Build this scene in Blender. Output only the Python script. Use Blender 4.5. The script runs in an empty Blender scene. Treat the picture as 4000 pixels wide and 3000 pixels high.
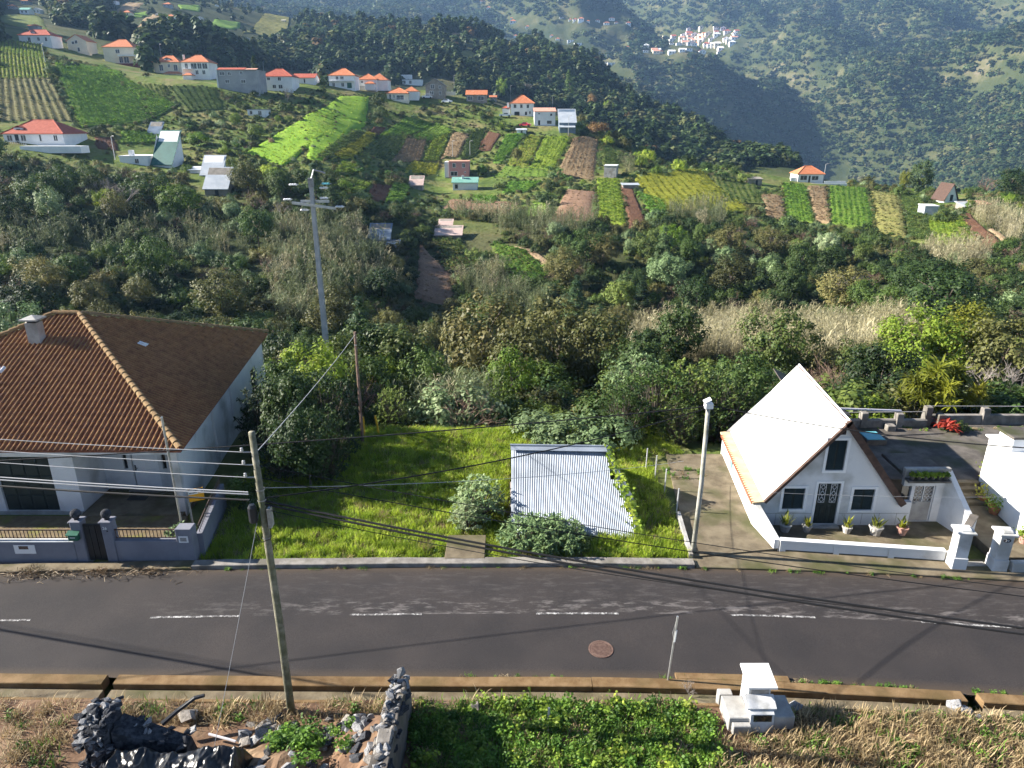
import bpy, math, random
import numpy as np
from mathutils import Vector, Matrix
R = math.radians
PI = math.pi
rnd = random.Random(7)
sc = bpy.context.scene
COL = sc.collection

# ------------------------------------------------------------------ camera, sky, sun, exposure
PITCH = R(20.3); CAMH = 16.0; FPX = 2780.0
cam_d = bpy.data.cameras.new('camera'); cam = bpy.data.objects.new('camera', cam_d); COL.objects.link(cam)
cam.location = (0, 0, CAMH); cam.rotation_euler = (R(90) - PITCH, 0, 0)
cam_d.sensor_width = 36.0; cam_d.lens = 36.0 * FPX / 4000.0
cam_d.clip_start = 0.1; cam_d.clip_end = 9000.0
sc.camera = cam

SUN_EL = R(27.2); SUN_DIR = Vector((-11.95, 1.45, 0)).normalized()       # horizontal direction towards the sun
to_sun = Vector((SUN_DIR.x * math.cos(SUN_EL), SUN_DIR.y * math.cos(SUN_EL), math.sin(SUN_EL)))
world = bpy.data.worlds.new('World'); sc.world = world; world.use_nodes = True
wn = world.node_tree.nodes; wl = world.node_tree.links
sky = wn.new('ShaderNodeTexSky'); sky.sky_type = 'NISHITA'; sky.sun_disc = False
sky.sun_elevation = SUN_EL; sky.sun_rotation = math.atan2(SUN_DIR.x, SUN_DIR.y)
sky.altitude = 400; sky.air_density = 0.6; sky.dust_density = 0.2; sky.ozone_density = 1.2
wl.new(sky.outputs[0], wn['Background'].inputs[0]); wn['Background'].inputs[1].default_value = 0.05
sun_d = bpy.data.lights.new('sun', 'SUN'); sun_d.energy = 5.0; sun_d.angle = R(0.53); sun_d.color = (1.0, 0.93, 0.82)
sun = bpy.data.objects.new('sun', sun_d); COL.objects.link(sun)
sun.rotation_euler = to_sun.to_track_quat('Z', 'Y').to_euler(); sun.location = (-60, 10, 60)
sc.view_settings.view_transform = 'Standard'; sc.view_settings.look = 'None'
sc.view_settings.gamma = 1.0; sc.view_settings.use_curve_mapping = False
sc.view_settings.exposure = 1.95
sc.render.engine = 'CYCLES'
cy = sc.cycles
cy.max_bounces = 5; cy.diffuse_bounces = 2; cy.glossy_bounces = 2; cy.transmission_bounces = 3; cy.volume_bounces = 0
cy.transparent_max_bounces = 6; cy.caustics_reflective = False; cy.caustics_refractive = False
cy.use_denoising = True; cy.denoiser = 'OPENIMAGEDENOISE'
try:
    cy.denoising_prefilter = 'ACCURATE'; cy.denoising_input_passes = 'RGB_ALBEDO_NORMAL'
except Exception: pass
cy.use_adaptive_sampling = True; cy.adaptive_threshold = 0.02
cy.sample_clamp_indirect = 6.0

# ------------------------------------------------------------------ numbers: noise, terrain, pixel -> place
_rs = np.random.RandomState(3)
_NT = _rs.rand(256, 256)
def vnoise(x, y):
    x = np.asarray(x, float); y = np.asarray(y, float)
    xi = np.floor(x).astype(int); yi = np.floor(y).astype(int); fx = x - xi; fy = y - yi
    fx = fx * fx * (3 - 2 * fx); fy = fy * fy * (3 - 2 * fy)
    a = _NT[xi & 255, yi & 255]; b = _NT[(xi + 1) & 255, yi & 255]
    c = _NT[xi & 255, (yi + 1) & 255]; d = _NT[(xi + 1) & 255, (yi + 1) & 255]
    return (a + (b - a) * fx) * (1 - fy) + (c + (d - c) * fx) * fy
def fbm(x, y, o=4):
    s = 0; a = 0.5; f = 1.0
    for i in range(o):
        s = s + a * (vnoise(x * f + 17.3 * i, y * f + 5.1 * i) - 0.5); a *= 0.5; f *= 2.03
    return s
# terrain profiles: bearing (x/y) -> (distance, height)
PROF = [
 (-0.690, [(0,0),(38,0),(48,-2),(60,-5),(75,-7),(90,-5),(125,1),(165,8),(185,15),(270,39),(300,44),(340,53),(450,75),(600,101),(900,165),(1500,260),(3500,500)]),
 (-0.440, [(0,0),(36,-.3),(46,-4),(60,-8),(75,-11),(95,-9),(115,-5),(150,-.5),(175,6),(215,15.2),(260,29.5),(285,30),(330,36),(420,56),(600,91),(700,115),(1000,170),(1600,290),(3500,560)]),
 (-0.270, [(0,0),(36,-.2),(45,-4),(58,-9),(75,-11),(90,-8.8),(110,-6),(130,-2.7),(170,3.2),(185,5.8),(255,21.5),(278,27.3),(290,29.6),(308,29.8),(345,24),(420,31),(520,50),(700,95),(800,116),(880,118),(980,85),(1150,90),(1500,210),(2000,330),(3500,600)]),
 (-0.100, [(0,0),(36,-.2),(45,-3.6),(58,-9),(80,-14.5),(100,-14.5),(125,-10.8),(145,-7.8),(160,-5.7),(225,-.9),(240,2.7),(285,18.6),(295,22.6),(305,25.8),(318,28),(334,26.5),(362,18),(420,20),(500,35),(650,74),(760,95),(850,90),(1000,62),(1150,70),(1500,190),(2200,350),(3500,620)]),
 (0.078, [(0,0),(36,-.2),(45,-3.2),(58,-8),(80,-14),(100,-15),(135,-8.5),(150,-5.6),(215,-.2),(260,10.2),(285,16.8),(305,17),(360,4),(430,4),(520,22),(750,70),(870,95),(920,97),(1050,75),(1150,80),(1300,122),(1700,225),(1850,225),(2200,300),(3500,640)]),
 (0.236, [(0,0),(33,0),(40,-2),(50,-4.4),(65,-6),(85,-12),(105,-14),(130,-9.7),(165,-5),(220,-.5),(245,1.8),(262,0),(300,-9),(370,-20),(430,-8),(520,8),(600,10),(680,-10),(900,-60),(1180,-50),(1290,70),(1390,126),(1540,172),(1640,150),(1850,100),(2200,250),(3500,680)]),
 (0.330, [(0,0),(33.5,0),(39,-2),(50,-4.3),(65,-6),(85,-11.5),(105,-13.5),(130,-9.7),(165,-5.8),(230,-2.2),(252,-.6),(262,-1),(300,-11),(370,-12),(425,-7),(500,-11),(600,-24),(700,-50),(950,-80),(1240,-50),(1310,40),(1400,92),(1500,98),(1600,20),(1850,70),(2200,250),(3500,690)]),
 (0.391, [(0,0),(34,0),(38,-2),(50,-4.2),(65,-6),(85,-11),(105,-13),(130,-9.7),(165,-6.5),(240,-3.4),(250,-2.9),(264,-3.2),(300,-13),(360,-13.5),(415,-10),(470,-16),(560,-42),(700,-90),(950,-90),(1180,-60),(1300,10),(1450,20),(1560,-10),(1750,101),(2200,264),(2600,390),(3500,700)]),
 (0.540, [(0,0),(36,0),(45,-3),(65,-6),(85,-8),(105,-10),(130,-7.3),(170,-5.5),(230,-5.9),(254,-5.8),(300,-18),(360,-26),(420,-48),(600,-95),(800,-95),(1000,-58),(1300,4),(1600,101),(2000,243),(2200,330),(3500,760)]),
 (0.690, [(0,0),(36,0),(45,-3),(65,-5),(85,-6),(105,-6),(130,-5),(190,-4.2),(222,-4.4),(300,-25),(400,-60),(600,-85),(900,-36),(1200,43),(1500,141),(1800,270),(2600,500),(3500,800)]),
]
_PA = np.array([p[0] for p in PROF])
_PY = [np.array([q[0] for q in p[1]], float) for p in PROF]
_PZ = [np.array([q[1] for q in p[1]], float) for p in PROF]
def terrain(x, y, detail=True):
    x = np.atleast_1d(np.asarray(x, float)); y = np.atleast_1d(np.asarray(y, float))
    x, y = np.broadcast_arrays(x, y)
    yy = np.clip(y, 0, 3499)
    a = np.clip(x / np.maximum(y, 24.0), _PA[0], _PA[-1])
    cols = np.stack([np.interp(yy, _PY[i], _PZ[i]) for i in range(len(PROF))])
    k = np.clip(np.searchsorted(_PA, a, side='right') - 1, 0, len(_PA) - 2)
    t = (a - _PA[k]) / (_PA[k + 1] - _PA[k]); t = t * t * (3 - 2 * t) * 0.5 + t * 0.5
    flat = cols.reshape(len(PROF), -1); n = np.arange(flat.shape[1]); kf = k.ravel()
    z = (flat[kf, n].reshape(a.shape) * (1 - t) + flat[kf + 1, n].reshape(a.shape) * t)
    if detail:
        w = np.clip((y - 40) / 60.0, 0, 1)
        z = z + w * 1.6 * fbm(x / 22.0, y / 22.0, 3)
        w2 = np.clip((y - 320) / 500.0, 0, 1)
        z = z + w2 * 34 * fbm(x / 170.0 + 3, y / 170.0, 3)
        w3 = np.clip((y - 700) / 700.0, 0, 1) * np.clip((x / np.maximum(y, 1) + 0.15) / 0.25, 0, 1)
        q = (x * 0.80 + y * 0.35) / 260.0 + 0.9 * fbm(x / 500.0, y / 500.0, 2)
        r = 1 - np.abs(2 * (vnoise(q + 9, (y * 0.8 - x * 0.35) / 900.0) - 0.5)) * 2
        vm = np.exp(-((x - 360) / 170.0) ** 2 - ((y - 1450) / 190.0) ** 2)
        z = z + w3 * (1 - .85 * vm) * (120 * r - 50 + 60 * (1 - 4 * np.abs(fbm(x / 150.0 + 5, y / 260.0, 3))) - 30 + 90 * fbm(x / 240.0, y / 240.0, 4))
        w4 = np.clip((y - 950) / 300.0, 0, 1) * np.clip((-0.05 - x / np.maximum(y, 1)) / 0.15, 0, 1)
        z = z + w4 * 90 * fbm(x / 300.0 + 8, y / 300.0, 4)
    return z
def tz(x, y): return float(terrain(x, y)[0])
SP, CP = math.sin(PITCH), math.cos(PITCH)
def ray(u, v):
    t = (u - 2000) / FPX; s = (1500 - v) / FPX
    return t, CP + s * SP, -SP + s * CP                              # x, y, z of the sight line
def at_z(u, v, z=0.0):
    dx, dy, dz = ray(u, v); k = (z - CAMH) / dz
    return Vector((dx * k, dy * k, z))
def at_y(u, v, Y):
    dx, dy, dz = ray(u, v); k = Y / dy
    return Vector((dx * k, Y, CAMH + dz * k))
_YS = np.concatenate([np.arange(12, 120, .5), np.geomspace(120, 3450, 1400)])
def cast(u, v, ymin=12, default=None):
    """where the sight line first meets the terrain"""
    dx, dy, dz = ray(u, v); k = _YS / dy
    d = CAMH + dz * k - terrain(dx * k, _YS)
    idx = np.where((d < 0) & (_YS >= ymin))[0]
    if len(idx) == 0:
        Y = default or 2500.0; return Vector((dx * Y / dy, Y, tz(dx * Y / dy, Y)))
    i = idx[0]
    if i > 0 and d[i - 1] > 0:
        f = d[i - 1] / (d[i - 1] - d[i]); Y = _YS[i - 1] + f * (_YS[i] - _YS[i - 1])
    else: Y = _YS[i]
    x = dx * Y / dy
    return Vector((x, Y, tz(x, Y)))
def project(p):
    """numpy (n,3) -> pixel u, v of the photograph and depth"""
    p = np.atleast_2d(np.asarray(p, float)); x = p[:, 0]; y = p[:, 1]; z = p[:, 2] - CAMH
    d = y * CP - z * SP; s = y * SP + z * CP
    return 2000 + FPX * x / d, 1500 - FPX * s / d, d
def D(*pts): return [(x * 4000 / 2212.0, y * 4000 / 2212.0) for x, y in pts]
def CR(x0, y0, k, *pts): return [(x0 + x / k, y0 + y / k) for x, y in pts]
def in_poly(u, v, poly):
    u = np.asarray(u); v = np.asarray(v); r = np.zeros(u.shape, bool); n = len(poly); j = n - 1
    for i in range(n):
        xi, yi = poly[i]; xj, yj = poly[j]
        c = ((yi > v) != (yj > v)) & (u < (xj - xi) * (v - yi) / ((yj - yi) if yj != yi else 1e-9) + xi)
        r ^= c; j = i
    return r

# ------------------------------------------------------------------ materials
def _nodes(name):
    m = bpy.data.materials.new(name); m.use_nodes = True
    nt = m.node_tree; return m, nt, nt.nodes, nt.links, nt.nodes['Principled BSDF']
def rgb(c): return (c[0], c[1], c[2], 1.0)
MATS = {}
def mat(name, c1, c2=None, scale=4.0, rough=0.8, bump=0.0, bscale=None, detail=4, obj=False, metallic=0.0, spec=0.3, c3=None, s3=0.4, lo=0.38, hi=0.62, coat=0):
    """noise-mottled surface; c3 = larger stains"""
    if name in MATS: return MATS[name]
    m, nt, N, L, b = _nodes(name)
    b.inputs['Roughness'].default_value = rough; b.inputs['Metallic'].default_value = metallic
    b.inputs['Specular IOR Level'].default_value = spec
    if c2 is None and not bump:
        b.inputs['Base Color'].default_value = rgb(c1); MATS[name] = m; return m
    if obj:
        co = N.new('ShaderNodeTexCoord').outputs['Object']
    else:
        co = N.new('ShaderNodeNewGeometry').outputs['Position']
    n = N.new('ShaderNodeTexNoise'); n.inputs['Scale'].default_value = scale; n.inputs['Detail'].default_value = detail; n.inputs['Roughness'].default_value = 0.6
    L.new(co, n.inputs['Vector'])
    r = N.new('ShaderNodeValToRGB'); r.color_ramp.elements[0].position = lo; r.color_ramp.elements[1].position = hi
    r.color_ramp.elements[0].color = rgb(c1); r.color_ramp.elements[1].color = rgb(c2 or c1)
    L.new(n.outputs['Fac'], r.inputs['Fac']); out = r.outputs['Color']
    if c3:
        n3 = N.new('ShaderNodeTexNoise'); n3.inputs['Scale'].default_value = s3; n3.inputs['Detail'].default_value = 5
        L.new(co, n3.inputs['Vector'])
        r3 = N.new('ShaderNodeValToRGB'); r3.color_ramp.elements[0].position = 0.5; r3.color_ramp.elements[1].position = 0.68
        r3.color_ramp.elements[0].color = (0, 0, 0, 1); r3.color_ramp.elements[1].color = (1, 1, 1, 1)
        L.new(n3.outputs['Fac'], r3.inputs['Fac'])
        mx = N.new('ShaderNodeMixRGB'); mx.inputs['Color2'].default_value = rgb(c3)
        L.new(r3.outputs['Color'], mx.inputs['Fac']); L.new(out, mx.inputs['Color1']); out = mx.outputs['Color']
    L.new(out, b.inputs['Base Color'])
    if bump:
        nb = N.new('ShaderNodeTexNoise'); nb.inputs['Scale'].default_value = bscale or scale * 4; nb.inputs['Detail'].default_value = 5
        L.new(co, nb.inputs['Vector'])
        bp = N.new('ShaderNodeBump'); bp.inputs['Strength'].default_value = bump; bp.inputs['Distance'].default_value = 0.05
        L.new(nb.outputs['Fac'], bp.inputs['Height']); L.new(bp.outputs['Normal'], b.inputs['Normal'])
    MATS[name] = m
    return m
def leaf_mat(name, c1, c2, c3=None, nscale=1.3, trans=0.3, rough=0.55, spread=0.25, spec=0.25):
    """foliage: colour varies leaf clump to clump and plant to plant; some light passes through"""
    if name in MATS: return MATS[name]
    m, nt, N, L, b = _nodes(name)
    oi = N.new('ShaderNodeObjectInfo'); tc = N.new('ShaderNodeTexCoord')
    n = N.new('ShaderNodeTexNoise'); n.inputs['Scale'].default_value = nscale; n.inputs['Detail'].default_value = 3
    L.new(tc.outputs['Object'], n.inputs['Vector'])
    r = N.new('ShaderNodeValToRGB'); e = r.color_ramp.elements
    e[0].position = 0.3; e[0].color = rgb(c1); e[1].position = 0.62; e[1].color = rgb(c2)
    if c3: x = e.new(0.8); x.color = rgb(c3)
    a = N.new('ShaderNodeMath'); a.operation = 'MULTIPLY_ADD'; a.inputs[1].default_value = spread * 2; a.inputs[2].default_value = -spread
    L.new(oi.outputs['Random'], a.inputs[0])
    s = N.new('ShaderNodeMath'); s.operation = 'ADD'; L.new(n.outputs['Fac'], s.inputs[0]); L.new(a.outputs[0], s.inputs[1])
    L.new(s.outputs[0], r.inputs['Fac'])
    hv = N.new('ShaderNodeHueSaturation'); L.new(r.outputs['Color'], hv.inputs['Color'])
    m1 = N.new('ShaderNodeMath'); m1.operation = 'MULTIPLY'; m1.inputs[1].default_value = 7.31; L.new(oi.outputs['Random'], m1.inputs[0])
    m2 = N.new('ShaderNodeMath'); m2.operation = 'FRACT'; L.new(m1.outputs[0], m2.inputs[0])
    m3 = N.new('ShaderNodeMath'); m3.operation = 'MULTIPLY_ADD'; m3.inputs[1].default_value = 0.6; m3.inputs[2].default_value = 0.7; L.new(m2.outputs[0], m3.inputs[0])
    L.new(m3.outputs[0], hv.inputs['Value'])
    L.new(hv.outputs['Color'], b.inputs['Base Color'])
    b.inputs['Roughness'].default_value = rough; b.inputs['Specular IOR Level'].default_value = spec
    tr = N.new('ShaderNodeBsdfTranslucent'); L.new(hv.outputs['Color'], tr.inputs['Color'])
    mix = N.new('ShaderNodeMixShader'); mix.inputs[0].default_value = trans
    L.new(b.outputs[0], mix.inputs[1]); L.new(tr.outputs[0], mix.inputs[2])
    L.new(mix.outputs[0], N['Material Output'].inputs['Surface'])
    MATS[name] = m
    return m

# ------------------------------------------------------------------ mesh and object helpers
class MB:
    """collects faces; build() links them as one mesh object"""
    def __init__(s): s.v = []; s.f = []
    def add(s, vs, fs):
        o = len(s.v); s.v.extend([tuple(p) for p in vs]); s.f.extend([tuple(i + o for i in q) for q in fs]); return s
    def box(s, x0, x1, y0, y1, z0, z1):
        return s.add([(x0,y0,z0),(x1,y0,z0),(x1,y1,z0),(x0,y1,z0),(x0,y0,z1),(x1,y0,z1),(x1,y1,z1),(x0,y1,z1)],
              [(0,3,2,1),(4,5,6,7),(0,1,5,4),(1,2,6,5),(2,3,7,6),(3,0,4,7)])
    def bbox(s, x0, x1, y0, y1, z0, z1, b=0.02):
        """box with chamfered upright and upper edges"""
        vs = []
        for (z, i) in ((z0, 0), (z1 - b, 0), (z1, b)):
            for (cx, cy, sx, sy) in ((x0,y0,1,1),(x1,y0,-1,1),(x1,y1,-1,-1),(x0,y1,1,-1)):
                if sx * sy > 0: vs += [(cx + i*sx, cy + (b+i*0.4)*sy, z), (cx + (b+i*0.4)*sx, cy + i*sy, z)]
                else: vs += [(cx + (b+i*0.4)*sx, cy + i*sy, z), (cx + i*sx, cy + (b+i*0.4)*sy, z)]
        fs = [tuple(range(7, -1, -1)), tuple(range(16, 24))]
        for r in (0, 8):
            for k in range(8): fs.append((r+k, r+(k+1) % 8, r+8+(k+1) % 8, r+8+k))
        return s.add(vs, fs)
    def quad(s, a, b, c, d): return s.add([a, b, c, d], [(0,1,2,3)])
    def slab(s, pts, t):
        """convex polygon sheet with thickness t (vector or number down)"""
        t = Vector((0, 0, -t)) if not isinstance(t, Vector) else t
        n = len(pts); p = [Vector(q) for q in pts]
        fs = [tuple(range(n)), tuple(range(2*n-1, n-1, -1))] + [(i, n+i, n+(i+1) % n, (i+1) % n) for i in range(n)]
        return s.add(p + [q + t for q in p], fs)
    def tube(s, pts, r, n=6, r2=None, cap=True):
        pts = [Vector(p) for p in pts]; m = len(pts); vs = []; up = Vector((0, 0, 1))
        for i, p in enumerate(pts):
            d = (pts[min(i+1, m-1)] - pts[max(i-1, 0)]).normalized()
            a = d.cross(up) if abs(d.z) < 0.98 else d.cross(Vector((1, 0, 0)))
            a.normalize(); b = a.cross(d)
            rr = r if r2 is None else r + (r2 - r) * i / (m - 1)
            for k in range(n):
                an = 2 * PI * k / n; vs.append(p + (a * math.cos(an) + b * math.sin(an)) * rr)
        fs = [(i*n+k, i*n+(k+1) % n, (i+1)*n+(k+1) % n, (i+1)*n+k) for i in range(m-1) for k in range(n)]
        if cap: fs += [tuple(range(n-1, -1, -1)), tuple(range((m-1)*n, m*n))]
        return s.add(vs, fs)
    def lathe(s, prof, n=12, c=(0,0,0), cap=True):
        vs = [(c[0]+r*math.cos(2*PI*k/n), c[1]+r*math.sin(2*PI*k/n), c[2]+z) for r, z in prof for k in range(n)]
        fs = [(i*n+k, i*n+(k+1) % n, (i+1)*n+(k+1) % n, (i+1)*n+k) for i in range(len(prof)-1) for k in range(n)]
        if cap: fs += [tuple(range(n-1, -1, -1)), tuple(range((len(prof)-1)*n, len(prof)*n))]
        return s.add(vs, fs)
    def mesh(s, name, smooth=False):
        me = bpy.data.meshes.new(name); me.from_pydata(s.v, [], s.f); me.update()
        if smooth: me.shade_smooth()
        return me
    def build(s, name, m, parent=None, smooth=False):
        return link(name, s.mesh(name, smooth), m, parent)
def link(name, me, m=None, parent=None):
    o = bpy.data.objects.new(name, me); COL.objects.link(o)
    if m is not None and len(me.materials) == 0: me.materials.append(MATS[m] if isinstance(m, str) else m)
    if parent is not None: o.parent = parent
    return o
def npmesh(name, V, F, smooth=False):
    """V (n,3), F (m,k) numpy arrays"""
    me = bpy.data.meshes.new(name); V = np.asarray(V, np.float32); F = np.asarray(F, np.int32); k = F.shape[1]
    me.vertices.add(len(V)); me.vertices.foreach_set('co', V.ravel())
    me.loops.add(F.size); me.loops.foreach_set('vertex_index', F.ravel())
    me.polygons.add(len(F)); me.polygons.foreach_set('loop_start', np.arange(0, F.size, k, dtype=np.int32))
    me.update(calc_edges=True); me.validate()
    if smooth: me.shade_smooth()
    return me
def tag(o, label=None, cat=None, group=None, kind=None):
    if label: o['label'] = label
    if cat: o['category'] = cat
    if group: o['group'] = group
    if kind: o['kind'] = kind
    return o
def empty(name, loc=(0,0,0), rz=0.0, label=None, cat=None, group=None):
    o = bpy.data.objects.new(name, None); COL.objects.link(o); o.location = loc; o.rotation_euler = (0, 0, rz); o.empty_display_size = 0.2
    return tag(o, label, cat, group)
def dup(src, parent=None, keep=None):
    c = src.copy(); COL.objects.link(c); c.parent = parent
    for k in ('label', 'group', 'category'):
        if parent is not None and k in c: del c[k]
    for ch in src.children: dup(ch, c)
    return c
# ------------------------------------------------------------------ plots of the valley, outlined where they lie (pixels of the photograph), then stood on the terrain
CA = lambda *p: CR(0, 0, 1.7015, *p)          # enlargement frames used while surveying
CB = lambda *p: CR(1200, 0, 1.7015, *p)
CC = lambda *p: CR(2400, 0, 1.3825, *p)
CE = lambda *p: CR(1200, 600, 1.508, *p)
CK = lambda *p: CR(600, 150, 3.16, *p)
CL = lambda *p: CR(1200, 200, 3.16, *p)
CM = lambda *p: CR(1900, 300, 3.16, *p)
CJ = lambda *p: CR(0, 0, 3.16, *p)
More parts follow.
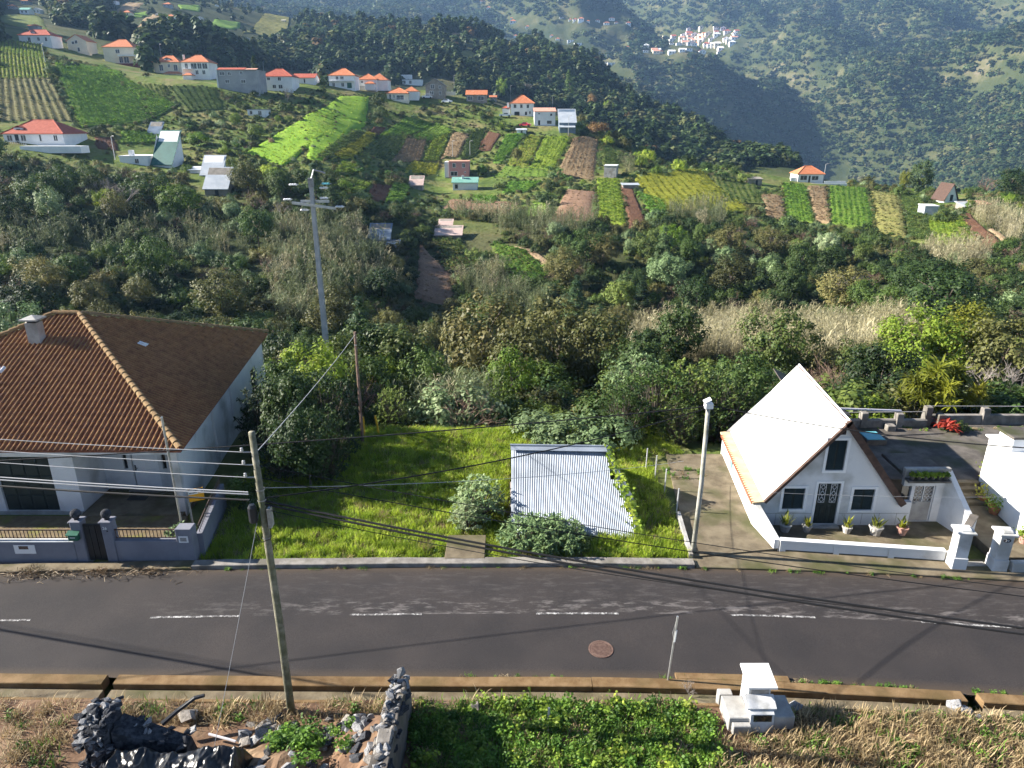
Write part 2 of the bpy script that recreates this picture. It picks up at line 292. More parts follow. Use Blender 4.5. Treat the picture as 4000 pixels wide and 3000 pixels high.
# name, outline (near-left, near-right, far-right, far-left), kind, rows run 'across' or 'up', row spacing m
PLOTS = [
 ('crop_field', CA((0,525),(320,520),(270,300),(0,295)), 'yellowgreen', 'up', 1.9),
 ('crop_field', CA((0,800),(480,800),(325,525),(0,530)), 'greybrown', 'up', 1.9),
 ('green_field', CA((530,830),(1010,780),(700,460),(370,440)), 'leafgreen', 'across', 1.6),
 ('green_field', CA((1010,780),(1170,690),(880,560),(760,500)), 'leafgreen', 'across', 1.6),
 ('terrace_plot', CA((960,640),(1130,665),(1110,580),(880,565)), 'dullgreen', 'across', 1.2),
 ('vegetable_plot', CA((1240,740),(1500,720),(1450,600),(1100,590)), 'darkgreen', 'across', 1.2),
 ('soil_plot', CA((640,985),(800,1000),(760,920),(620,920)), 'soil', 'across', 1.2),
 ('vegetable_plot', CA((790,950),(1110,950),(1060,890),(790,880)), 'leafgreen', 'across', 1.2),
 ('soil_plot', CA((1040,1020),(1240,1040),(1180,960),(1080,960)), 'soil', 'across', 1.2),
 ('meadow', CA((1640,1010),(1900,1090),(2210,900),(2210,690)), 'meadow', 'across', 0),
 ('meadow', CB((0,1060),(120,1060),(400,830),(0,760)), 'meadow', 'across', 0),
 ('meadow', CB((20,770),(400,815),(410,650),(210,640)), 'meadow', 'across', 0),
 ('yellow_strip', CB((170,1050),(310,1050),(450,905),(390,890)), 'yellow', 'across', 1.0),
 ('vegetable_strip', CB((60,1050),(170,1050),(390,890),(300,880)), 'dullgreen', 'across', 1.0),
 ('soil_plot', CB((390,895),(470,905),(525,850),(440,845)), 'soil', 'across', 1.0),
 ('vegetable_plot', CB((320,1050),(560,1060),(680,900),(480,900)), 'dullgreen', 'across', 1.2),
 ('vegetable_plot', CB((480,895),(680,900),(850,830),(640,780)), 'leafgreen', 'across', 1.2),
 ('dry_plot', CB((560,1060),(760,1060),(800,925),(650,920)), 'dry', 'across', 1.2),
 ('vegetable_plot', CB((680,920),(850,930),(970,880),(850,820)), 'leafgreen', 'across', 1.2),
 ('vegetable_plot', CB((770,1060),(880,1060),(950,890),(830,930)), 'yellowgreen', 'across', 1.2),
 ('dry_plot', CB((890,1050),(1010,1040),(1080,900),(960,890)), 'dry', 'across', 1.3),
 ('yellow_plot', CB((640,1120),(860,1150),(880,1090),(700,1075)), 'yellow', 'across', 1.0),
 ('yellow_plot', CB((180,1150),(330,1150),(330,1095),(230,1090)), 'yellowgreen', 'across', 1.0),
 ('vegetable_plot', CB((1020,1060),(1130,1030),(1190,860),(1080,900)), 'darkgreen', 'across', 1.1),
 ('soil_plot', CB((1100,1000),(1225,1000),(1290,900),(1200,880)), 'soil', 'across', 1.1),
 ('vegetable_plot', CM((90,1050),(200,1065),(500,720),(215,745)), 'brightgreen', 'across', 1.1),
 ('vegetable_plot', CM((240,1090),(530,1120),(690,765),(520,745)), 'yellowgreen', 'across', 1.1),
 ('vegetable_plot', CM((535,1125),(840,1140),(1050,770),(705,760)), 'limegreen', 'across', 1.1),
 ('dry_plot', CM((850,1220),(1345,1250),(1385,800),(1060,790)), 'dry', 'across', 1.1),
 ('vegetable_plot', CM((60,1240),(800,1240),(760,1130),(230,1110)), 'leafgreen', 'across', 1.4),
 ('grass_plot', CM((1430,1100),(1620,1100),(1640,940),(1420,900)), 'dullgreen', 'across', 1.3),
 ('vegetable_strip', CE((1715,395),(1880,415),(1840,165),(1705,165)), 'limegreen', 'across', 0.9),
 ('soil_plot', CE((1890,430),(2010,430),(1920,215),(1845,205)), 'soil', 'across', 0.9),
 ('crop_field', CE((2060,330),(2600,330),(2330,110),(1930,145)), 'yellow', 'across', 1.5),
 ('vegetable_strip', CE((2020,345),(2111,345),(2111,290),(1935,230)), 'brightgreen', 'across', 1.1),
 ('dry_plot', CE((1420,395),(1690,400),(1700,230),(1520,215)), 'rust', 'across', 0),
 ('grass_plot', CE((1250,365),(1420,375),(1460,290),(1330,290)), 'leafgreen', 'across', 0),
 ('vegetable_plot', CE((1150,230),(1300,225),(1390,165),(1180,170)), 'brightgreen', 'across', 1.1),
 ('soil_plot', CE((335,265),(455,285),(505,190),(385,185)), 'soil', 'across', 0.8),
 ('vegetable_plot', CE((240,235),(330,235),(380,180),(290,175)), 'yellowgreen', 'across', 0.9),
 ('vegetable_plot', CE((460,285),(570,285),(610,195),(510,190)), 'leafgreen', 'across', 1.0),
 ('dry_plot', CE((780,320),(1210,350),(1220,280),(830,265)), 'rust', 'across', 0),
 ('hedge_bed', CE((960,300),(1110,300),(1120,260),(975,255)), 'brightgreen', 'across', 1.0),
 ('soil_terrace', CE((860,720),(1025,665),(900,530),(715,490)), 'terrace', 'across', 1.15),
 ('vegetable_terrace', CE((1200,800),(1440,700),(1290,590),(1090,540)), 'rows', 'across', 1.1),
 ('dry_slope', CE((620,850),(890,880),(850,720),(660,520)), 'rust', 'across', 0),
 ('dirt_path', CE((1440,690),(1500,690),(1330,570),(1190,535)), 'dirt', 'across', 0),
 ('green_field', CC((590,1090),(810,1100),(760,960),(520,940)), 'dullgreen', 'across', 1.2),
 ('soil_strip', CC((820,1170),(930,1180),(910,1070),(790,1060)), 'dry', 'across', 1.0),
 ('green_field', CC((930,1180),(1080,1200),(1030,1010),(905,1000)), 'leafgreen', 'across', 1.2),
 ('vegetable_strip', CC((1085,1190),(1165,1200),(1150,1020),(1040,1020)), 'dry', 'across', 0.9),
 ('green_field', CC((1170,1210),(1400,1230),(1365,1030),(1155,1020)), 'leafgreen', 'across', 1.4),
 ('grass_plot', CC((1410,1260),(1590,1280),(1540,1060),(1375,1040)), 'dullyellow', 'across', 0),
 ('vegetable_strip', CC((1590,1290),(1720,1310),(1640,1060),(1545,1060)), 'dullgreen', 'across', 0.9),
 ('green_field', CC((1720,1310),(1960,1320),(1880,1180),(1690,1190)), 'limegreen', 'across', 1.0),
 ('soil_strip', CC((2000,1340),(2130,1350),(1930,1165),(1870,1170)), 'soil', 'across', 0.9),
 ('dry_plot', CC((1900,1340),(2000,1350),(1930,1260),(1850,1240)), 'dry', 'across', 0.9),
 ('dirt_path', CC((2130,1345),(2170,1340),(2040,1240),(2015,1240)), 'dirt', 'across', 0),
 # far hillside on the left
 ('hill_field', CA((660,175),(800,175),(1000,80),(800,100)), 'leafgreen', 'across', 0),
 ('hill_field', CA((860,215),(950,225),(1080,110),(1000,105)), 'dry', 'across', 0),
 ('hill_field', CA((650,125),(720,140),(960,30),(830,20)), 'dry', 'across', 0),
 ('hill_field', CA((960,220),(1150,200),(1230,130),(1060,140)), 'dullyellow', 'across', 0),
 ('hill_field', CA((1390,165),(1560,200),(1600,150),(1420,130)), 'leafgreen', 'across', 0),
 ('hill_field', CA((1630,215),(1900,190),(1980,100),(1750,110)), 'dullyellow', 'across', 0),
 ('hill_field', CA((1780,290),(1930,320),(1940,290),(1800,260)), 'leafgreen', 'across', 0),
 ('hill_field', CA((1200,60),(1330,80),(1330,40),(1180,35)), 'leafgreen', 'across', 0),
 ('hill_field', CA((0,150),(330,215),(270,110),(0,105)), 'dullgreen', 'across', 0),
 ('hill_field', CB((1060,300),(1400,330),(1420,265),(1070,250)), 'dullyellow', 'across', 0),
 ('hill_field', CB((920,270),(1040,275),(1040,225),(900,225)), 'dry', 'across', 0),
 ('hill_field', CB((460,370),(610,355),(620,330),(530,320)), 'leafgreen', 'across', 0),
 ('hill_field', CB((990,410),(1160,410),(1110,340),(1010,340)), 'dullyellow', 'across', 0),
 ('hill_field', CB((2010,500),(2180,500),(2110,460),(2030,450)), 'dullyellow', 'across', 0),
 ('hill_field', CB((1560,260),(1750,280),(1730,170),(1580,170)), 'dry', 'across', 0),
 ('hill_field', CB((1740,190),(1980,200),(1960,130),(1700,110)), 'dullyellow', 'across', 0),
 ('hill_field', CB((1990,280),(2140,300),(2130,190),(1980,200)), 'dullgreen', 'across', 0),
 ('hill_field', CB((1690,110),(1860,110),(1800,60),(1700,60)), 'dullgreen', 'across', 0),
]
# parts of the view kept free of trees (fields, houses, yards); outlines in photograph pixels
CLEAR = [p[1] for p in PLOTS] + [
 CA((0,1000),(700,1060),(620,890),(450,800),(0,800)), CA((740,1110),(1190,1110),(1190,960),(980,950),(750,1000)),
 CA((1260,1300),(1530,1300),(1490,1060),(1330,1060)), CA((670,560),(960,560),(960,270),(670,270)), CA((980,560),(1430,590),(1420,370),(1000,370)),
 CA((1420,610),(1730,610),(1730,450),(1420,450)), CA((1730,605),(2110,600),(2110,470),(1730,465)), CA((120,300),(660,430),(640,190),(120,160)),
 CB((130,620),(560,620),(550,460),(130,460)), CB((520,740),(760,740),(760,570),(520,570)), CB((740,680),(1010,700),(1000,520),(570,500)),
 CB((1040,690),(1270,690),(1270,595),(1040,595)), CB((1240,790),(1520,860),(1520,640),(1280,640)), CB((1500,880),(1800,890),(1800,720),(1500,715)),
 CB((890,1190),(1090,1190),(1090,1045),(890,1045)), CB((670,1290),(1260,1310),(1260,1180),(670,1180)), CB((1960,1200),(2090,1200),(2090,1085),(1960,1085)),
 CE((350,520),(560,580),(560,430),(350,430)), CE((740,560),(1100,560),(1100,400),(740,400)), CC((700,1010),(1260,1010),(1260,900),(700,900)),
 CC((1740,1110),(1900,1110),(1900,1020),(1740,1020)), CC((1660,1180),(1760,1180),(1760,1100),(1660,1100)),
 CC((290,290),(700,290),(690,150),(300,160)), CC((150,310),(380,310),(380,265),(150,270)),
 CA((1050,150),(1240,150),(1240,0),(1050,0)), CA((790,120),(930,120),(930,40),(790,40)), CA((20,110),(320,110),(320,0),(20,0)), CA((1600,340),(1720,340),(1720,240),(1600,260)),
 CB((1670,170),(2150,180),(2150,90),(1680,90)), CB((1680,330),(1860,330),(1860,260),(1680,260)), CB((1960,460),(2070,460),(2070,400),(1960,400)), CB((750,250),(815,250),(815,180),(750,180)),
 CB((1320,170),(1500,200),(1500,100),(1320,100)),
]
REEDS = [  # giant-reed beds
 D((570,500),(700,470),(830,520),(850,640),(600,660)), D((1335,720),(1690,690),(1690,790),(1340,800)), D((1690,720),(1990,710),(1960,810),(1700,810)),
 D((0,500),(560,500),(560,560),(0,560)), D((895,820),(1060,820),(1060,925),(895,925)), D((985,610),(1090,570),(1200,700),(1060,720)),
 D((960,460),(1290,460),(1270,520),(1000,500)), D((2090,480),(2212,560),(2212,480),(2120,450)), D((1990,540),(2130,540),(2120,590),(1990,590)),
 D((570,660),(700,640),(760,700),(640,720)), D((1440,430),(1560,450),(1570,500),(1440,480)), D((1290,350),(1370,350),(1370,380),(1290,370)),
]
def inside_any(u, v, polys):
    r = np.zeros(np.shape(u), bool)
    for p in polys: r |= in_poly(u, v, p)
    return r

# ------------------------------------------------------------------ ground sheet
def terrain_mat():
    m, nt, N, L, b = _nodes('hillside_ground')
    g = N.new('ShaderNodeNewGeometry')
    n = N.new('ShaderNodeTexNoise'); n.inputs['Scale'].default_value = 0.09; n.inputs['Detail'].default_value = 8; n.inputs['Roughness'].default_value = 0.7
    L.new(g.outputs['Position'], n.inputs['Vector'])
    r = N.new('ShaderNodeValToRGB'); e = r.color_ramp.elements
    e[0].position = 0.32; e[0].color = (0.060, 0.095, 0.022, 1); e[1].position = 0.72; e[1].color = (0.24, 0.18, 0.10, 1)
    x = e.new(0.46); x.color = (0.11, 0.155, 0.034, 1); x = e.new(0.58); x.color = (0.17, 0.17, 0.06, 1)
    L.new(n.outputs['Fac'], r.inputs['Fac'])
    at = N.new('ShaderNodeAttribute'); at.attribute_name = 'woodland'                 # forest floor and rock on the far slopes
    r2 = N.new('ShaderNodeValToRGB'); f = r2.color_ramp.elements
    f[0].position = .36; f[0].color = (.030,.044,.018,1); f[1].position = .72; f[1].color = (.19,.155,.11,1); y2 = f.new(.52); y2.color = (.055,.066,.026,1); y2 = f.new(.62); y2.color = (.11,.105,.05,1)
    n4 = N.new('ShaderNodeTexNoise'); n4.inputs['Scale'].default_value = .012; n4.inputs['Detail'].default_value = 9; n4.inputs['Roughness'].default_value = .7; L.new(g.outputs['Position'], n4.inputs['Vector']); L.new(n4.outputs['Fac'], r2.inputs['Fac'])
    mx = N.new('ShaderNodeMixRGB'); L.new(at.outputs['Fac'], mx.inputs['Fac']); L.new(r.outputs['Color'], mx.inputs['Color1']); L.new(r2.outputs['Color'], mx.inputs['Color2'])
    L.new(mx.outputs['Color'], b.inputs['Base Color'])
    b.inputs['Roughness'].default_value = 0.95; b.inputs['Specular IOR Level'].default_value = 0.1
    nb = N.new('ShaderNodeTexNoise'); nb.inputs['Scale'].default_value = 0.6; nb.inputs['Detail'].default_value = 6
    L.new(g.outputs['Position'], nb.inputs['Vector'])
    bp = N.new('ShaderNodeBump'); bp.inputs['Strength'].default_value = 0.8; bp.inputs['Distance'].default_value = 0.6
    L.new(nb.outputs['Fac'], bp.inputs['Height']); L.new(bp.outputs['Normal'], b.inputs['Normal'])
    return m
MATS['hillside_ground'] = terrain_mat()
ys = np.concatenate([np.arange(-18, 40, 2.0), np.arange(40, 330, 2.4), np.geomspace(330, 3480, 210)])
ws = np.linspace(-0.98, 0.98, 300)
GX = ws[None, :] * (ys[:, None] + 42.0); GY = np.repeat(ys[:, None], len(ws), 1)
GZ = terrain(GX, GY) - 0.04 - .4 * (GY < 22.4)
# the foreground verge lies a little above the road
V = np.stack([GX, GY, GZ], -1).reshape(-1, 3); nr, nc = GX.shape
ii = np.arange(nr * nc).reshape(nr, nc)
F = np.stack([ii[:-1, :-1], ii[:-1, 1:], ii[1:, 1:], ii[1:, :-1]], -1).reshape(-1, 4)
gme = npmesh('ground', V, F, True); at = gme.attributes.new('woodland', 'FLOAT', 'POINT'); at.data.foreach_set('value', np.clip(np.maximum((V[:, 1] - 300) / 120, np.where(V[:, 1] > 38, (175 - V[:, 1]) / 30, 0)) + .6 * fbm(V[:, 0] / 40, V[:, 1] / 40, 2), 0, 1).astype(np.float32))
tag(link('ground', gme, 'hillside_ground'), kind='structure')

# ------------------------------------------------------------------ cultivated plots, draped on the ground with raised rows
PCOL = {'yellowgreen': ((.13,.17,.03),(.22,.23,.045)), 'greybrown': ((.12,.14,.055),(.19,.175,.08)), 'leafgreen': ((.085,.17,.025),(.17,.28,.04)),
 'dullgreen': ((.10,.14,.035),(.17,.20,.06)), 'darkgreen': ((.045,.09,.022),(.10,.15,.04)), 'soil': ((.11,.055,.035),(.16,.085,.055)), 'meadow': ((.15,.29,.025),(.24,.38,.04)),
 'yellow': ((.22,.26,.03),(.36,.36,.045)), 'dry': ((.21,.15,.085),(.30,.22,.13)), 'brightgreen': ((.07,.19,.025),(.13,.27,.035)), 'limegreen': ((.14,.24,.025),(.24,.32,.04)),
 'rust': ((.19,.115,.075),(.27,.17,.11)), 'terrace': ((.085,.05,.032),(.09,.11,.03)), 'rows': ((.10,.07,.03),(.10,.22,.03)), 'dirt': ((.26,.18,.11),(.34,.25,.16)), 'dullyellow': ((.17,.18,.05),(.26,.24,.08))}
def plot_mat(kind):
    """crop on the crests of the rows, earth in the furrows (follows the row height stored on the mesh)"""
    k = 'plot_' + kind
    if k in MATS: return MATS[k]
    c1, c2 = PCOL[kind]
    m, nt, N, L, b = _nodes(k)
    g = N.new('ShaderNodeNewGeometry')
    n = N.new('ShaderNodeTexNoise'); n.inputs['Scale'].default_value = 0.16; n.inputs['Detail'].default_value = 9; n.inputs['Roughness'].default_value = 0.75
    L.new(g.outputs['Position'], n.inputs['Vector'])
    r = N.new('ShaderNodeValToRGB'); e = r.color_ramp.elements
    e[0].position = 0.36; e[0].color = rgb(c1); e[1].position = 0.56; e[1].color = rgb(c2); e3 = e.new(.72); e3.color = rgb(tuple(.55 * a + .45 * b for a, b in zip(c2, (.26,.20,.10))))
    L.new(n.outputs['Fac'], r.inputs['Fac'])
    at = N.new('ShaderNodeAttribute'); at.attribute_name = 'crest'
    mx = N.new('ShaderNodeMixRGB')
    soil = (.12,.068,.04) if kind in ('terrace', 'soil', 'rows') else tuple(0.45 * a + 0.55 * s for a, s in zip(c1, (.13,.095,.045)))
    mx.inputs['Color1'].default_value = rgb(soil)
    L.new(at.outputs['Fac'], mx.inputs['Fac']); L.new(r.outputs['Color'], mx.inputs['Color2'])
    L.new(mx.outputs['Color'], b.inputs['Base Color'])
    b.inputs['Roughness'].default_value = 0.9; b.inputs['Specular IOR Level'].default_value = 0.1
    nb = N.new('ShaderNodeTexNoise'); nb.inputs['Scale'].default_value = 2.2; nb.inputs['Detail'].default_value = 5
    L.new(g.outputs['Position'], nb.inputs['Vector'])
    bp = N.new('ShaderNodeBump'); bp.inputs['Strength'].default_value = 0.9; bp.inputs['Distance'].default_value = 0.35
    L.new(nb.outputs['Fac'], bp.inputs['Height']); L.new(bp.outputs['Normal'], b.inputs['Normal'])
    MATS[k] = m; return m
PLOT_WORLD = []; CROPS = {}; EDGES = []; rsC = np.random.RandomState(8)
for pi_, (nm, poly, kind, rows, sp) in enumerate(PLOTS):
    cu, cv = sum(q[0] for q in poly) / 4, sum(q[1] for q in poly) / 4
    c = [cast(cu + (u - cu) * 1.10, cv + (v - cv) * 1.12) for u, v in poly]
    PLOT_WORLD.append(c)
    if sum(q.y for q in c) / 4 > 900: continue
    a, b_, c_, d = [np.array(q) for q in c]
    wid = max(np.linalg.norm((b_ - a)[:2]), np.linalg.norm((c_ - d)[:2])); hei = max(np.linalg.norm((d - a)[:2]), np.linalg.norm((c_ - b_)[:2]))
    if sp:
        L_ = wid if rows == 'up' else hei
        nrow = max(3, int(L_ / sp)); nu, nv = (nrow * 4, max(8, int(hei / 2.5))) if rows == 'up' else (max(8, int(wid / 2.5)), nrow * 4)
    else: nrow = 0; nu, nv = max(6, int(wid / 3)), max(6, int(hei / 3))
    nu = min(nu, 260); nv = min(nv, 300)
    S, T = np.meshgrid(np.linspace(0, 1, nu + 1), np.linspace(0, 1, nv + 1))
    P = ((1-S)*(1-T))[..., None]*a + (S*(1-T))[..., None]*b_ + (S*T)[..., None]*c_ + ((1-S)*T)[..., None]*d
    x, y = P[..., 0], P[..., 1]
    edge = np.minimum(np.minimum(S, 1-S), np.minimum(T, 1-T))
    wob = fbm(x / 3.0 + pi_, y / 3.0, 3)
    x = x + np.where(edge < 0.001, wob * 3.2, 0); y = y + np.where(edge < 0.001, wob * 3.2, 0)
    z = terrain(x, y)
    if nrow:
        ph = (S if rows == 'up' else T) * nrow + 0.12 * fbm(x / 4, y / 4, 2)
        crest = 0.5 - 0.5 * np.cos(2 * PI * ph)
        amp = {'terrace': 0.55, 'soil': 0.22}.get(kind, 0.38) * (0.55 + 1.1 * np.clip(fbm(x / 1.7, y / 1.7, 2) + 0.35, 0, 1))
        h = crest * amp
    else:
        crest = np.ones_like(x); h = 0.5 * (fbm(x / 2.5, y / 2.5, 3) + 0.5)
    far = np.clip(P[..., 1] / 250.0, 1, 6)
    z = z + 0.10 * far + h
    z = np.where(edge < 0.001, z - 0.5 - 0.3 * far, z)
    if P[..., 1].mean() < 330 and kind not in ('soil', 'dirt'):
        ci = np.where(((crest > .7) & (edge > .02)).ravel())[0]; nmax = int(min(900, wid * hei * {'meadow': .45, 'dry': .35, 'rust': .4}.get(kind, .8)))
        for q0, q1 in zip(c, c[1:] + c[:1]):
            kk = rsC.rand(int((q1 - q0).length / 2.0)); EDGES.append(np.stack([q0.x + (q1.x - q0.x) * kk + rsC.normal(0, .4, len(kk)), q0.y + (q1.y - q0.y) * kk + rsC.normal(0, .4, len(kk))], -1))
        ci = rsC.choice(ci, min(nmax, len(ci)), replace=False); CROPS.setdefault(kind, []).append(np.stack([x.ravel()[ci] + rsC.normal(0, .25 if nrow == 0 else .06, len(ci)), y.ravel()[ci], z.ravel()[ci] - .1], -1))
    vv = np.stack([x, y, z], -1).reshape(-1, 3); id_ = np.arange((nu+1)*(nv+1)).reshape(nv+1, nu+1)
    ff = np.stack([id_[:-1,:-1], id_[:-1,1:], id_[1:,1:], id_[1:,:-1]], -1).reshape(-1, 4)
    me = npmesh(nm, vv, ff)
    at = me.attributes.new('crest', 'FLOAT', 'POINT'); at.data.foreach_set('value', crest.astype(np.float32).ravel())
    tag(link(nm, me, plot_mat(kind)), kind='structure')
# ------------------------------------------------------------------ plant shapes
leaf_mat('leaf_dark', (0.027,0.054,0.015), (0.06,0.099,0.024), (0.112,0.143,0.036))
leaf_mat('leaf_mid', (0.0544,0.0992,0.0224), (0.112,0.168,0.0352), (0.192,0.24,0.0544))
leaf_mat('leaf_olive', (0.0825,0.09,0.027), (0.158,0.158,0.051), (0.24,0.21,0.075))
leaf_mat('leaf_bright', (0.112,0.195,0.024), (0.225,0.315,0.036), (0.375,0.435,0.06), trans=0.35)
leaf_mat('leaf_yellow', (0.195,0.221,0.026), (0.351,0.351,0.039), (0.468,0.442,0.078), trans=0.35)
leaf_mat('leaf_pine', (0.03,0.063,0.024), (0.069,0.117,0.042), (0.12,0.165,0.063))
leaf_mat('leaf_silver', (.12,.185,.075), (.23,.31,.14), (.38,.44,.25), trans=0.25)
leaf_mat('leaf_autumn', (0.169,0.111,0.0416), (0.286,0.169,0.065), (0.39,0.26,0.104))
leaf_mat('leaf_reed', (.26,.24,.13), (.44,.40,.24), (.58,.52,.35), trans=0.3)
leaf_mat('leaf_reed_green', (.10,.13,.05), (.20,.23,.11), (.33,.33,.20), trans=0.3)
leaf_mat('leaf_dry', (.20,.13,.07), (.32,.22,.12), (.42,.32,.19), trans=0.2)
leaf_mat('leaf_banana', (0.084,0.168,0.042), (0.182,0.28,0.077), (0.308,0.392,0.14), trans=0.35)
leaf_mat('leaf_forest', (0.033,0.063,0.021), (0.075,0.112,0.033), (0.165,0.158,0.063), nscale=0.25, spread=0.3)
leaf_mat('leaf_forest_far', (0.036,0.069,0.027), (0.078,0.117,0.039), (0.18,0.165,0.075), nscale=0.1, spread=0.3)
leaf_mat('leaf_grass', (.22,.32,.032), (.40,.50,.05), (.60,.62,.15), trans=0.5)
leaf_mat('leaf_red', (.22,.03,.02), (.38,.06,.04), (.30,.16,.05), trans=0.3)
leaf_mat('leaf_drygrass', (0.263,0.2,0.106), (0.413,0.312,0.175), (0.55,0.45,0.275), trans=0.25)
leaf_mat('leaf_weed', (0.0675,0.15,0.021), (0.143,0.27,0.033), (0.27,0.405,0.06), trans=0.35)
mat('bark', (.07,.055,.042), (.15,.125,.10), scale=3, rough=0.9, obj=True)
mat('bark_pale', (.22,.19,.17), (.34,.30,.27), scale=3, rough=0.9, obj=True)
mat('bark_red', (.16,.10,.075), (.26,.18,.14), scale=3, rough=0.9, obj=True)

def rot_frames(n, rs):
    """n random unit normals"""
    v = rs.normal(size=(n, 3)); return v / np.linalg.norm(v, axis=1, keepdims=True)
def leaves(C, Nrm, size, rs, aspect=0.55, jitter=0.4):
    """diamond leaves at C facing Nrm -> V, F"""
    n = len(C)
    t = np.cross(Nrm, rot_frames(n, rs)); t /= np.maximum(np.linalg.norm(t, axis=1, keepdims=True), 1e-6)
    b = np.cross(Nrm, t)
    s = (np.asarray(size) * (1 - jitter / 2 + jitter * rs.rand(n)))[:, None]
    V = np.stack([C - t * s, C + b * s * aspect, C + t * s, C - b * s * aspect], 1).reshape(-1, 3)
    F = np.arange(n * 4).reshape(-1, 4)
    return V, F
def crown(seed, clumps, per, rx, rz, zc, leaf, clump_r, up=0.35, flat=1.0, shape='round', hollow=0.45, aspect=0.55):
    rs = np.random.RandomState(seed)
    d = rot_frames(clumps, rs); r = hollow + (1 - hollow) * rs.rand(clumps) ** 0.6
    lump = 0.78 + 0.44 * vnoise(d[:, 0] * 2 + seed, d[:, 1] * 2 + d[:, 2] * 2)
    c = d * (r * lump)[:, None]
    if shape == 'cone':
        h = rs.rand(clumps) ** 1.3; an = rs.rand(clumps) * 2 * PI; rr = (1 - h) ** 0.8 * (0.35 + 0.65 * rs.rand(clumps) ** 0.5) * (0.8 + 0.4 * rs.rand(clumps))
        c = np.stack([np.cos(an) * rr, np.sin(an) * rr, h * 2 - 1], -1)
    if shape == 'dome': c[:, 2] = np.abs(c[:, 2]) * 1.25 - 0.35
    c = c * np.array([rx, rx, rz]); c[:, 2] += zc
    cr = clump_r * (0.6 + 0.8 * rs.rand(clumps))
    e = rot_frames(clumps * per, rs); rad = rs.rand(clumps * per) ** 0.45
    P = np.repeat(c, per, 0) + e * (rad * np.repeat(cr, per))[:, None] * np.array([1, 1, flat])
    out = P - np.array([0, 0, zc - rz * 0.3]); out /= np.maximum(np.linalg.norm(out, axis=1, keepdims=True), 1e-6)
    n = 0.6 * e + 0.5 * out + np.array([0, 0, up]) + 0.45 * rot_frames(len(P), rs)
    n /= np.linalg.norm(n, axis=1, keepdims=True)
    V, F = leaves(P, n, leaf, rs, aspect)
    return V, F, c
def trunk_mb(seed, h, r, c, n_limbs=7, lean=0.0, base=0.0):
    rr = random.Random(seed); mb = MB(); top = Vector((lean, lean * 0.5, h))
    pts = [Vector((0, 0, -0.6 + base)), Vector((rr.uniform(-.06,.06)*h, rr.uniform(-.06,.06)*h, h * 0.5)), top]
    mb.tube(pts, r, 6, r * 0.45)
    for i in range(n_limbs):
        q = Vector(c[rr.randrange(len(c))]); k = rr.uniform(0.35, 0.95)
        p = pts[0].lerp(pts[1], k * 2) if k < 0.5 else pts[1].lerp(pts[2], k * 2 - 1)
        m_ = p.lerp(q, 0.5) + Vector((0, 0, 0.08 * h))
        mb.tube([p, m_, q], r * 0.45, 4, r * 0.12)
    return mb
PROTO = {}
def proto_tree(key, seed, h, rx, rz, zc, clumps, per, leaf, clump_r, m, bark='bark', th=None, r=0.14, **kw):
    V, F, c = crown(seed, clumps, per, rx, rz, zc, leaf, clump_r, **kw)
    cm = npmesh(key + '_crown', V, F); cm.materials.append(MATS[m])
    tm = trunk_mb(seed, th or zc, r, c).mesh(key + '_trunk'); tm.materials.append(MATS[bark])
    PROTO[key] = (cm, tm, h)
# nominal sizes in metres
for i in range(4):
    proto_tree(f'broad{i}', 11 + i, 7.2, 2.9 + 0.3 * i, 2.7, 4.4, 78, 62, 0.165, 0.78, 'leaf_dark', shape='round')
    proto_tree(f'olive{i}', 31 + i, 6.5, 2.8, 2.4, 4.0, 95, 46, 0.135, 0.68, 'leaf_olive', shape='round')
for i in range(3):
    proto_tree(f'pine{i}', 51 + i, 10.5, 2.3, 4.2, 6.2, 76, 52, 0.24, 0.75, 'leaf_pine', shape='cone', flat=0.55, aspect=0.28, r=0.17, th=9.0)
    proto_tree(f'bush{i}', 61 + i, 2.6, 1.7, 1.25, 1.15, 44, 44, 0.12, 0.5, 'leaf_mid', shape='dome', r=0.05)
proto_tree('conifer0', 71, 9, 3.3, 3.9, 4.4, 110, 60, 0.22, 0.75, 'leaf_pine', shape='round', hollow=0.7, aspect=0.35)
def bare_tree(key, seed, h, spread, m, depth=5):
    rr = random.Random(seed); mb = MB()
    def grow(p, d, l, r, k):
        q = p + d * l; mb.tube([p, p.lerp(q, .5) + Vector((rr.uniform(-.05,.05),)*3) * l, q], r, 4 if k > 1 else 3, r * 0.65, cap=False)
        if k == 0: return
        for _ in range(rr.choice((2, 3, 3)) if k > 1 else 4):
            nd = (d + Vector((rr.gauss(0, spread), rr.gauss(0, spread), rr.gauss(0.12, spread * 0.6)))).normalized()
            grow(q if rr.random() < 0.6 else p.lerp(q, .7), nd, l * rr.uniform(.62, .85), r * 0.62, k - 1)
    for _ in range(4):
        grow(Vector((rr.uniform(-.2,.2), rr.uniform(-.2,.2), -0.3)), Vector((rr.gauss(0, .35), rr.gauss(0, .35), 1)).normalized(), h * 0.3, h * 0.012, depth - 1)
    me = mb.mesh(key); me.materials.append(MATS[m]); PROTO[key] = (me, None, h)
bare_tree('bare0', 5, 5.0, 0.5, 'bark_pale'); bare_tree('bare1', 6, 4.0, 0.6, 'bark_red')
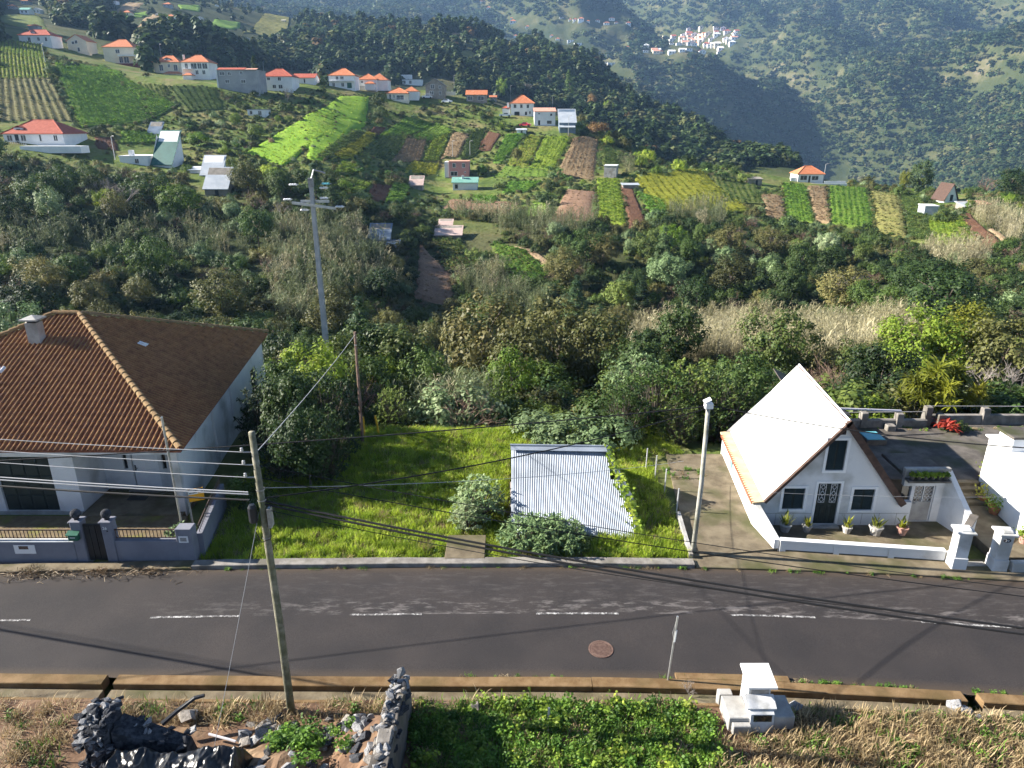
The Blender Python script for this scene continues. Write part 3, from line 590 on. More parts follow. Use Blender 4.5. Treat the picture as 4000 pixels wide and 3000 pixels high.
def frond(mb, p, yaw, tilt, length, width, droop, n=5, fold=0.25):
    """one long arching leaf"""
    p = Vector(p); ca, sa = math.cos(yaw), math.sin(yaw); L0 = []; R0 = []; M0 = []
    pos = p.copy(); ang = tilt
    for i in range(n + 1):
        t = i / n; w = width * (math.sin(PI * min(1, 0.12 + t * 0.88)) ** 0.7)
        side = Vector((-sa, ca, 0)); M0.append(pos.copy()); L0.append(pos + side * w + Vector((0, 0, w * fold))); R0.append(pos - side * w + Vector((0, 0, w * fold)))
        step = length / n; pos = pos + Vector((ca * math.cos(ang), sa * math.cos(ang), math.sin(ang))) * step; ang -= droop / n
    vs = L0 + M0 + R0; k = n + 1
    mb.add(vs, [(i, k+i, k+i+1, i+1) for i in range(n)] + [(k+i, 2*k+i, 2*k+i+1, k+i+1) for i in range(n)])
def banana(key, seed):
    rr = random.Random(seed); mb = MB(); tb = MB()
    for s in range(3):
        bx, by = rr.uniform(-.9,.9), rr.uniform(-.9,.9); h = rr.uniform(1.5, 2.6)
        tb.tube([(bx, by, -.4), (bx*1.05, by*1.05, h)], .13, 6, .08)
        for k in range(8): frond(mb, (bx*1.05, by*1.05, h), k * PI / 4 + rr.uniform(-.3,.3), rr.uniform(.5, 1.25), rr.uniform(1.5, 2.2), rr.uniform(.24,.34), rr.uniform(1.0, 1.9))
    a = mb.mesh(key + '_leaves'); a.materials.append(MATS['leaf_banana']); b = tb.mesh(key + '_stem'); b.materials.append(MATS['leaf_reed_green'])
    PROTO[key] = (a, b, 3.8)
banana('banana0', 1); banana('banana1', 2)
def reed_clump(key, seed, h, n, m, lean=0.25):
    rr = random.Random(seed); mb = MB()
    for s in range(n):
        bx, by = rr.gauss(0, .55), rr.gauss(0, .55); hh = h * rr.uniform(.65, 1.1); a = rr.uniform(0, 2*PI); l = rr.uniform(0, lean) * hh
        top = Vector((bx + math.cos(a) * l, by + math.sin(a) * l, hh)); base = Vector((bx, by, -.3)); mid = base.lerp(top, .6) - Vector((math.cos(a), math.sin(a), 0)) * l * .25
        mb.tube([base, mid, top], .018, 3, .006, cap=False)
        for k in range(9):
            t = rr.uniform(.3, 1.0); p = base.lerp(mid, t / .6) if t < .6 else mid.lerp(top, (t - .6) / .4)
            frond(mb, p, rr.uniform(0, 2*PI), rr.uniform(.3, 1.2), rr.uniform(.45, .8), .035, rr.uniform(.8, 2.0), n=2, fold=0.1)
    me = mb.mesh(key); me.materials.append(MATS[m]); PROTO[key] = (me, None, h)
for i in range(3):
    reed_clump(f'reed{i}', 81 + i, 3.6, 16, 'leaf_reed'); reed_clump(f'reedg{i}', 91 + i, 3.4, 16, 'leaf_reed_green')
def tuft(key, seed, h, n, m, spread=0.25, width=0.012, droop=1.2, r=0.12):
    rr = random.Random(seed); mb = MB()
    for s in range(n):
        frond(mb, (rr.gauss(0, r), rr.gauss(0, r), -.03), rr.uniform(0, 2*PI), PI/2 - abs(rr.gauss(0, spread)), h * rr.uniform(.5, 1.15), width, rr.uniform(.2, droop), n=3, fold=0.3)
    me = mb.mesh(key); me.materials.append(MATS[m]); PROTO[key] = (me, None, h)
def weed(key, seed, h, n, m, leaf=0.07):
    rs = np.random.RandomState(seed); c = rs.normal(size=(n, 3)) * np.array([.22, .22, .3]) * h * 1.6; c[:, 2] = np.abs(c[:, 2])
    nn = rot_frames(n, rs) * .6 + np.array([0, 0, .8]); nn /= np.linalg.norm(nn, axis=1, keepdims=True)
    V, F = leaves(c, nn, leaf, rs, .75)
    me = npmesh(key, V, F); me.materials.append(MATS[m]); PROTO[key] = (me, None, h)
def far_clump(key, seed, m, cl=14, per=9, shape='round'):
    V, F, c = crown(seed, cl, per, 0.52, 0.5 if shape != 'cone' else 0.85, 0.55, 0.17, 0.2, shape=shape, hollow=0.6, aspect=0.8, up=.6)
    me = npmesh(key, V, F); me.materials.append(MATS[m]); PROTO[key] = (me, None, 1.0)
for i in range(4): far_clump(f'wood{i}', 101 + i, 'leaf_forest', 20, 11)
for i in range(2): far_clump(f'woodp{i}', 111 + i, 'leaf_forest', 20, 10, 'cone')
for i in range(3): far_clump(f'farw{i}', 121 + i, 'leaf_forest_far', 9, 8)
far_clump('wooda0', 131, 'leaf_autumn', 20, 11)

def scatter(name, pts, scl, keys, label, cat, pick=None, zs=None, kind='stuff'):
    """one uncountable mass of plants: shapes set on many points"""
    rs = np.random.RandomState(len(pts) % 9999 + 5)
    n = len(pts)
    if n == 0: return None
    col = bpy.data.collections.new('shapes_' + name)
    for i, k in enumerate(keys):
        o = bpy.data.objects.new(f'{name}_shape_{i:02d}', PROTO[k][0]); col.objects.link(o)
    me = bpy.data.meshes.new(name); me.vertices.add(n); me.vertices.foreach_set('co', np.asarray(pts, np.float32).ravel())
    scl = np.asarray(scl, np.float32); zs = np.ones(n) if zs is None else np.asarray(zs)
    at = me.attributes.new('size', 'FLOAT_VECTOR', 'POINT'); at.data.foreach_set('vector', np.stack([scl, scl, scl * zs], -1).astype(np.float32).ravel())
    at = me.attributes.new('turn', 'FLOAT_VECTOR', 'POINT')
    tv = np.stack([rs.normal(0, .07, n), rs.normal(0, .07, n), rs.rand(n) * 6.283], -1); at.data.foreach_set('vector', tv.astype(np.float32).ravel())
    at = me.attributes.new('pick', 'INT', 'POINT'); at.data.foreach_set('value', (rs.randint(0, len(keys), n) if pick is None else np.asarray(pick)).astype(np.int32))
    o = bpy.data.objects.new(name, me); COL.objects.link(o)
    g = bpy.data.node_groups.new('set_' + name, 'GeometryNodeTree')
    g.interface.new_socket('Geometry', in_out='INPUT', socket_type='NodeSocketGeometry'); g.interface.new_socket('Geometry', in_out='OUTPUT', socket_type='NodeSocketGeometry')
    N, L = g.nodes, g.links
    gi = N.new('NodeGroupInput'); go = N.new('NodeGroupOutput'); iop = N.new('GeometryNodeInstanceOnPoints')
    ci = N.new('GeometryNodeCollectionInfo'); ci.inputs['Collection'].default_value = col; ci.inputs['Separate Children'].default_value = True; ci.inputs['Reset Children'].default_value = True
    def named(a, t):
        q = N.new('GeometryNodeInputNamedAttribute'); q.data_type = t; q.inputs['Name'].default_value = a; return q.outputs['Attribute']
    e2r = N.new('FunctionNodeEulerToRotation'); L.new(named('turn', 'FLOAT_VECTOR'), e2r.inputs[0])
    L.new(gi.outputs[0], iop.inputs['Points']); L.new(ci.outputs[0], iop.inputs['Instance']); iop.inputs['Pick Instance'].default_value = True
    L.new(named('pick', 'INT'), iop.inputs['Instance Index']); L.new(e2r.outputs[0], iop.inputs['Rotation']); L.new(named('size', 'FLOAT_VECTOR'), iop.inputs['Scale'])
    L.new(iop.outputs[0], go.inputs[0])
    md = o.modifiers.new('set', 'NODES'); md.node_group = g
    return tag(o, label, cat, kind=kind)

# ------------------------------------------------------------------ far woods (masses nobody could count)
def visible(P, h=12.0, slack=0.012):
    """drop points hidden far behind nearer ground"""
    a = P[:, 0] / P[:, 1]; tl = np.linspace(-.8, .8, 161); yl = np.geomspace(150, 3400, 300)
    Z = terrain(tl[:, None] * yl[None, :], np.repeat(yl[None, :], 161, 0)); E = np.maximum.accumulate((Z - CAMH) / yl[None, :], 1)
    ia = np.clip(((a + .8) / .01).astype(int), 0, 160); iy = np.clip(np.searchsorted(yl, P[:, 1]) - 1, 0, 299)
    return (P[:, 2] + h - CAMH) / P[:, 1] > E[ia, iy] - slack
def sample_area(y0, y1, step, rs, wmax=0.76):
    ylist = []; xlist = []; y = y0
    while y < y1:
        s = step(y); n = int(2 * wmax * y / s); xs = (np.arange(n) + rs.rand(n) * .9) * s - wmax * y
        xlist.append(xs); ylist.append(y + rs.rand(n) * s); y += s
    x = np.concatenate(xlist); y = np.concatenate(ylist); return np.stack([x, y, terrain(x, y)], -1)
rsF = np.random.RandomState(77)
P = sample_area(292, 980, lambda y: 4.2 + (y - 290) * 0.004, rsF, .92); P = P[visible(P)]
u, v, d_ = project(P); ut, vt, _ = project(P + np.array([0, 0, 5.0]))
a = P[:, 0] / P[:, 1]
keep = ~(inside_any(u, v, CLEAR) | inside_any(ut, vt, CLEAR)) & ~((P[:, 1] < 330) & (v > 330) & (u < 2700))
# open scrub between the far fields on the left hillside
openl = in_poly(u, v, CA((640,150),(780,0),(1340,-40),(1900,30),(2020,140),(1980,240),(1700,330),(1480,330),(1250,160),(1150,230),(870,250)))
scrub = in_poly(u, v, CA((-50,60),(330,60),(420,230),(640,270),(640,430),(-50,430))) | in_poly(u, v, CB((1560,60),(2212,90),(2212,520),(1900,400),(1560,300)))
rk = rsF.rand(len(P)); keep &= ~(openl & (rk < .86)); keep &= ~(scrub & (rk < .72)); openl = openl | scrub
P = P[keep]; n = len(P); opn = openl[keep]
patch = fbm(P[:, 0] / 60, P[:, 1] / 60, 2)
size = (5.2 + 4.6 * rsF.rand(n) + 4 * patch) * np.where(opn, .5, 1.0)
pick = np.where(patch > 0.02, np.where(rsF.rand(n) < .7, 4 + rsF.randint(0, 2, n), rsF.randint(0, 4, n)), rsF.randint(0, 4, n))
pick = np.where(rsF.rand(n) < 0.014, 6, pick)
zs = np.where((pick == 4) | (pick == 5), .85 + .4 * rsF.rand(n), .75 + .4 * rsF.rand(n))
scatter('hillside_wood', P - np.array([0, 0, .8]), size, [f'wood{i}' for i in range(4)] + ['woodp0', 'woodp1', 'wooda0'], 'dense dark green wood covering the hills behind the houses', 'wood', pick, zs)
P = sample_area(980, 3200, lambda y: 8.0 + (y - 980) * 0.005, rsF, .84); P = P[visible(P, 18, .01)]
u, v, d_ = project(P); ut, vt, _ = project(P + np.array([0, 0, 5.0]))
bare = fbm(P[:, 0] / 130, P[:, 1] / 130, 3) > 0.25
keep = ~(inside_any(u, v, CLEAR) | inside_any(ut, vt, CLEAR)) & ~(bare & (rsF.rand(len(P)) < .65))
P = P[keep]; n = len(P); print('far wood', n)
scatter('mountain_wood', P - np.array([0, 0, 2.6]), (9.5 + 8.0 * rsF.rand(n) ** 2) * (1 + (P[:, 1] - 980) / 4500), [f'farw{i}' for i in range(3)], 'bluish evergreen forest covering the far mountain slopes', 'forest', zs=.40 + .4 * rsF.rand(n))
# ------------------------------------------------------------------ near surfaces
def asphalt_mat():
    m, nt, N, L, b = _nodes('asphalt')
    g = N.new('ShaderNodeNewGeometry')
    n = N.new('ShaderNodeTexNoise'); n.inputs['Scale'].default_value = 55; n.inputs['Detail'].default_value = 6; L.new(g.outputs['Position'], n.inputs['Vector'])
    r = N.new('ShaderNodeValToRGB'); e = r.color_ramp.elements; e[0].position = .3; e[0].color = (.019,.0175,.018,1); e[1].position = .72; e[1].color = (.058,.052,.0515,1)
    L.new(n.outputs['Fac'], r.inputs['Fac'])
    n2 = N.new('ShaderNodeTexNoise'); n2.inputs['Scale'].default_value = .45; n2.inputs['Detail'].default_value = 6; L.new(g.outputs['Position'], n2.inputs['Vector'])
    r2 = N.new('ShaderNodeValToRGB'); r2.color_ramp.elements[0].position = .35; r2.color_ramp.elements[0].color = (.78,.78,.80,1); r2.color_ramp.elements[1].position = .7; r2.color_ramp.elements[1].color = (1.18,1.12,1.08,1)
    L.new(n2.outputs['Fac'], r2.inputs['Fac'])
    mu = N.new('ShaderNodeMixRGB'); mu.blend_type = 'MULTIPLY'; mu.inputs[0].default_value = 1; L.new(r.outputs[0], mu.inputs[1]); L.new(r2.outputs[0], mu.inputs[2])
    # worn pale scuffs beside the centre seam (attribute across the road)
    at = N.new('ShaderNodeAttribute'); at.attribute_name = 'scuff'
    mp = N.new('ShaderNodeMapping'); mp.inputs['Scale'].default_value = (.7, 2.6, 1); L.new(g.outputs['Position'], mp.inputs['Vector'])
    n3 = N.new('ShaderNodeTexNoise'); n3.inputs['Scale'].default_value = 1.6; n3.inputs['Detail'].default_value = 8; n3.inputs['Roughness'].default_value = .75; L.new(mp.outputs[0], n3.inputs['Vector'])
    r3 = N.new('ShaderNodeValToRGB'); r3.color_ramp.elements[0].position = .5; r3.color_ramp.elements[1].position = .66; L.new(n3.outputs['Fac'], r3.inputs['Fac'])
    ml = N.new('ShaderNodeMath'); ml.operation = 'MULTIPLY'; L.new(r3.outputs[0], ml.inputs[0]); L.new(at.outputs['Fac'], ml.inputs[1])
    mx = N.new('ShaderNodeMixRGB'); mx.inputs[2].default_value = (.17,.155,.15,1); L.new(ml.outputs[0], mx.inputs[0]); L.new(mu.outputs[0], mx.inputs[1])
    # brown silt along the edges
    a2 = N.new('ShaderNodeAttribute'); a2.attribute_name = 'silt'
    m2 = N.new('ShaderNodeMixRGB'); m2.inputs[2].default_value = (.085,.062,.042,1); L.new(a2.outputs['Fac'], m2.inputs[0]); L.new(mx.outputs[0], m2.inputs[1])
    L.new(m2.outputs[0], b.inputs['Base Color']); b.inputs['Roughness'].default_value = .85; b.inputs['Specular IOR Level'].default_value = .25
    bp = N.new('ShaderNodeBump'); bp.inputs['Strength'].default_value = .45; bp.inputs['Distance'].default_value = .02; L.new(n.outputs['Fac'], bp.inputs['Height']); L.new(bp.outputs[0], b.inputs['Normal'])
    return m
MATS['asphalt'] = asphalt_mat()
mat('white_wall', (.74,.74,.735), (.63,.64,.65), scale=.9, rough=.85, bump=.15, bscale=60, c3=(.38,.38,.36), s3=.6, lo=.3, hi=.75)
mat('cabinet_paint', (.50,.51,.52), (.64,.65,.66), scale=2.4, rough=.8, bump=.2, bscale=30, c3=(.27,.27,.25), s3=1.6)
mat('white_clean', (.82,.82,.81), (.76,.77,.78), scale=1.2, rough=.8)
mat('white_roof', (.84,.84,.83), (.78,.78,.78), scale=1.0, rough=.7)
mat('cream_roof_edge', (.60,.47,.29), (.52,.39,.22), scale=2.2, rough=.8)
mat('grey_paint', (.165,.17,.205), (.20,.205,.24), scale=1.3, rough=.8, bump=.1, bscale=50)
mat('concrete', (.17,.155,.14), (.28,.26,.235), scale=2.5, rough=.9, bump=.3, bscale=25, c3=(.13,.12,.095), s3=.9)
mat('concrete_dark', (.07,.062,.055), (.14,.125,.11), scale=1.2, rough=.9, bump=.25, bscale=20, c3=(.055,.058,.028), s3=.7)
mat('concrete_moss', (.12,.095,.062), (.20,.165,.11), scale=1.6, rough=.95, bump=.3, bscale=22, c3=(.075,.075,.03), s3=.55)
mat('concrete_rust', (.15,.09,.04), (.23,.15,.075), scale=2.2, rough=.95, bump=.35, bscale=24, c3=(.11,.075,.03), s3=.6)
mat('concrete_pale', (.30,.295,.285), (.42,.41,.39), scale=2.0, rough=.9, bump=.25, bscale=30, c3=(.24,.22,.19), s3=.8)
mat('yard_moss', (.13,.095,.055), (.19,.145,.085), scale=3, rough=.95, bump=.3, bscale=30, c3=(.16,.17,.02), s3=.8)
mat('black_paint', (.010,.010,.011), (.020,.020,.021), scale=3, rough=.5)
mat('dark_green', (.010,.020,.020), (.018,.030,.028), scale=2, rough=.5)
mat('mail_green', (.012,.09,.055), (.02,.11,.07), scale=5, rough=.45)
mat('galvanised', (.27,.31,.37), (.35,.39,.45), scale=1.5, rough=.5, metallic=.2, c3=(.22,.25,.29), s3=.6)
mat('steel', (.40,.41,.42), (.52,.53,.54), scale=6, rough=.4, metallic=.7)
mat('steel_dull', (.22,.22,.22), (.33,.33,.33), scale=6, rough=.6, metallic=.4)
mat('rail_brown', (.075,.05,.04), (.13,.085,.065), scale=8, rough=.6)
mat('barge_brown', (.055,.032,.024), (.10,.06,.045), scale=4, rough=.8)
mat('terracotta', (.26,.075,.04), (.33,.12,.065), scale=9, rough=.85)
mat('terracotta_pot', (.40,.15,.07), (.48,.21,.11), scale=9, rough=.8, obj=True)
mat('pale_pot', (.40,.38,.35), (.52,.50,.47), scale=8, rough=.9, obj=True)
mat('pink_pot', (.45,.24,.19), (.55,.33,.27), scale=8, rough=.9, obj=True)
mat('slate', (.026,.028,.033), (.075,.078,.088), scale=7, rough=.95, spec=.1, bump=.4, bscale=25, obj=True)
mat('stone_mix', (.14,.125,.11), (.29,.265,.24), scale=5, rough=.85, bump=.4, bscale=25, obj=True)
mat('stone_grey', (.17,.17,.175), (.33,.33,.335), scale=4, rough=.85, bump=.4, bscale=20, obj=True)
mat('pole_wood', (.13,.125,.085), (.25,.235,.18), scale=5, rough=.9, bump=.4, bscale=30, c3=(.09,.10,.05), s3=1.2)
mat('pole_pale', (.30,.295,.26), (.40,.39,.35), scale=5, rough=.9, bump=.25, bscale=20, c3=(.18,.18,.13), s3=1.4)
mat('pole_concrete', (.36,.37,.38), (.46,.46,.46), scale=3, rough=.85, bump=.15)
mat('cable', (.014,.014,.016)); mat('cable_pale', (.32,.33,.35))
mat('yellow_paint', (.62,.38,.02), (.70,.45,.04), scale=5, rough=.6)
mat('soil', (.10,.058,.036), (.19,.115,.07), scale=1.6, rough=.98, bump=.6, bscale=9, c3=(.26,.18,.11), s3=.6)
mat('lot_earth', (.085,.105,.025), (.15,.15,.05), scale=1.2, rough=.98)
mat('orange_sign', (.72,.33,.012)); mat('sign_white', (.75,.75,.75)); mat('sign_dark', (.03,.028,.035))
mat('black_plastic', (.006,.006,.007), (.012,.012,.013), scale=2, rough=.34, spec=.6)
mat('turquoise', (.10,.36,.42), (.13,.42,.48), scale=2, rough=.35); mat('teal_door', (.18,.42,.42))
mat('glass_dark', (.012,.014,.017), rough=.15, spec=.6); mat('glass_tile', (.72,.76,.80), rough=.25)
mat('iron_lid', (.13,.078,.062), (.19,.125,.10), scale=12, rough=.75, metallic=.2)
mat('pipe_black', (.02,.023,.03), rough=.4); mat('pipe_white', (.62,.60,.64), rough=.5)
def road_paint():
    m, nt, N, L, b = _nodes('road_paint'); g = N.new('ShaderNodeNewGeometry')
    n = N.new('ShaderNodeTexNoise'); n.inputs['Scale'].default_value = 9; n.inputs['Detail'].default_value = 6; n.inputs['Roughness'].default_value = .8; L.new(g.outputs['Position'], n.inputs['Vector'])
    r = N.new('ShaderNodeValToRGB'); e = r.color_ramp.elements; e[0].position = .48; e[0].color = (.07,.065,.065,1); e[1].position = .62; e[1].color = (.62,.61,.60,1); L.new(n.outputs['Fac'], r.inputs['Fac'])
    L.new(r.outputs[0], b.inputs['Base Color']); b.inputs['Roughness'].default_value = .8; return m
MATS['road_paint'] = road_paint()

# ------------------------------------------------------------------ road
def y_far(x): x = np.asarray(x, float); return 23.08 - np.where(x > 1, .0030 * (x - 1) ** 2, .0011 * (x - 1) ** 2)
def y_mid(x): x = np.asarray(x, float); return 20.28 - np.where(x > 3, .0038 * (x - 3) ** 2, .0009 * (x - 3) ** 2)
def y_near(x): x = np.asarray(x, float); return 17.26 - np.where(x > 0, .0033 * x ** 2, -.0006 * x ** 2)
xs = np.linspace(-46, 46, 185); ts = np.array([0, .03, .08, .2, .35, .5, .505, .54, .60, .66, .8, .92, .97, 1.0])
def road_y(x, t): return np.where(t < .5, y_near(x) - .05 + (y_mid(x) - y_near(x) + .05) * t * 2, y_mid(x) + (y_far(x) + .05 - y_mid(x)) * (t - .5) * 2)
RX, RT = np.meshgrid(xs, ts); RY = road_y(RX, RT)
V = np.stack([RX, RY, .02 + .03 * (1 - (2 * RT - 1) ** 2)], -1).reshape(-1, 3); id_ = np.arange(RX.size).reshape(RX.shape)
F = np.stack([id_[:-1,:-1], id_[:-1,1:], id_[1:,1:], id_[1:,:-1]], -1).reshape(-1, 4)
me = npmesh('road', V, F, True)
at = me.attributes.new('scuff', 'FLOAT', 'POINT'); at.data.foreach_set('value', (np.where((RT > .5) & (RT < .62), 1.0, np.where((RT > .62) & (RT < .95), .25, 0)) * np.clip((RX + 14) / 10, 0, 1)).astype(np.float32).ravel())
at = me.attributes.new('silt', 'FLOAT', 'POINT'); at.data.foreach_set('value', (np.maximum(np.clip((RT - .9) * 8, 0, .8), np.clip((.08 - RT) * 10, 0, .8))).astype(np.float32).ravel())
road = tag(link('road', me, 'asphalt'), kind='structure')
for u0, u1 in ((-330, 127), (587, 930), (1362, 1645), (2095, 2420), (2860, 3185), (3585, 3940), (4330, 4700)):
    x0 = at_z(u0, 2420).x; x1 = at_z(u1, 2420).x; n_ = 8; q = np.linspace(x0, x1, n_ + 1); mb = MB()
    pts = [(x, float(y_mid(x)) - .045, .062) for x in q] + [(x, float(y_mid(x)) + .045, .062) for x in q]
    mb.add(pts, [(i, i+1, n_+2+i, n_+1+i) for i in range(n_)]); mb.build('lane_dash', 'road_paint', road)
# long wire shadow is real: see the cables further down
mh = empty('manhole_cover', (2.86, 18.53, .045), .3, 'round rusty iron manhole cover set in the near lane', 'manhole cover')
MB().lathe([(.40,-.02),(.40,.012),(.345,.012),(.345,-.02)], 28, cap=False).build('rim', 'iron_lid', mh)
MB().lathe([(.335,-.02),(.335,.008),(.0,.010)], 28, cap=False).build('lid', 'iron_lid', mh)
mb = MB()
for i in range(-6, 7):
    for j in range(-6, 7):
        if math.hypot(i, j) * .05 < .31: mb.box(i*.05-.014, i*.05+.014, j*.05-.014, j*.05+.014, .006, .018)
tag(mb.build('tread_studs', 'iron_lid', mh), kind='stuff')

def strip(name, xa, xb, y0f, y1f, z0, z1, m, kind='structure', step=1.0, jag=0.0, parent=None):
    """long kerb-like bar that follows the road"""
    n_ = max(2, int((xb - xa) / step)); q = np.linspace(xa, xb, n_ + 1); mb = MB(); r_ = random.Random(int(xa * 13) + 5)
    vs = []
    for x in q:
        j = r_.uniform(-jag, jag); a, c = float(y0f(x)) + j, float(y1f(x)) + r_.uniform(-jag, jag); zz = z1 + r_.uniform(-jag, jag) * .5
        vs += [(x, a, z0), (x, a, zz - .02), (x, a + .02, zz), (x, c - .02, zz), (x, c, zz - .02), (x, c, z0)]
    fs = [(6*i+k, 6*i+6+k, 6*i+6+k+1, 6*i+k+1) for i in range(n_) for k in range(5)] + [(5,4,3,2,1,0), tuple(6*n_+k for k in range(6))]
    fs = [tuple(reversed(f)) for f in fs]
    o = mb.add(vs, fs).build(name, m, parent)
    if kind and parent is None: tag(o, kind=kind)
    return o
off = lambda f, d: (lambda x: f(x) + d)
strip('kerb', -12.15, 6.95, off(y_far, -.02), off(y_far, .40), -.1, .20, 'concrete', jag=.012)
strip('kerb', -45, -12.18, off(y_far, -.03), off(y_far, .48), -.1, .13, 'concrete_moss', jag=.012)
strip('pavement', 6.98, 45, off(y_far, -.02), lambda x: np.minimum(24.0, y_far(x) + 1.25), -.1, .10, 'concrete_moss', jag=.01)
# drainage channel on the near side: kerb stones, trough, inner lip
ch = tag(empty('drainage_channel', (0, 17, 0)), kind='structure')
def chp(name, xa, xb, y0, y1, z0, z1, m, jag=.008):
    o = strip(name, xa, xb, off(y_near, y0), off(y_near, y1), z0, z1, m, parent=ch, jag=jag); o.location = (0, -17, 0); return o
for xa, xb in ((-44, -12.35), (-12.0, 2.4), (2.42, 13.3), (13.75, 44)):
    chp('kerb_block', xa, xb, -.42, -.02, -.2, .13, 'concrete_rust')
for xa, xb in ((-44, -12.3), (-12.05, 13.4), (13.75, 44)):
    chp('trough_bed', xa, xb, -.86, -.44, -.3, -.06, 'concrete_moss')
    chp('channel_lip', xa, xb, -1.00, -.875, -.3, .05, 'concrete_rust')
strip('concrete_slab', 5.0, 8.4, off(y_near, -.015), off(y_near, .26), -.1, .115, 'concrete_rust')
# verge in the foreground
GXv, GYv = np.meshgrid(np.linspace(-30, 30, 121), np.linspace(3.5, 16.36, 50))
GYv = GYv - np.where(GXv > 0, .0033 * GXv ** 2, 0) * (GYv / 16.4)
zv = .04 + .14 * fbm(GXv / 1.3, GYv / 1.3, 4) + .25 * np.clip(fbm(GXv / 4, GYv / 4, 2), -.1, .3) + .02 * (16.4 - GYv)
V = np.stack([GXv, GYv, zv], -1).reshape(-1, 3); id_ = np.arange(GXv.size).reshape(GXv.shape)
F = np.stack([id_[:-1,:-1], id_[:-1,1:], id_[1:,1:], id_[1:,:-1]], -1).reshape(-1, 4)
tag(link('verge', npmesh('verge', V, F, True), 'soil'), kind='structure')
def verge_z(x, y): return float(.04 + .14 * fbm(x / 1.3, y / 1.3, 4) + .25 * np.clip(fbm(x / 4, y / 4, 2), -.1, .3) + .02 * (16.4 - y))
# lot: rough ground behind the kerb
GXv, GYv = np.meshgrid(np.linspace(-16, 9.2, 60), np.linspace(23.3, 37.5, 36))
zv = np.maximum(terrain(GXv, GYv), -.35) + .06 + .16 * fbm(GXv / 2.2, GYv / 2.2, 3) - np.clip(GYv - 36.6, 0, 2) * .8
V = np.stack([GXv, GYv, zv], -1).reshape(-1, 3); id_ = np.arange(GXv.size).reshape(GXv.shape)
F = np.stack([id_[:-1,:-1], id_[:-1,1:], id_[1:,1:], id_[1:,:-1]], -1).reshape(-1, 4)
tag(link('lot_ground', npmesh('lot_ground', V, F, True), 'lot_earth'), kind='structure')
def lot_z(x, y): return float(max(tz(x, y), -.35) + .06 + .16 * fbm(x / 2.2, y / 2.2, 3) - max(0, y - 36.6) * .8)
tag(MB().bbox(-2.6, -1.05, 23.36, 25.0, -.1, .22, .02).build('entrance_slab', 'concrete_moss'), kind='structure')

def wall_cells(mb, p0, p1, z0, z1, t, openings=()):
    """upright wall from p0 to p1 (xy), t = thickness to the left of the walking direction, with rectangular openings (s0,s1,z0,z1)"""
    p0 = Vector((p0[0], p0[1], 0)); p1 = Vector((p1[0], p1[1], 0)); d = (p1 - p0); Ln = d.length; d.normalize(); n = Vector((-d.y, d.x, 0))
    ss = sorted({0, Ln, *[o[0] for o in openings], *[o[1] for o in openings]}); zz = sorted({z0, z1, *[o[2] for o in openings], *[o[3] for o in openings]})
    for a, b in zip(ss, ss[1:]):
        for c, e in zip(zz, zz[1:]):
            sm, zm = (a + b) / 2, (c + e) / 2
            if any(o[0] < sm < o[1] and o[2] < zm < o[3] for o in openings): continue
            q = [p0 + d * a, p0 + d * b, p0 + d * b + n * t, p0 + d * a + n * t]
            mb.add([Vector((v.x, v.y, c)) for v in q] + [Vector((v.x, v.y, e)) for v in q], [(0,3,2,1),(4,5,6,7),(0,1,5,4),(1,2,6,5),(2,3,7,6),(3,0,4,7)])
    return mb
def rebase(o, loc):
    o.location = loc
    for c in o.children: c.location = Vector(c.location) - Vector(loc)
    return o
def text_part(name, s, size, loc, rot, m, parent, ext=.004):
    cu = bpy.data.curves.new(name, 'FONT'); cu.body = s; cu.size = size; cu.extrude = ext; cu.align_x = 'CENTER'; cu.align_y = 'CENTER'
    t = bpy.data.objects.new(name, cu); me = bpy.data.meshes.new_from_object(t); bpy.data.objects.remove(t)
    o = link(name, me, m, parent); o.location = loc; o.rotation_euler = rot; return o
# ------------------------------------------------------------------ large hipped house on the left
def tile_mat(name, cs):
    m, nt, N, L, b = _nodes(name); g = N.new('ShaderNodeNewGeometry')
    n = N.new('ShaderNodeTexNoise'); n.inputs['Scale'].default_value = 2.6; n.inputs['Detail'].default_value = 5; L.new(g.outputs['Position'], n.inputs['Vector'])
    n2 = N.new('ShaderNodeTexNoise'); n2.inputs['Scale'].default_value = 17; n2.inputs['Detail'].default_value = 4; L.new(g.outputs['Position'], n2.inputs['Vector'])
    ad = N.new('ShaderNodeMath'); ad.operation = 'MULTIPLY_ADD'; ad.inputs[1].default_value = .55; L.new(n2.outputs['Fac'], ad.inputs[0])
    ml = N.new('ShaderNodeMath'); ml.operation = 'MULTIPLY'; ml.inputs[1].default_value = .45; L.new(n.outputs['Fac'], ml.inputs[0]); L.new(ml.outputs[0], ad.inputs[2])
    r = N.new('ShaderNodeValToRGB'); e = r.color_ramp.elements; e[0].position = .36; e[0].color = rgb(cs[0]); e[1].position = .66; e[1].color = rgb(cs[2]); x = e.new(.5); x.color = rgb(cs[1])
    L.new(ad.outputs[0], r.inputs['Fac'])
    cr = N.new('ShaderNodeAttribute'); cr.attribute_name = 'crown'
    mx = N.new('ShaderNodeMixRGB'); mx.inputs[2].default_value = rgb(cs[3]); m3 = N.new('ShaderNodeMath'); m3.operation = 'MULTIPLY'; L.new(cr.outputs['Fac'], m3.inputs[0]); L.new(n.outputs['Fac'], m3.inputs[1])
    L.new(m3.outputs[0], mx.inputs[0]); L.new(r.outputs[0], mx.inputs[1])
    L.new(mx.outputs[0], b.inputs['Base Color']); b.inputs['Roughness'].default_value = .88; b.inputs['Specular IOR Level'].default_value = .2
    MATS[name] = m
tile_mat('roof_tile', ((.11,.042,.03), (.215,.082,.05), (.31,.135,.078), (.36,.24,.085)))
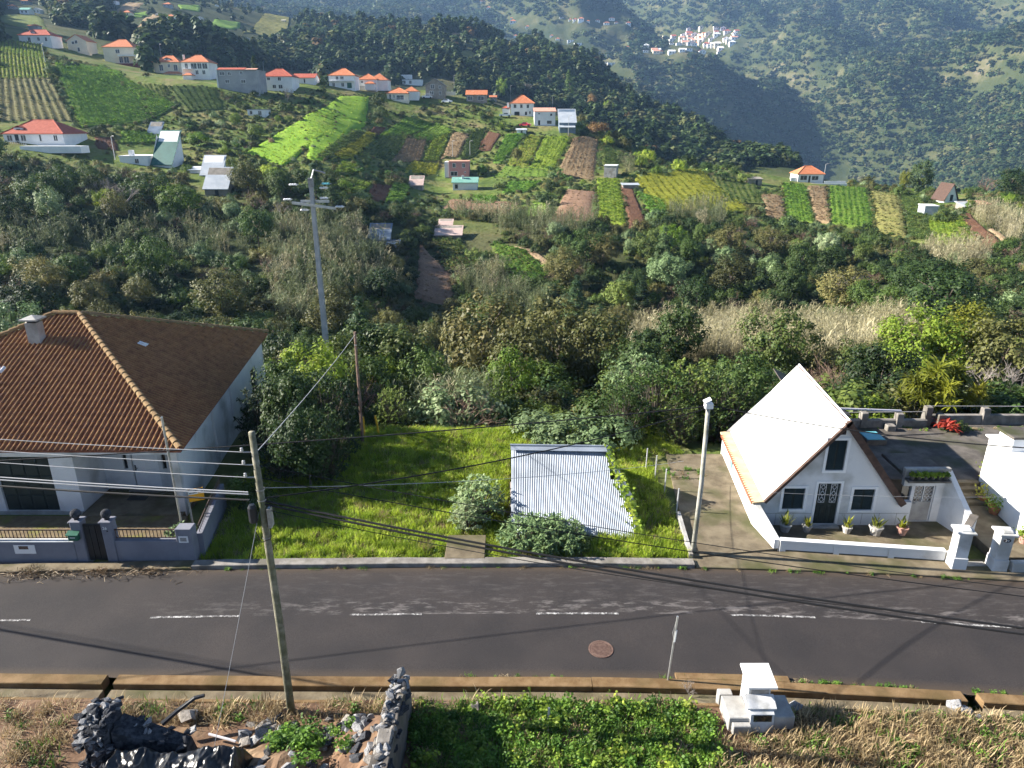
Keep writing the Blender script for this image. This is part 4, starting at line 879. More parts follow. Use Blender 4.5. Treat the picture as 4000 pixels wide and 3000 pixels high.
tile_mat('ridge_tile', ((.15,.09,.045), (.23,.15,.075), (.30,.21,.11), (.30,.22,.09)))
bh = empty('hipped_house', (0, 0, 0), 0, 'large white house with weathered brown tiled hipped roof behind grey wall', 'house')
EZ = 3.25; A_ = Vector((-32, 26.6, EZ)); B_ = Vector((-13.69, 26.61, EZ)); C_ = Vector((-15.67, 43.93, EZ)); R1 = Vector((-21.77, 34.8, 6.86)); R0 = Vector((-23.05, 34.8, 6.86)); Dq = Vector((-32, 43.9, EZ))
# tile shape: one roll and one pan, slightly lifted at the lower end
PROF_T = [(0,.0),(.022,.046),(.058,.066),(.094,.046),(.116,.002),(.165,-.010),(.226,.002)]
def tile_verts(o, e, s, n, ln=.43):
    vs = []
    for (q, lift) in ((0, .020), (ln, .0)):
        for (w, h) in PROF_T: vs.append(o + e * w + s * q + n * (h + lift))
    for (w, h) in PROF_T: vs.append(o + e * w + n * (h + .012))
    return vs
TF = [(i, i+1, 8+i, 7+i) for i in range(6)] + [(14+i, 15+i, i+1, i) for i in range(6)]
TC = ([0,.7,1,.7,.1,0,0] * 2 + [0,.4,.6,.4,0,0,0])
def tile_mesh(name, vs_list):
    V = np.array([tuple(v) for vs in vs_list for v in vs], np.float32); n = len(vs_list)
    F = (np.array(TF)[None] + (np.arange(n) * 21)[:, None, None]).reshape(-1, 4)
    me = npmesh(name, V, F); at = me.attributes.new('crown', 'FLOAT', 'POINT'); at.data.foreach_set('value', np.tile(np.array(TC, np.float32), n)); return me
def roof_face(P0, P1, apex_l, apex_r, roof, singles):
    e = (P1 - P0).normalized(); mid = (apex_l + apex_r) / 2
    n = e.cross(mid - P0).normalized();  n = -n if n.z < 0 else n
    s = n.cross(e).normalized(); s = -s if s.z < 0 else s
    Ln = (P1 - P0).length; H_ = (mid - P0).dot(s); al = (apex_l - P0).dot(e); ar = (apex_r - P0).dot(e)
    cand = []; rows = int(H_ / .385) + 1; r_ = random.Random(3)
    for j in range(rows):
        q = j * .385 - .05
        t = min(1, max(0, (q + .2) / H_)); lo = al * t; hi = Ln + (ar - Ln) * t
        for i in range(int(Ln / .226) + 1):
            w = i * .226
            if w < lo - .12 or w > hi - .10: continue
            if P0.x + e.x * w + s.x * q < -27.5 and abs(e.x) > .9: continue
            o = P0 + e * (w + r_.uniform(-.004, .004)) + s * (q + r_.uniform(-.012, .012)) + n * r_.uniform(.0, .008)
            cand.append((q, w, tile_verts(o, e, s, n)))
    return cand, (e, s, n, Ln, H_, al, ar)
front, ff = roof_face(A_, B_, R0, R1, None, 0)
side, fs_ = roof_face(B_, C_, R1, R1, None, 0)
roof = MB()
for pts in ((A_, B_, R1, R0), (B_, C_, R1), (C_, Dq, R0, R1), (Dq, A_, R0)):
    roof.slab([Vector(p) - Vector((0, 0, .02)) for p in pts], .10)
roof = roof.build('roof', 'roof_tile', bh)
front.sort(key=lambda c: c[0])
vis = [c for c in front if A_.x + c[1] > -22.3]; far_ = [c for c in front if A_.x + c[1] <= -22.3]
for c in vis[:300]: link('tile', tile_mesh('tile', [c[2]]), 'roof_tile', roof)
o = link('roof_tiles', tile_mesh('roof_tiles', [c[2] for c in vis[300:]] + [c[2] for c in far_] + [c[2] for c in side]), 'roof_tile', roof); tag(o, kind='stuff')
def cap_line(P, Q, r=.13, up=.07):
    d = (Q - P); n_ = max(1, int(d.length / .39)); d = d / n_; dn = d.normalized(); a = dn.cross(Vector((0, 0, 1))).normalized(); upv = a.cross(dn).normalized()
    for i in range(n_):
        p = P + d * i + Vector((0, 0, up)); q = p + d * 1.12; vs = []
        for (c, rr, lf) in ((p, r * 1.12, .025), (q, r * .94, 0)):
            for k in range(8): an = PI * k / 7; vs.append(c + a * math.cos(an) * rr + upv * (math.sin(an) * rr + lf - .02))
        for k in range(8): an = PI * k / 7; vs.append(p + a * math.cos(an) * r + upv * (math.sin(an) * r + .0 - .02))
        mb = MB().add(vs, [(k, k+1, 9+k, 8+k) for k in range(7)] + [(16+k, 17+k, k+1, k) for k in range(7)])
        mb.build('ridge_tile', 'ridge_tile', roof)
cap_line(B_, R1); cap_line(C_, R1); cap_line(A_.lerp(R0, .45), R0); cap_line(R0, R1, .14)
# walls
wl_ = MB()
wall_cells(wl_, (-32, 27.05), (-18.55, 27.05), -.3, 3.2, .25, [(10.1, 12.42, .12, 2.72)])
wall_cells(wl_, (-18.55, 27.3), (-18.55, 29.02), -.3, 3.2, .25)
wall_cells(wl_, (-18.8, 29.02), (-14.35, 29.02), -.3, 3.2, .25, [(1.55, 2.75, .16, 2.32), (1.18, 1.36, 1.15, 2.25), (2.94, 3.12, 1.15, 2.25)])
dS = Vector((C_.x - B_.x, C_.y - B_.y, 0)).normalized()
S0 = Vector((-14.1, 27.0, 0)); S1 = S0 + dS * 16.6
wall_cells(wl_, S0, S1, -7, 3.2, .25, [(13.0, 14.3, -.2, 2.0), (8.4, 8.75, .9, 3.0), (5.0, 5.35, .2, 3.0)])
wall_cells(wl_, (-32, 43.4), (-16.2, 43.4), -8, 3.2, .25)
wl_.box(-32, -13.95, 26.66, 27.02, 3.02, 3.2)
wall = wl_.build('wall', 'white_wall', bh)
MB().box(-32, -18.56, 26.99, 27.05, -.1, .12).build('plinth', 'concrete_pale', bh)
# niches and window on the shaded side wall
def side_box(s0, s1, z0, z1, depth, m, nm, par):
    n = Vector((-dS.y, dS.x, 0)); q = [S0 + dS * s0 + n * depth, S0 + dS * s1 + n * depth, S0 + dS * s1 + n * (depth + .05), S0 + dS * s0 + n * (depth + .05)]
    mb = MB().add([Vector((v.x, v.y, z0)) for v in q] + [Vector((v.x, v.y, z1)) for v in q], [(0,3,2,1),(4,5,6,7),(0,1,5,4),(1,2,6,5),(2,3,7,6),(3,0,4,7)])
    return mb.build(nm, m, par)
side_box(8.4, 8.75, .9, 3.0, .12, 'white_wall', 'niche', bh); side_box(5.0, 5.35, .2, 3.0, .12, 'white_wall', 'niche', bh)
w = side_box(13.0, 14.3, -.2, 2.0, .10, 'glass_dark', 'window', bh)
for z in (.5, 1.25): side_box(13.0, 14.3, z, z + .05, .06, 'dark_green', 'glazing_bar', w)
side_box(13.63, 13.69, -.2, 2.0, .055, 'dark_green', 'glazing_bar', w)
# garage door of dark green panels
gd = MB().box(-21.9, -19.58, 27.16, 27.2, .12, 2.72).build('garage_door', 'dark_green', bh)
for i in range(4):
    for z0, z1 in ((.16, .86), (.92, 1.78), (1.84, 2.68)):
        x0 = -21.86 + i * .57
        MB().bbox(x0 + .03, x0 + .53, 27.11, 27.155, z0, z1, .02).build('door_panel', 'dark_green', gd)
# porch with the white front door
MB().box(-18.5, -14.15, 26.75, 29.0, -.1, .13).build('porch_floor', 'concrete_moss', bh)
fd = MB().bbox(-17.22, -16.08, 29.08, 29.14, .16, 2.3, .01).build('front_door', 'white_clean', bh)
for x0 in (-17.12, -16.62):
    for z0, z1 in ((.3, 1.1), (1.25, 2.1)): MB().bbox(x0, x0 + .42, 29.06, 29.085, z0, z1, .012).build('door_panel', 'white_clean', fd)
MB().tube([(-17.14, 29.02, 1.18), (-17.02, 29.02, 1.18)], .018, 6).build('handle', 'steel_dull', fd)
MB().box(-17.165, -17.115, 29.045, 29.08, 1.05, 1.32).build('lock_plate', 'black_paint', fd)
for x0 in (-17.62, -15.86): MB().box(x0, x0 + .18, 29.1, 29.13, 1.15, 2.25).build('slit_window', 'glass_dark', bh)
MB().box(-17.45, -15.85, 28.72, 29.01, .1, .2).build('door_step', 'concrete', bh)
# chimney
chm = MB().box(-23.18, -22.62, 32.7, 33.2, 5.6, 6.98).build('chimney', 'concrete_pale', bh)
MB().box(-23.1, -22.7, 32.78, 33.12, 6.98, 7.10).build('flue', 'black_paint', chm)
mb = MB(); mb.box(-23.32, -22.48, 32.55, 33.35, 7.10, 7.17); mb.add([(-23.32,32.55,7.17),(-22.48,32.55,7.17),(-22.48,33.35,7.17),(-23.32,33.35,7.17),(-22.9,32.95,7.33)], [(0,1,4),(1,2,4),(2,3,4),(3,0,4)]); mb.build('chimney_cap', 'concrete_pale', chm)
for (fc, fr, w0, q0) in ((front, ff, 8.2, 4.6), (side, fs_, 8.3, 4.4)):
    e, s, n = fr[:3]; P = A_ if fc is front else B_
    for k in range(2):
        o_ = P + e * (w0 + k * .226) + s * q0 + n * .03; link('glass_tile', tile_mesh('glass_tile', [tile_verts(o_, e, s, n)]), 'glass_tile', roof)
rebase(bh, (-22, 35, 0))
tag(MB().bbox(-17.2, -16.35, 27.95, 28.45, .13, .15, .01).build('doormat', 'black_paint'), 'black doormat on the porch of the large house', 'doormat')
tag(MB().box(-32, -13.95, 23.75, 26.74, -.2, .06).build('front_yard', 'yard_moss'), kind='structure')

# ------------------------------------------------------------------ grey yard wall with gate
yw = empty('yard_wall', (0, 0, 0), 0, 'grey painted yard wall with ball-topped gate pillars and railings', 'wall')
yf = 23.36
MB().bbox(-32, -16.72, yf, yf + .26, -.1, .92, .015).build('wall_panel', 'grey_paint', yw)
MB().bbox(-15.15, -12.78, yf, yf + .26, -.1, .98, .015).build('wall_panel', 'grey_paint', yw)
MB().bbox(-32, -16.72, yf - .02, yf + .28, .922, .965, .01).build('coping', 'white_wall', yw)
MB().bbox(-12.78, -12.18, yf - .015, yf + .45, -.1, 1.50, .015).build('corner_block', 'grey_paint', yw)
for x in (-16.7, -15.55):
    p = MB().bbox(x, x + .40, yf - .03, yf + .36, -.1, 1.78, .02).build('gate_pillar', 'grey_paint', yw)
    MB().bbox(x - .04, x + .44, yf - .07, yf + .40, 1.782, 1.84, .02).build('pillar_cap', 'grey_paint', p)
    prof = [(.10, 0), (.07, .06)] + [(.19 * math.sin(a), .23 - .19 * math.cos(a)) for a in np.linspace(.4, PI - .02, 9)]
    MB().lathe(prof, 14, (x + .2, yf + .165, 1.842)).build('stone_ball', 'slate', p, True)
def railing(x0, x1, y, zb, zt, par):
    r_ = MB().box(x0, x1, y - .02, y + .02, zt, zt + .045).build('top_rail', 'rail_brown', par); MB().box(x0, x1, y - .015, y + .015, zb, zb + .025).build('bottom_rail', 'rail_brown', par)
    k = int((x1 - x0) / .145)
    for i in range(k + 1): x = x0 + .02 + i * (x1 - x0 - .04) / k; MB().box(x - .011, x + .011, y - .011, y + .011, zb + .026, zt - .001).build('railing_bar', 'rail_brown', par)
railing(-22.4, -16.72, yf + .13, 1.02, 1.36, yw); railing(-15.14, -12.8, yf + .13, 1.04, 1.38, yw)
g = MB().box(-16.28, -15.58, yf + .08, yf + .14, .08, 1.66).build('gate', 'black_paint', yw)
for i in range(3): MB().bbox(-16.25 + i * .225, -16.05 + i * .225, yf + .055, yf + .078, .16, 1.6, .012).build('gate_panel', 'black_paint', g)
mb_ = MB().bbox(-16.76, -16.38, yf - .22, yf - .035, 1.12, 1.38, .03).build('mailbox', 'mail_green', yw)
MB().add([(-16.80, yf - .26, 1.382), (-16.34, yf - .26, 1.382), (-16.34, yf - .03, 1.46), (-16.80, yf - .03, 1.46), (-16.80, yf - .26, 1.36), (-16.34, yf - .26, 1.36)], [(0,1,2,3),(4,5,1,0)]).build('mailbox_lid', 'mail_green', mb_)
MB().box(-16.67, -16.47, yf - .224, yf - .221, 1.24, 1.27).build('letter_slot', 'sign_white', mb_)
lb = MB().box(-19.05, -18.25, yf - .012, yf - .001, .42, .80).build('letter_plate', 'sign_white', yw)
MB().box(-18.86, -18.5, yf - .02, yf - .0125, .62, .76).build('letter_flap', 'rail_brown', lb)
mp_ = MB().box(-12.68, -12.32, yf - .03, yf - .016, .92, 1.2).build('meter_hatch', 'sign_white', yw); MB().box(-12.62, -12.38, yf - .036, yf - .031, .98, 1.14).build('hatch_window', 'steel_dull', mp_)
text_part('house_number', '26', .17, (-15.4, yf - .034, 1.55), (R(90), 0, 0), 'sign_white', yw)
MB().lathe([(.035, 0), (.03, .012)], 10, (0, 0, 0)).build('bell', 'black_paint', yw).matrix_local = Matrix.Translation((-15.32, yf - .032, 1.43)) @ Matrix.Rotation(R(90), 4, 'X')
# sloping side wall with its railing
mb = MB(); P0 = Vector((-12.22, yf + .45, 0)); P1 = Vector((-12.95, 27.9, 0)); dd = (P1 - P0).normalized(); nn = Vector((-dd.y, dd.x, 0)) * .22
vs = []
for p, zt in ((P0, 1.02), (P1, .98)):
    for q in (p - nn, p): vs += [Vector((q.x, q.y, -3.0)), Vector((q.x, q.y, zt))]
MB().add(vs, [(0,1,5,4),(2,6,7,3),(1,3,7,5),(0,2,3,1),(4,5,7,6)]).build('side_panel', 'grey_paint', yw)
for i in range(22):
    p = P0.lerp(P1, (i + .6) / 22.6) - nn * .5; MB().box(p.x - .011, p.x + .011, p.y - .011, p.y + .011, 1.03 - .03 * i / 22, 1.36).build('railing_bar', 'rail_brown', yw)
q0, q1 = P0 - nn * .5, P1 - nn * .5
MB().tube([(q0.x, q0.y, 1.38), (q1.x, q1.y, 1.38)], .022, 6).build('top_rail', 'rail_brown', yw)
rebase(yw, (-15, 23.5, 0))
# estate board on its post, thin steel pole
eb = empty('estate_board', (-13.0, 25.2, 0), 0, 'orange and white estate board on a post by the yard corner', 'sign')
MB().box(-.03, .03, -.03, .03, 0, 2.18).build('post', 'steel_dull', eb)
bd = MB().box(.03, .60, -.012, .012, 1.60, 2.16).build('board', 'orange_sign', eb); bd.rotation_euler = (0, 0, R(24))
MB().box(.03, .60, -.016, -.0125, 1.92, 2.06).build('white_band', 'sign_white', bd); MB().box(.03, .60, -.016, -.0125, 2.064, 2.16).build('dark_band', 'sign_dark', bd)
MB().box(.38, .58, -.02, -.0165, 1.935, 1.965).build('logo_bar', 'orange_sign', bd); MB().box(.38, .58, -.02, -.0165, 1.985, 2.02).build('logo_bar', 'sign_dark', bd)
mb = MB(); r_ = random.Random(2); x = .06
while x < .34: w_ = r_.uniform(.015, .035); mb.box(x, x + w_, -.0175, -.0165, 1.96, 2.01); x += w_ + .012
mb.build('small_print', 'sign_dark', bd)
mb = MB(); x = .06
while x < .42: w_ = r_.uniform(.012, .03); mb.box(x, x + w_, -.0175, -.0165, 2.095, 2.13); x += w_ + .01
mb.build('small_print', 'sign_white', bd)
tag(MB().tube([(-13.62, 25.5, 0), (-13.62, 25.5, 5.2)], .045, 8).build('steel_pole', 'steel'), 'thin upright steel pole inside the grey yard wall', 'pole')
# ------------------------------------------------------------------ steep-roofed cottage on the right
af = empty('cottage', (0, 0, 0), 0, 'white steep-gabled cottage with a dazzling white roof and dark shutters', 'house')
YF = 26.0; YB = 32.9
Lx, Rx, Ax, Az = 10.0, 16.75, 13.42, 4.86
def skew(x, y): return x + (y - YF) * .09                                # the cottage stands slightly turned
# facade with openings: door, two windows, upper shutter, vent
mb = MB()
OP = [(12.60, 13.53, .12, 2.04), (11.22, 12.10, .83, 1.81), (14.10, 14.98, .78, 1.77), (12.75, 13.50, 2.63, 3.98)]
def roof_z(x): return min(Az - (Ax - x) * (Az - 1.22) / (Ax - 10.45), Az - (x - Ax) * (Az - 1.25) / (16.2 - Ax))
sx = sorted({10.05, 16.6, 10.45, 16.2, Ax, *[o[0] for o in OP], *[o[1] for o in OP]})
for a, b in zip(sx, sx[1:]):
    zs_ = sorted({-.3, *[q for o in OP if o[0] <= a and o[1] >= b for q in (o[2], o[3])]})
    def top(x): return max(1.1, roof_z(x) - .02) if 10.45 < x < 16.2 else 1.15
    lv = zs_ + [None]
    for c, e in zip(lv, lv[1:]):
        if any(o[0] <= a and o[1] >= b and c == o[2] for o in OP): continue
        ta, tb = (top(a + 1e-4), top(b - 1e-4)) if e is None else (e, e)
        v8 = [(a, YF, c), (b, YF, c), (b, YF, tb), (a, YF, ta), (a, YF + .22, c), (b, YF + .22, c), (b, YF + .22, tb), (a, YF + .22, ta)]
        mb.add(v8, [(0,1,2,3),(5,4,7,6),(0,3,7,4),(1,5,6,2),(3,2,6,7),(0,4,5,1)])
mb.build('facade', 'white_wall', af)
MB().add([(Lx+.05,YF+.22,-.3),(skew(Lx+.05,YB),YB,-1.5),(skew(Lx+.05,YB),YB,1.15),(Lx+.05,YF+.22,1.15),(Lx+.3,YF+.22,-.3),(skew(Lx+.3,YB),YB,-1.5),(skew(Lx+.3,YB),YB,1.15),(Lx+.3,YF+.22,1.15)], [(0,3,2,1),(4,5,6,7),(3,7,6,2),(1,2,6,5)]).build('side_wall', 'white_wall', af)
sb = MB().add([(Lx+.02,30.2,.55),(Lx+.02,30.2,1.05),(Lx+.13,30.9,1.05),(Lx+.13,30.9,.55)], [(0,1,2,3)]); w = sb.build('window', 'teal_door', af); w.location = (.27+.09*0+.09, 0, 0)
MB().add([(skew(10.05,YB),YB,-1.5),(skew(16.6,YB),YB,-1.5),(skew(16.6,YB),YB,1.1),(skew(Ax,YB),YB,Az-.05),(skew(10.05,YB),YB,1.1)], [(4,3,2,1,0)]).build('back_gable', 'white_wall', af)
# roof planes
f0 = YF - .12
def slabp(pts, t, nm, m): return MB().slab(pts, t).build(nm, m, af)
rl = slabp([(10.42, f0, 1.26), (Ax, f0, Az), (skew(Ax, YB + .1), YB + .1, Az), (skew(10.42, YB + .1), YB + .1, 1.26)], Vector((.10, 0, -.08)), 'roof_slope', 'white_roof')
slabp([(9.93, f0, 1.20), (10.42, f0, 1.255), (skew(10.42, YB + .1), YB + .1, 1.255), (skew(9.93, YB + .1), YB + .1, 1.20)], .06, 'eave_strip', 'cream_roof_edge')
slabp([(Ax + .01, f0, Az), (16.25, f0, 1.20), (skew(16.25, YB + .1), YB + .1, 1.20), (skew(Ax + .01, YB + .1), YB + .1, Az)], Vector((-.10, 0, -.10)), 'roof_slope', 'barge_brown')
for (xa, za, xb, zb, t) in ((10.40, 1.22, Ax, Az, -1), (Ax, Az, 16.30, 1.14, 1)):
    d = Vector((xb - xa, 0, zb - za)).normalized(); n = Vector((d.z, 0, -d.x)) * (.12 if t < 0 else .26)
    MB().slab([Vector((xa, f0 - .04, za + .02)), Vector((xb, f0 - .04, zb + .02)), Vector((xb, f0 + .10, zb + .02)), Vector((xa, f0 + .10, za + .02))], n).build('barge_board', 'barge_brown', af)
for i in range(34):
    y = f0 + .1 + i * .2; x = skew(9.90, y)
    MB().lathe([(.07, 0), (.06, .17)], 8).build('eave_tile', 'terracotta', af).matrix_local = Matrix.Translation((x, y, 1.155)) @ Matrix.Rotation(R(90), 4, 'Y')
# doors and shutters
def frame(x0, x1, z0, z1, w_, nm='frame'):
    m_ = MB(); y0, y1 = YF - .03, YF - .002
    m_.box(x0 - w_, x0, y0, y1, z0 - w_, z1 + w_); m_.box(x1, x1 + w_, y0, y1, z0 - w_, z1 + w_); m_.box(x0, x1, y0, y1, z1, z1 + w_); m_.box(x0, x1, y0, y1, z0 - w_, z0); return m_
for (x0, x1, z0, z1) in OP[1:]:
    sh = frame(x0, x1, z0, z1, .11).build('window', 'white_clean', af)
    mid = (x0 + x1) / 2
    for (a, b) in ((x0 + .01, mid - .005), (mid + .005, x1 - .01)):
        s = MB().box(a, b, YF + .06, YF + .09, z0, z1).build('shutter', 'dark_green', sh)
        m_ = MB(); k = int((z1 - z0) / .055)
        for i in range(k): z = z0 + .02 + i * (z1 - z0 - .04) / k; m_.add([(a + .04, YF + .03, z), (b - .04, YF + .03, z), (b - .04, YF + .058, z + .04), (a + .04, YF + .058, z + .04), (a + .04, YF + .04, z - .006), (b - .04, YF + .04, z - .006)], [(0,1,2,3),(4,5,1,0)])
        m_.build('louvres', 'dark_green', sh)
MB().add([(13.04, YF - .01, 4.22), (13.36, YF - .01, 4.22), (13.36, YF - .01, 4.52), (13.14, YF - .01, 4.52)], [(0,1,2,3)]).build('gable_vent', 'glass_dark', af)
x0, x1, z0, z1 = OP[0]
dr = frame(x0, x1, z0, z1, .10).build('front_door', 'white_clean', af)
for (a, b) in ((x0 + .01, x0 + .46), (x0 + .47, x1 - .01)):
    MB().box(a, b, YF + .05, YF + .09, z0, z1).build('door_leaf', 'dark_green', dr)
    for k_ in range(2): MB().bbox(a + .06 + k_ * .17, a + .20 + k_ * .17, YF + .03, YF + .049, z0 + .12, z0 + .85, .012).build('door_panel', 'dark_green', dr)
    m_ = MB(); c = (a + b) / 2; zz0, zz1 = z0 + 1.0, z1 - .06; yy = YF + .035
    m_.box(c - .13, c - .115, yy, yy + .012, zz0, zz1); m_.box(c + .115, c + .13, yy, yy + .012, zz0, zz1); m_.box(c - .13, c + .13, yy, yy + .012, zz0, zz0 + .015); m_.box(c - .13, c + .13, yy, yy + .012, zz1 - .015, zz1)
    for j in range(3):
        zc = zz0 + (j + .5) * (zz1 - zz0) / 3; rr = .075
        for k_ in range(6):
            a0, a1 = k_ * PI / 3, (k_ + 1) * PI / 3
            m_.tube([(c + rr * math.cos(a0), yy, zc + rr * math.sin(a0) * 1.3), (c + rr * math.cos(a1), yy, zc + rr * math.sin(a1) * 1.3)], .009, 4)
        for sgn in (-1, 1): m_.tube([(c + sgn * .12, yy, zc), (c + sgn * .075, yy, zc)], .008, 4); m_.tube([(c, yy, zc + sgn * .098), (c, yy, zc + sgn * .15)], .009, 4)
    m_.build('grille', 'sign_white', dr)
MB().bbox(12.5, 13.63, YF - .28, YF - .035, .0, .13, .015).build('door_step', 'concrete_pale', af)
m_ = MB()
for i in range(9):
    xx = 10.3 + i * .72
    if 12.4 < xx < 13.7: continue
    m_.box(xx, xx + .012, YF - .006, YF - .001, .1, .62)
m_.box(10.1, 12.49, YF - .006, YF - .001, .62, .635); m_.box(13.64, 16.55, YF - .006, YF - .001, .62, .635); m_.build('dado_joints', 'concrete', af)
rebase(af, (13.4, 29, 0))

# ------------------------------------------------------------------ porch annexe, walls, steps and terrace beside it
ax = empty('porch_annexe', (0, 0, 0), 0, 'white porch annexe with grilled door between the cottage and the garden steps', 'porch')
mb = MB(); wall_cells(mb, (16.3, 26.3), (18.0, 26.3), -.2, 2.15, .2, [(.48, 1.36, .06, 1.74), (.0, .36, .5, 1.74)]); mb.build('wall', 'white_wall', ax)
MB().add([(17.98,26.35,-.2),(18.35,24.9,-.2),(18.35,24.9,1.0),(17.98,26.35,2.45),(18.2,26.35,-.2),(18.57,24.9,-.2),(18.57,24.9,1.0),(18.2,26.35,2.45)], [(0,1,2,3),(5,4,7,6),(3,2,6,7),(1,5,6,2),(0,3,7,4)]).build('sloping_wall', 'white_wall', ax)
MB().bbox(16.25, 18.1, 26.52, 28.3, 2.16, 2.3, .02).build('flat_roof', 'concrete_dark', ax)
MB().bbox(16.25, 18.15, 26.30, 26.5, 2.17, 2.55, .02).build('parapet', 'concrete_pale', ax)
MB().bbox(16.25, 18.0, 25.92, 26.28, 2.08, 2.16, .01).build('shelf', 'concrete_dark', ax)
d = MB().box(16.80, 17.64, 26.36, 26.40, .07, .98).build('door', 'concrete_pale', ax); MB().box(16.80, 17.64, 26.38, 26.41, .98, 1.72).build('door_glass', 'glass_dark', d)
for xx in (16.79, 17.20, 17.61): MB().box(xx, xx + .035, 26.345, 26.36, .07 if xx != 17.20 else .98, 1.73).build('door_stile', 'sign_white', d)
m_ = MB()
for i in range(5):
    for j in range(4):
        cx, cz = 16.92 + i * .155, 1.07 + j * .18
        for k_ in range(6):
            a0, a1 = k_ * PI / 3 + PI / 6, (k_ + 1) * PI / 3 + PI / 6; m_.tube([(cx + .075 * math.cos(a0), 26.365, cz + .085 * math.sin(a0)), (cx + .075 * math.cos(a1), 26.365, cz + .085 * math.sin(a1))], .007, 3)
m_.build('grille', 'sign_white', d); MB().tube([(16.86, 26.32, .92), (16.95, 26.32, .92)], .015, 6).build('handle', 'steel_dull', d)
MB().box(16.32, 16.64, 26.4, 26.42, .5, 1.74).build('side_light', 'glass_dark', ax)
rebase(ax, (17.2, 26.4, 0))
def terr(name, x0, x1, y0, y1, z0, z1, m): return tag(MB().bbox(x0, x1, y0, y1, z0, z1, .02).build(name, m), kind='structure')
tag(MB().slab([(10.3, 25.99, .06), (10.62, 24.15, .06), (16.9, 23.3, .06), (18.3, 24.4, .06), (18.3, 26.28, .06), (16.6, 26.28, .06)], .3).build('cottage_forecourt', 'concrete_moss'), kind='structure')
tag(MB().slab([(7.02, 23.55, .16), (10.5, 24.1, .16), (10.75, 32.6, .16), (7.8, 32.6, .16), (7.2, 26.5, .16)], 1.2).build('driveway', 'concrete_moss'), kind='structure')
tag(MB().slab([(6.86, 23.52, .30), (7.0, 23.5, .30), (7.18, 26.6, .36), (7.04, 26.6, .36)], .6).build('driveway_kerb', 'concrete_pale'), kind='structure')
terr('garden_path', 18.6, 21.2, 23.2, 27.1, -.3, .36, 'concrete_moss'); terr('terrace', 16.9, 32, 28.3, 34.4, -3.5, 1.0, 'concrete_dark')
st = tag(empty('garden_steps', (19.6, 27.6, .36)), kind='structure')
for i in range(4): o = MB().bbox(18.5, 21.1, 27.1 + i * .3, 28.29, -.2, .36 + .16 * (i + 1) - .005 * (i == 3), .015).build('step', 'concrete_moss', st); o.location = (-19.6, -27.6, -.36)
# front boundary wall, white, panelled, and the sloping wall beside the drive
bw = empty('front_wall', (0, 0, 0), 0, 'low white weathered front wall with panels before the cottage', 'wall')
P0, P1 = Vector((10.55, 24.05, 0)), Vector((16.62, 23.3, 0)); dd = (P1 - P0).normalized(); nn = Vector((-dd.y, dd.x, 0))
def along(a, b, t0, t1, z0, z1, nm, m, par):
    q = [P0 + dd * a + nn * t0, P0 + dd * b + nn * t0, P0 + dd * b + nn * t1, P0 + dd * a + nn * t1]
    return MB().add([Vector((v.x, v.y, z0)) for v in q] + [Vector((v.x, v.y, z1)) for v in q], [(0,3,2,1),(4,5,6,7),(0,1,5,4),(1,2,6,5),(2,3,7,6),(3,0,4,7)]).build(nm, m, par)
LW = (P1 - P0).length
along(0, LW, .02, .2, -.1, .5, 'wall_panel', 'white_wall', bw); along(-.02, LW, -.02, .24, .502, .57, 'coping', 'white_wall', bw); along(0, LW, .0, .019, -.1, .14, 'plinth', 'concrete_dark', bw)
for a in (0, 2.02, 4.05): along(a, a + .22, -.012, .018, -.1, .5, 'pier', 'white_wall', bw)
rebase(bw, (13.5, 23.7, 0))
dw = empty('drive_wall', (0, 0, 0), 0, 'white sloping wall between the driveway and the cottage forecourt', 'wall')
MB().add([(10.32,24.1,-.2),(10.02,26.0,-.2),(10.02,26.0,1.15),(10.32,24.1,.56),(10.54,24.12,-.2),(10.24,26.0,-.2),(10.24,26.0,1.15),(10.54,24.12,.56)], [(0,3,2,1),(4,5,6,7),(3,7,6,2),(0,4,7,3),(1,2,6,5)]).build('wall_panel', 'white_wall', dw)
rebase(dw, (10.3, 25, 0))
pw = empty('path_wall', (0, 0, 0), 0, 'sunlit white wall beside the garden path running to the gate', 'wall')
MB().add([(17.05,23.55,-.2),(18.38,24.9,-.2),(18.38,24.9,1.2),(17.05,23.55,1.0),(17.2,23.4,-.2),(18.55,24.75,-.2),(18.55,24.75,1.2),(17.2,23.4,1.0)], [(0,3,2,1),(4,5,6,7),(3,7,6,2),(0,4,7,3),(1,2,6,5)]).build('wall_panel', 'white_wall', pw)
MB().slab([(17.03,23.56,1.05),(17.22,23.37,1.05),(18.58,24.74,1.25),(18.37,24.93,1.25)], .05).build('coping', 'concrete_dark', pw)
rebase(pw, (17.8, 24.1, 0))
for i, x in enumerate((16.62, 18.08)):
    gp = empty('gate_pillar', (x + .28, 23.05 - i * .12, 0), R(-6), ['white square gate pillar at the end of the low front wall', 'white square gate pillar with an oval number plate'][i], 'gate pillar', 'pillars of the cottage gate')
    MB().bbox(-.27, .27, -.27, .27, -.1, .58, .02).build('pillar_base', 'white_wall', gp); MB().bbox(-.24, .24, -.24, .24, .582, 1.62, .02).build('shaft', 'white_wall', gp)
    c = MB().bbox(-.33, .33, -.33, .33, 1.622, 1.70, .02).build('cap', 'white_wall', gp); MB().bbox(-.22, .22, -.22, .22, 1.702, 1.78, .05).build('cap_top', 'white_wall', c)
    if i == 1:
        p = MB().lathe([(.14, 0), (.13, .012)], 16).build('number_plate', 'sign_dark', gp); p.matrix_local = Matrix.Translation((.0, -.242, 1.42)) @ Matrix.Rotation(R(90), 4, 'X') @ Matrix.Diagonal((1, .62, 1, 1))
        text_part('house_number', '29', .14, (0, -.257, 1.42), (R(90), 0, 0), 'sign_white', gp, .002)
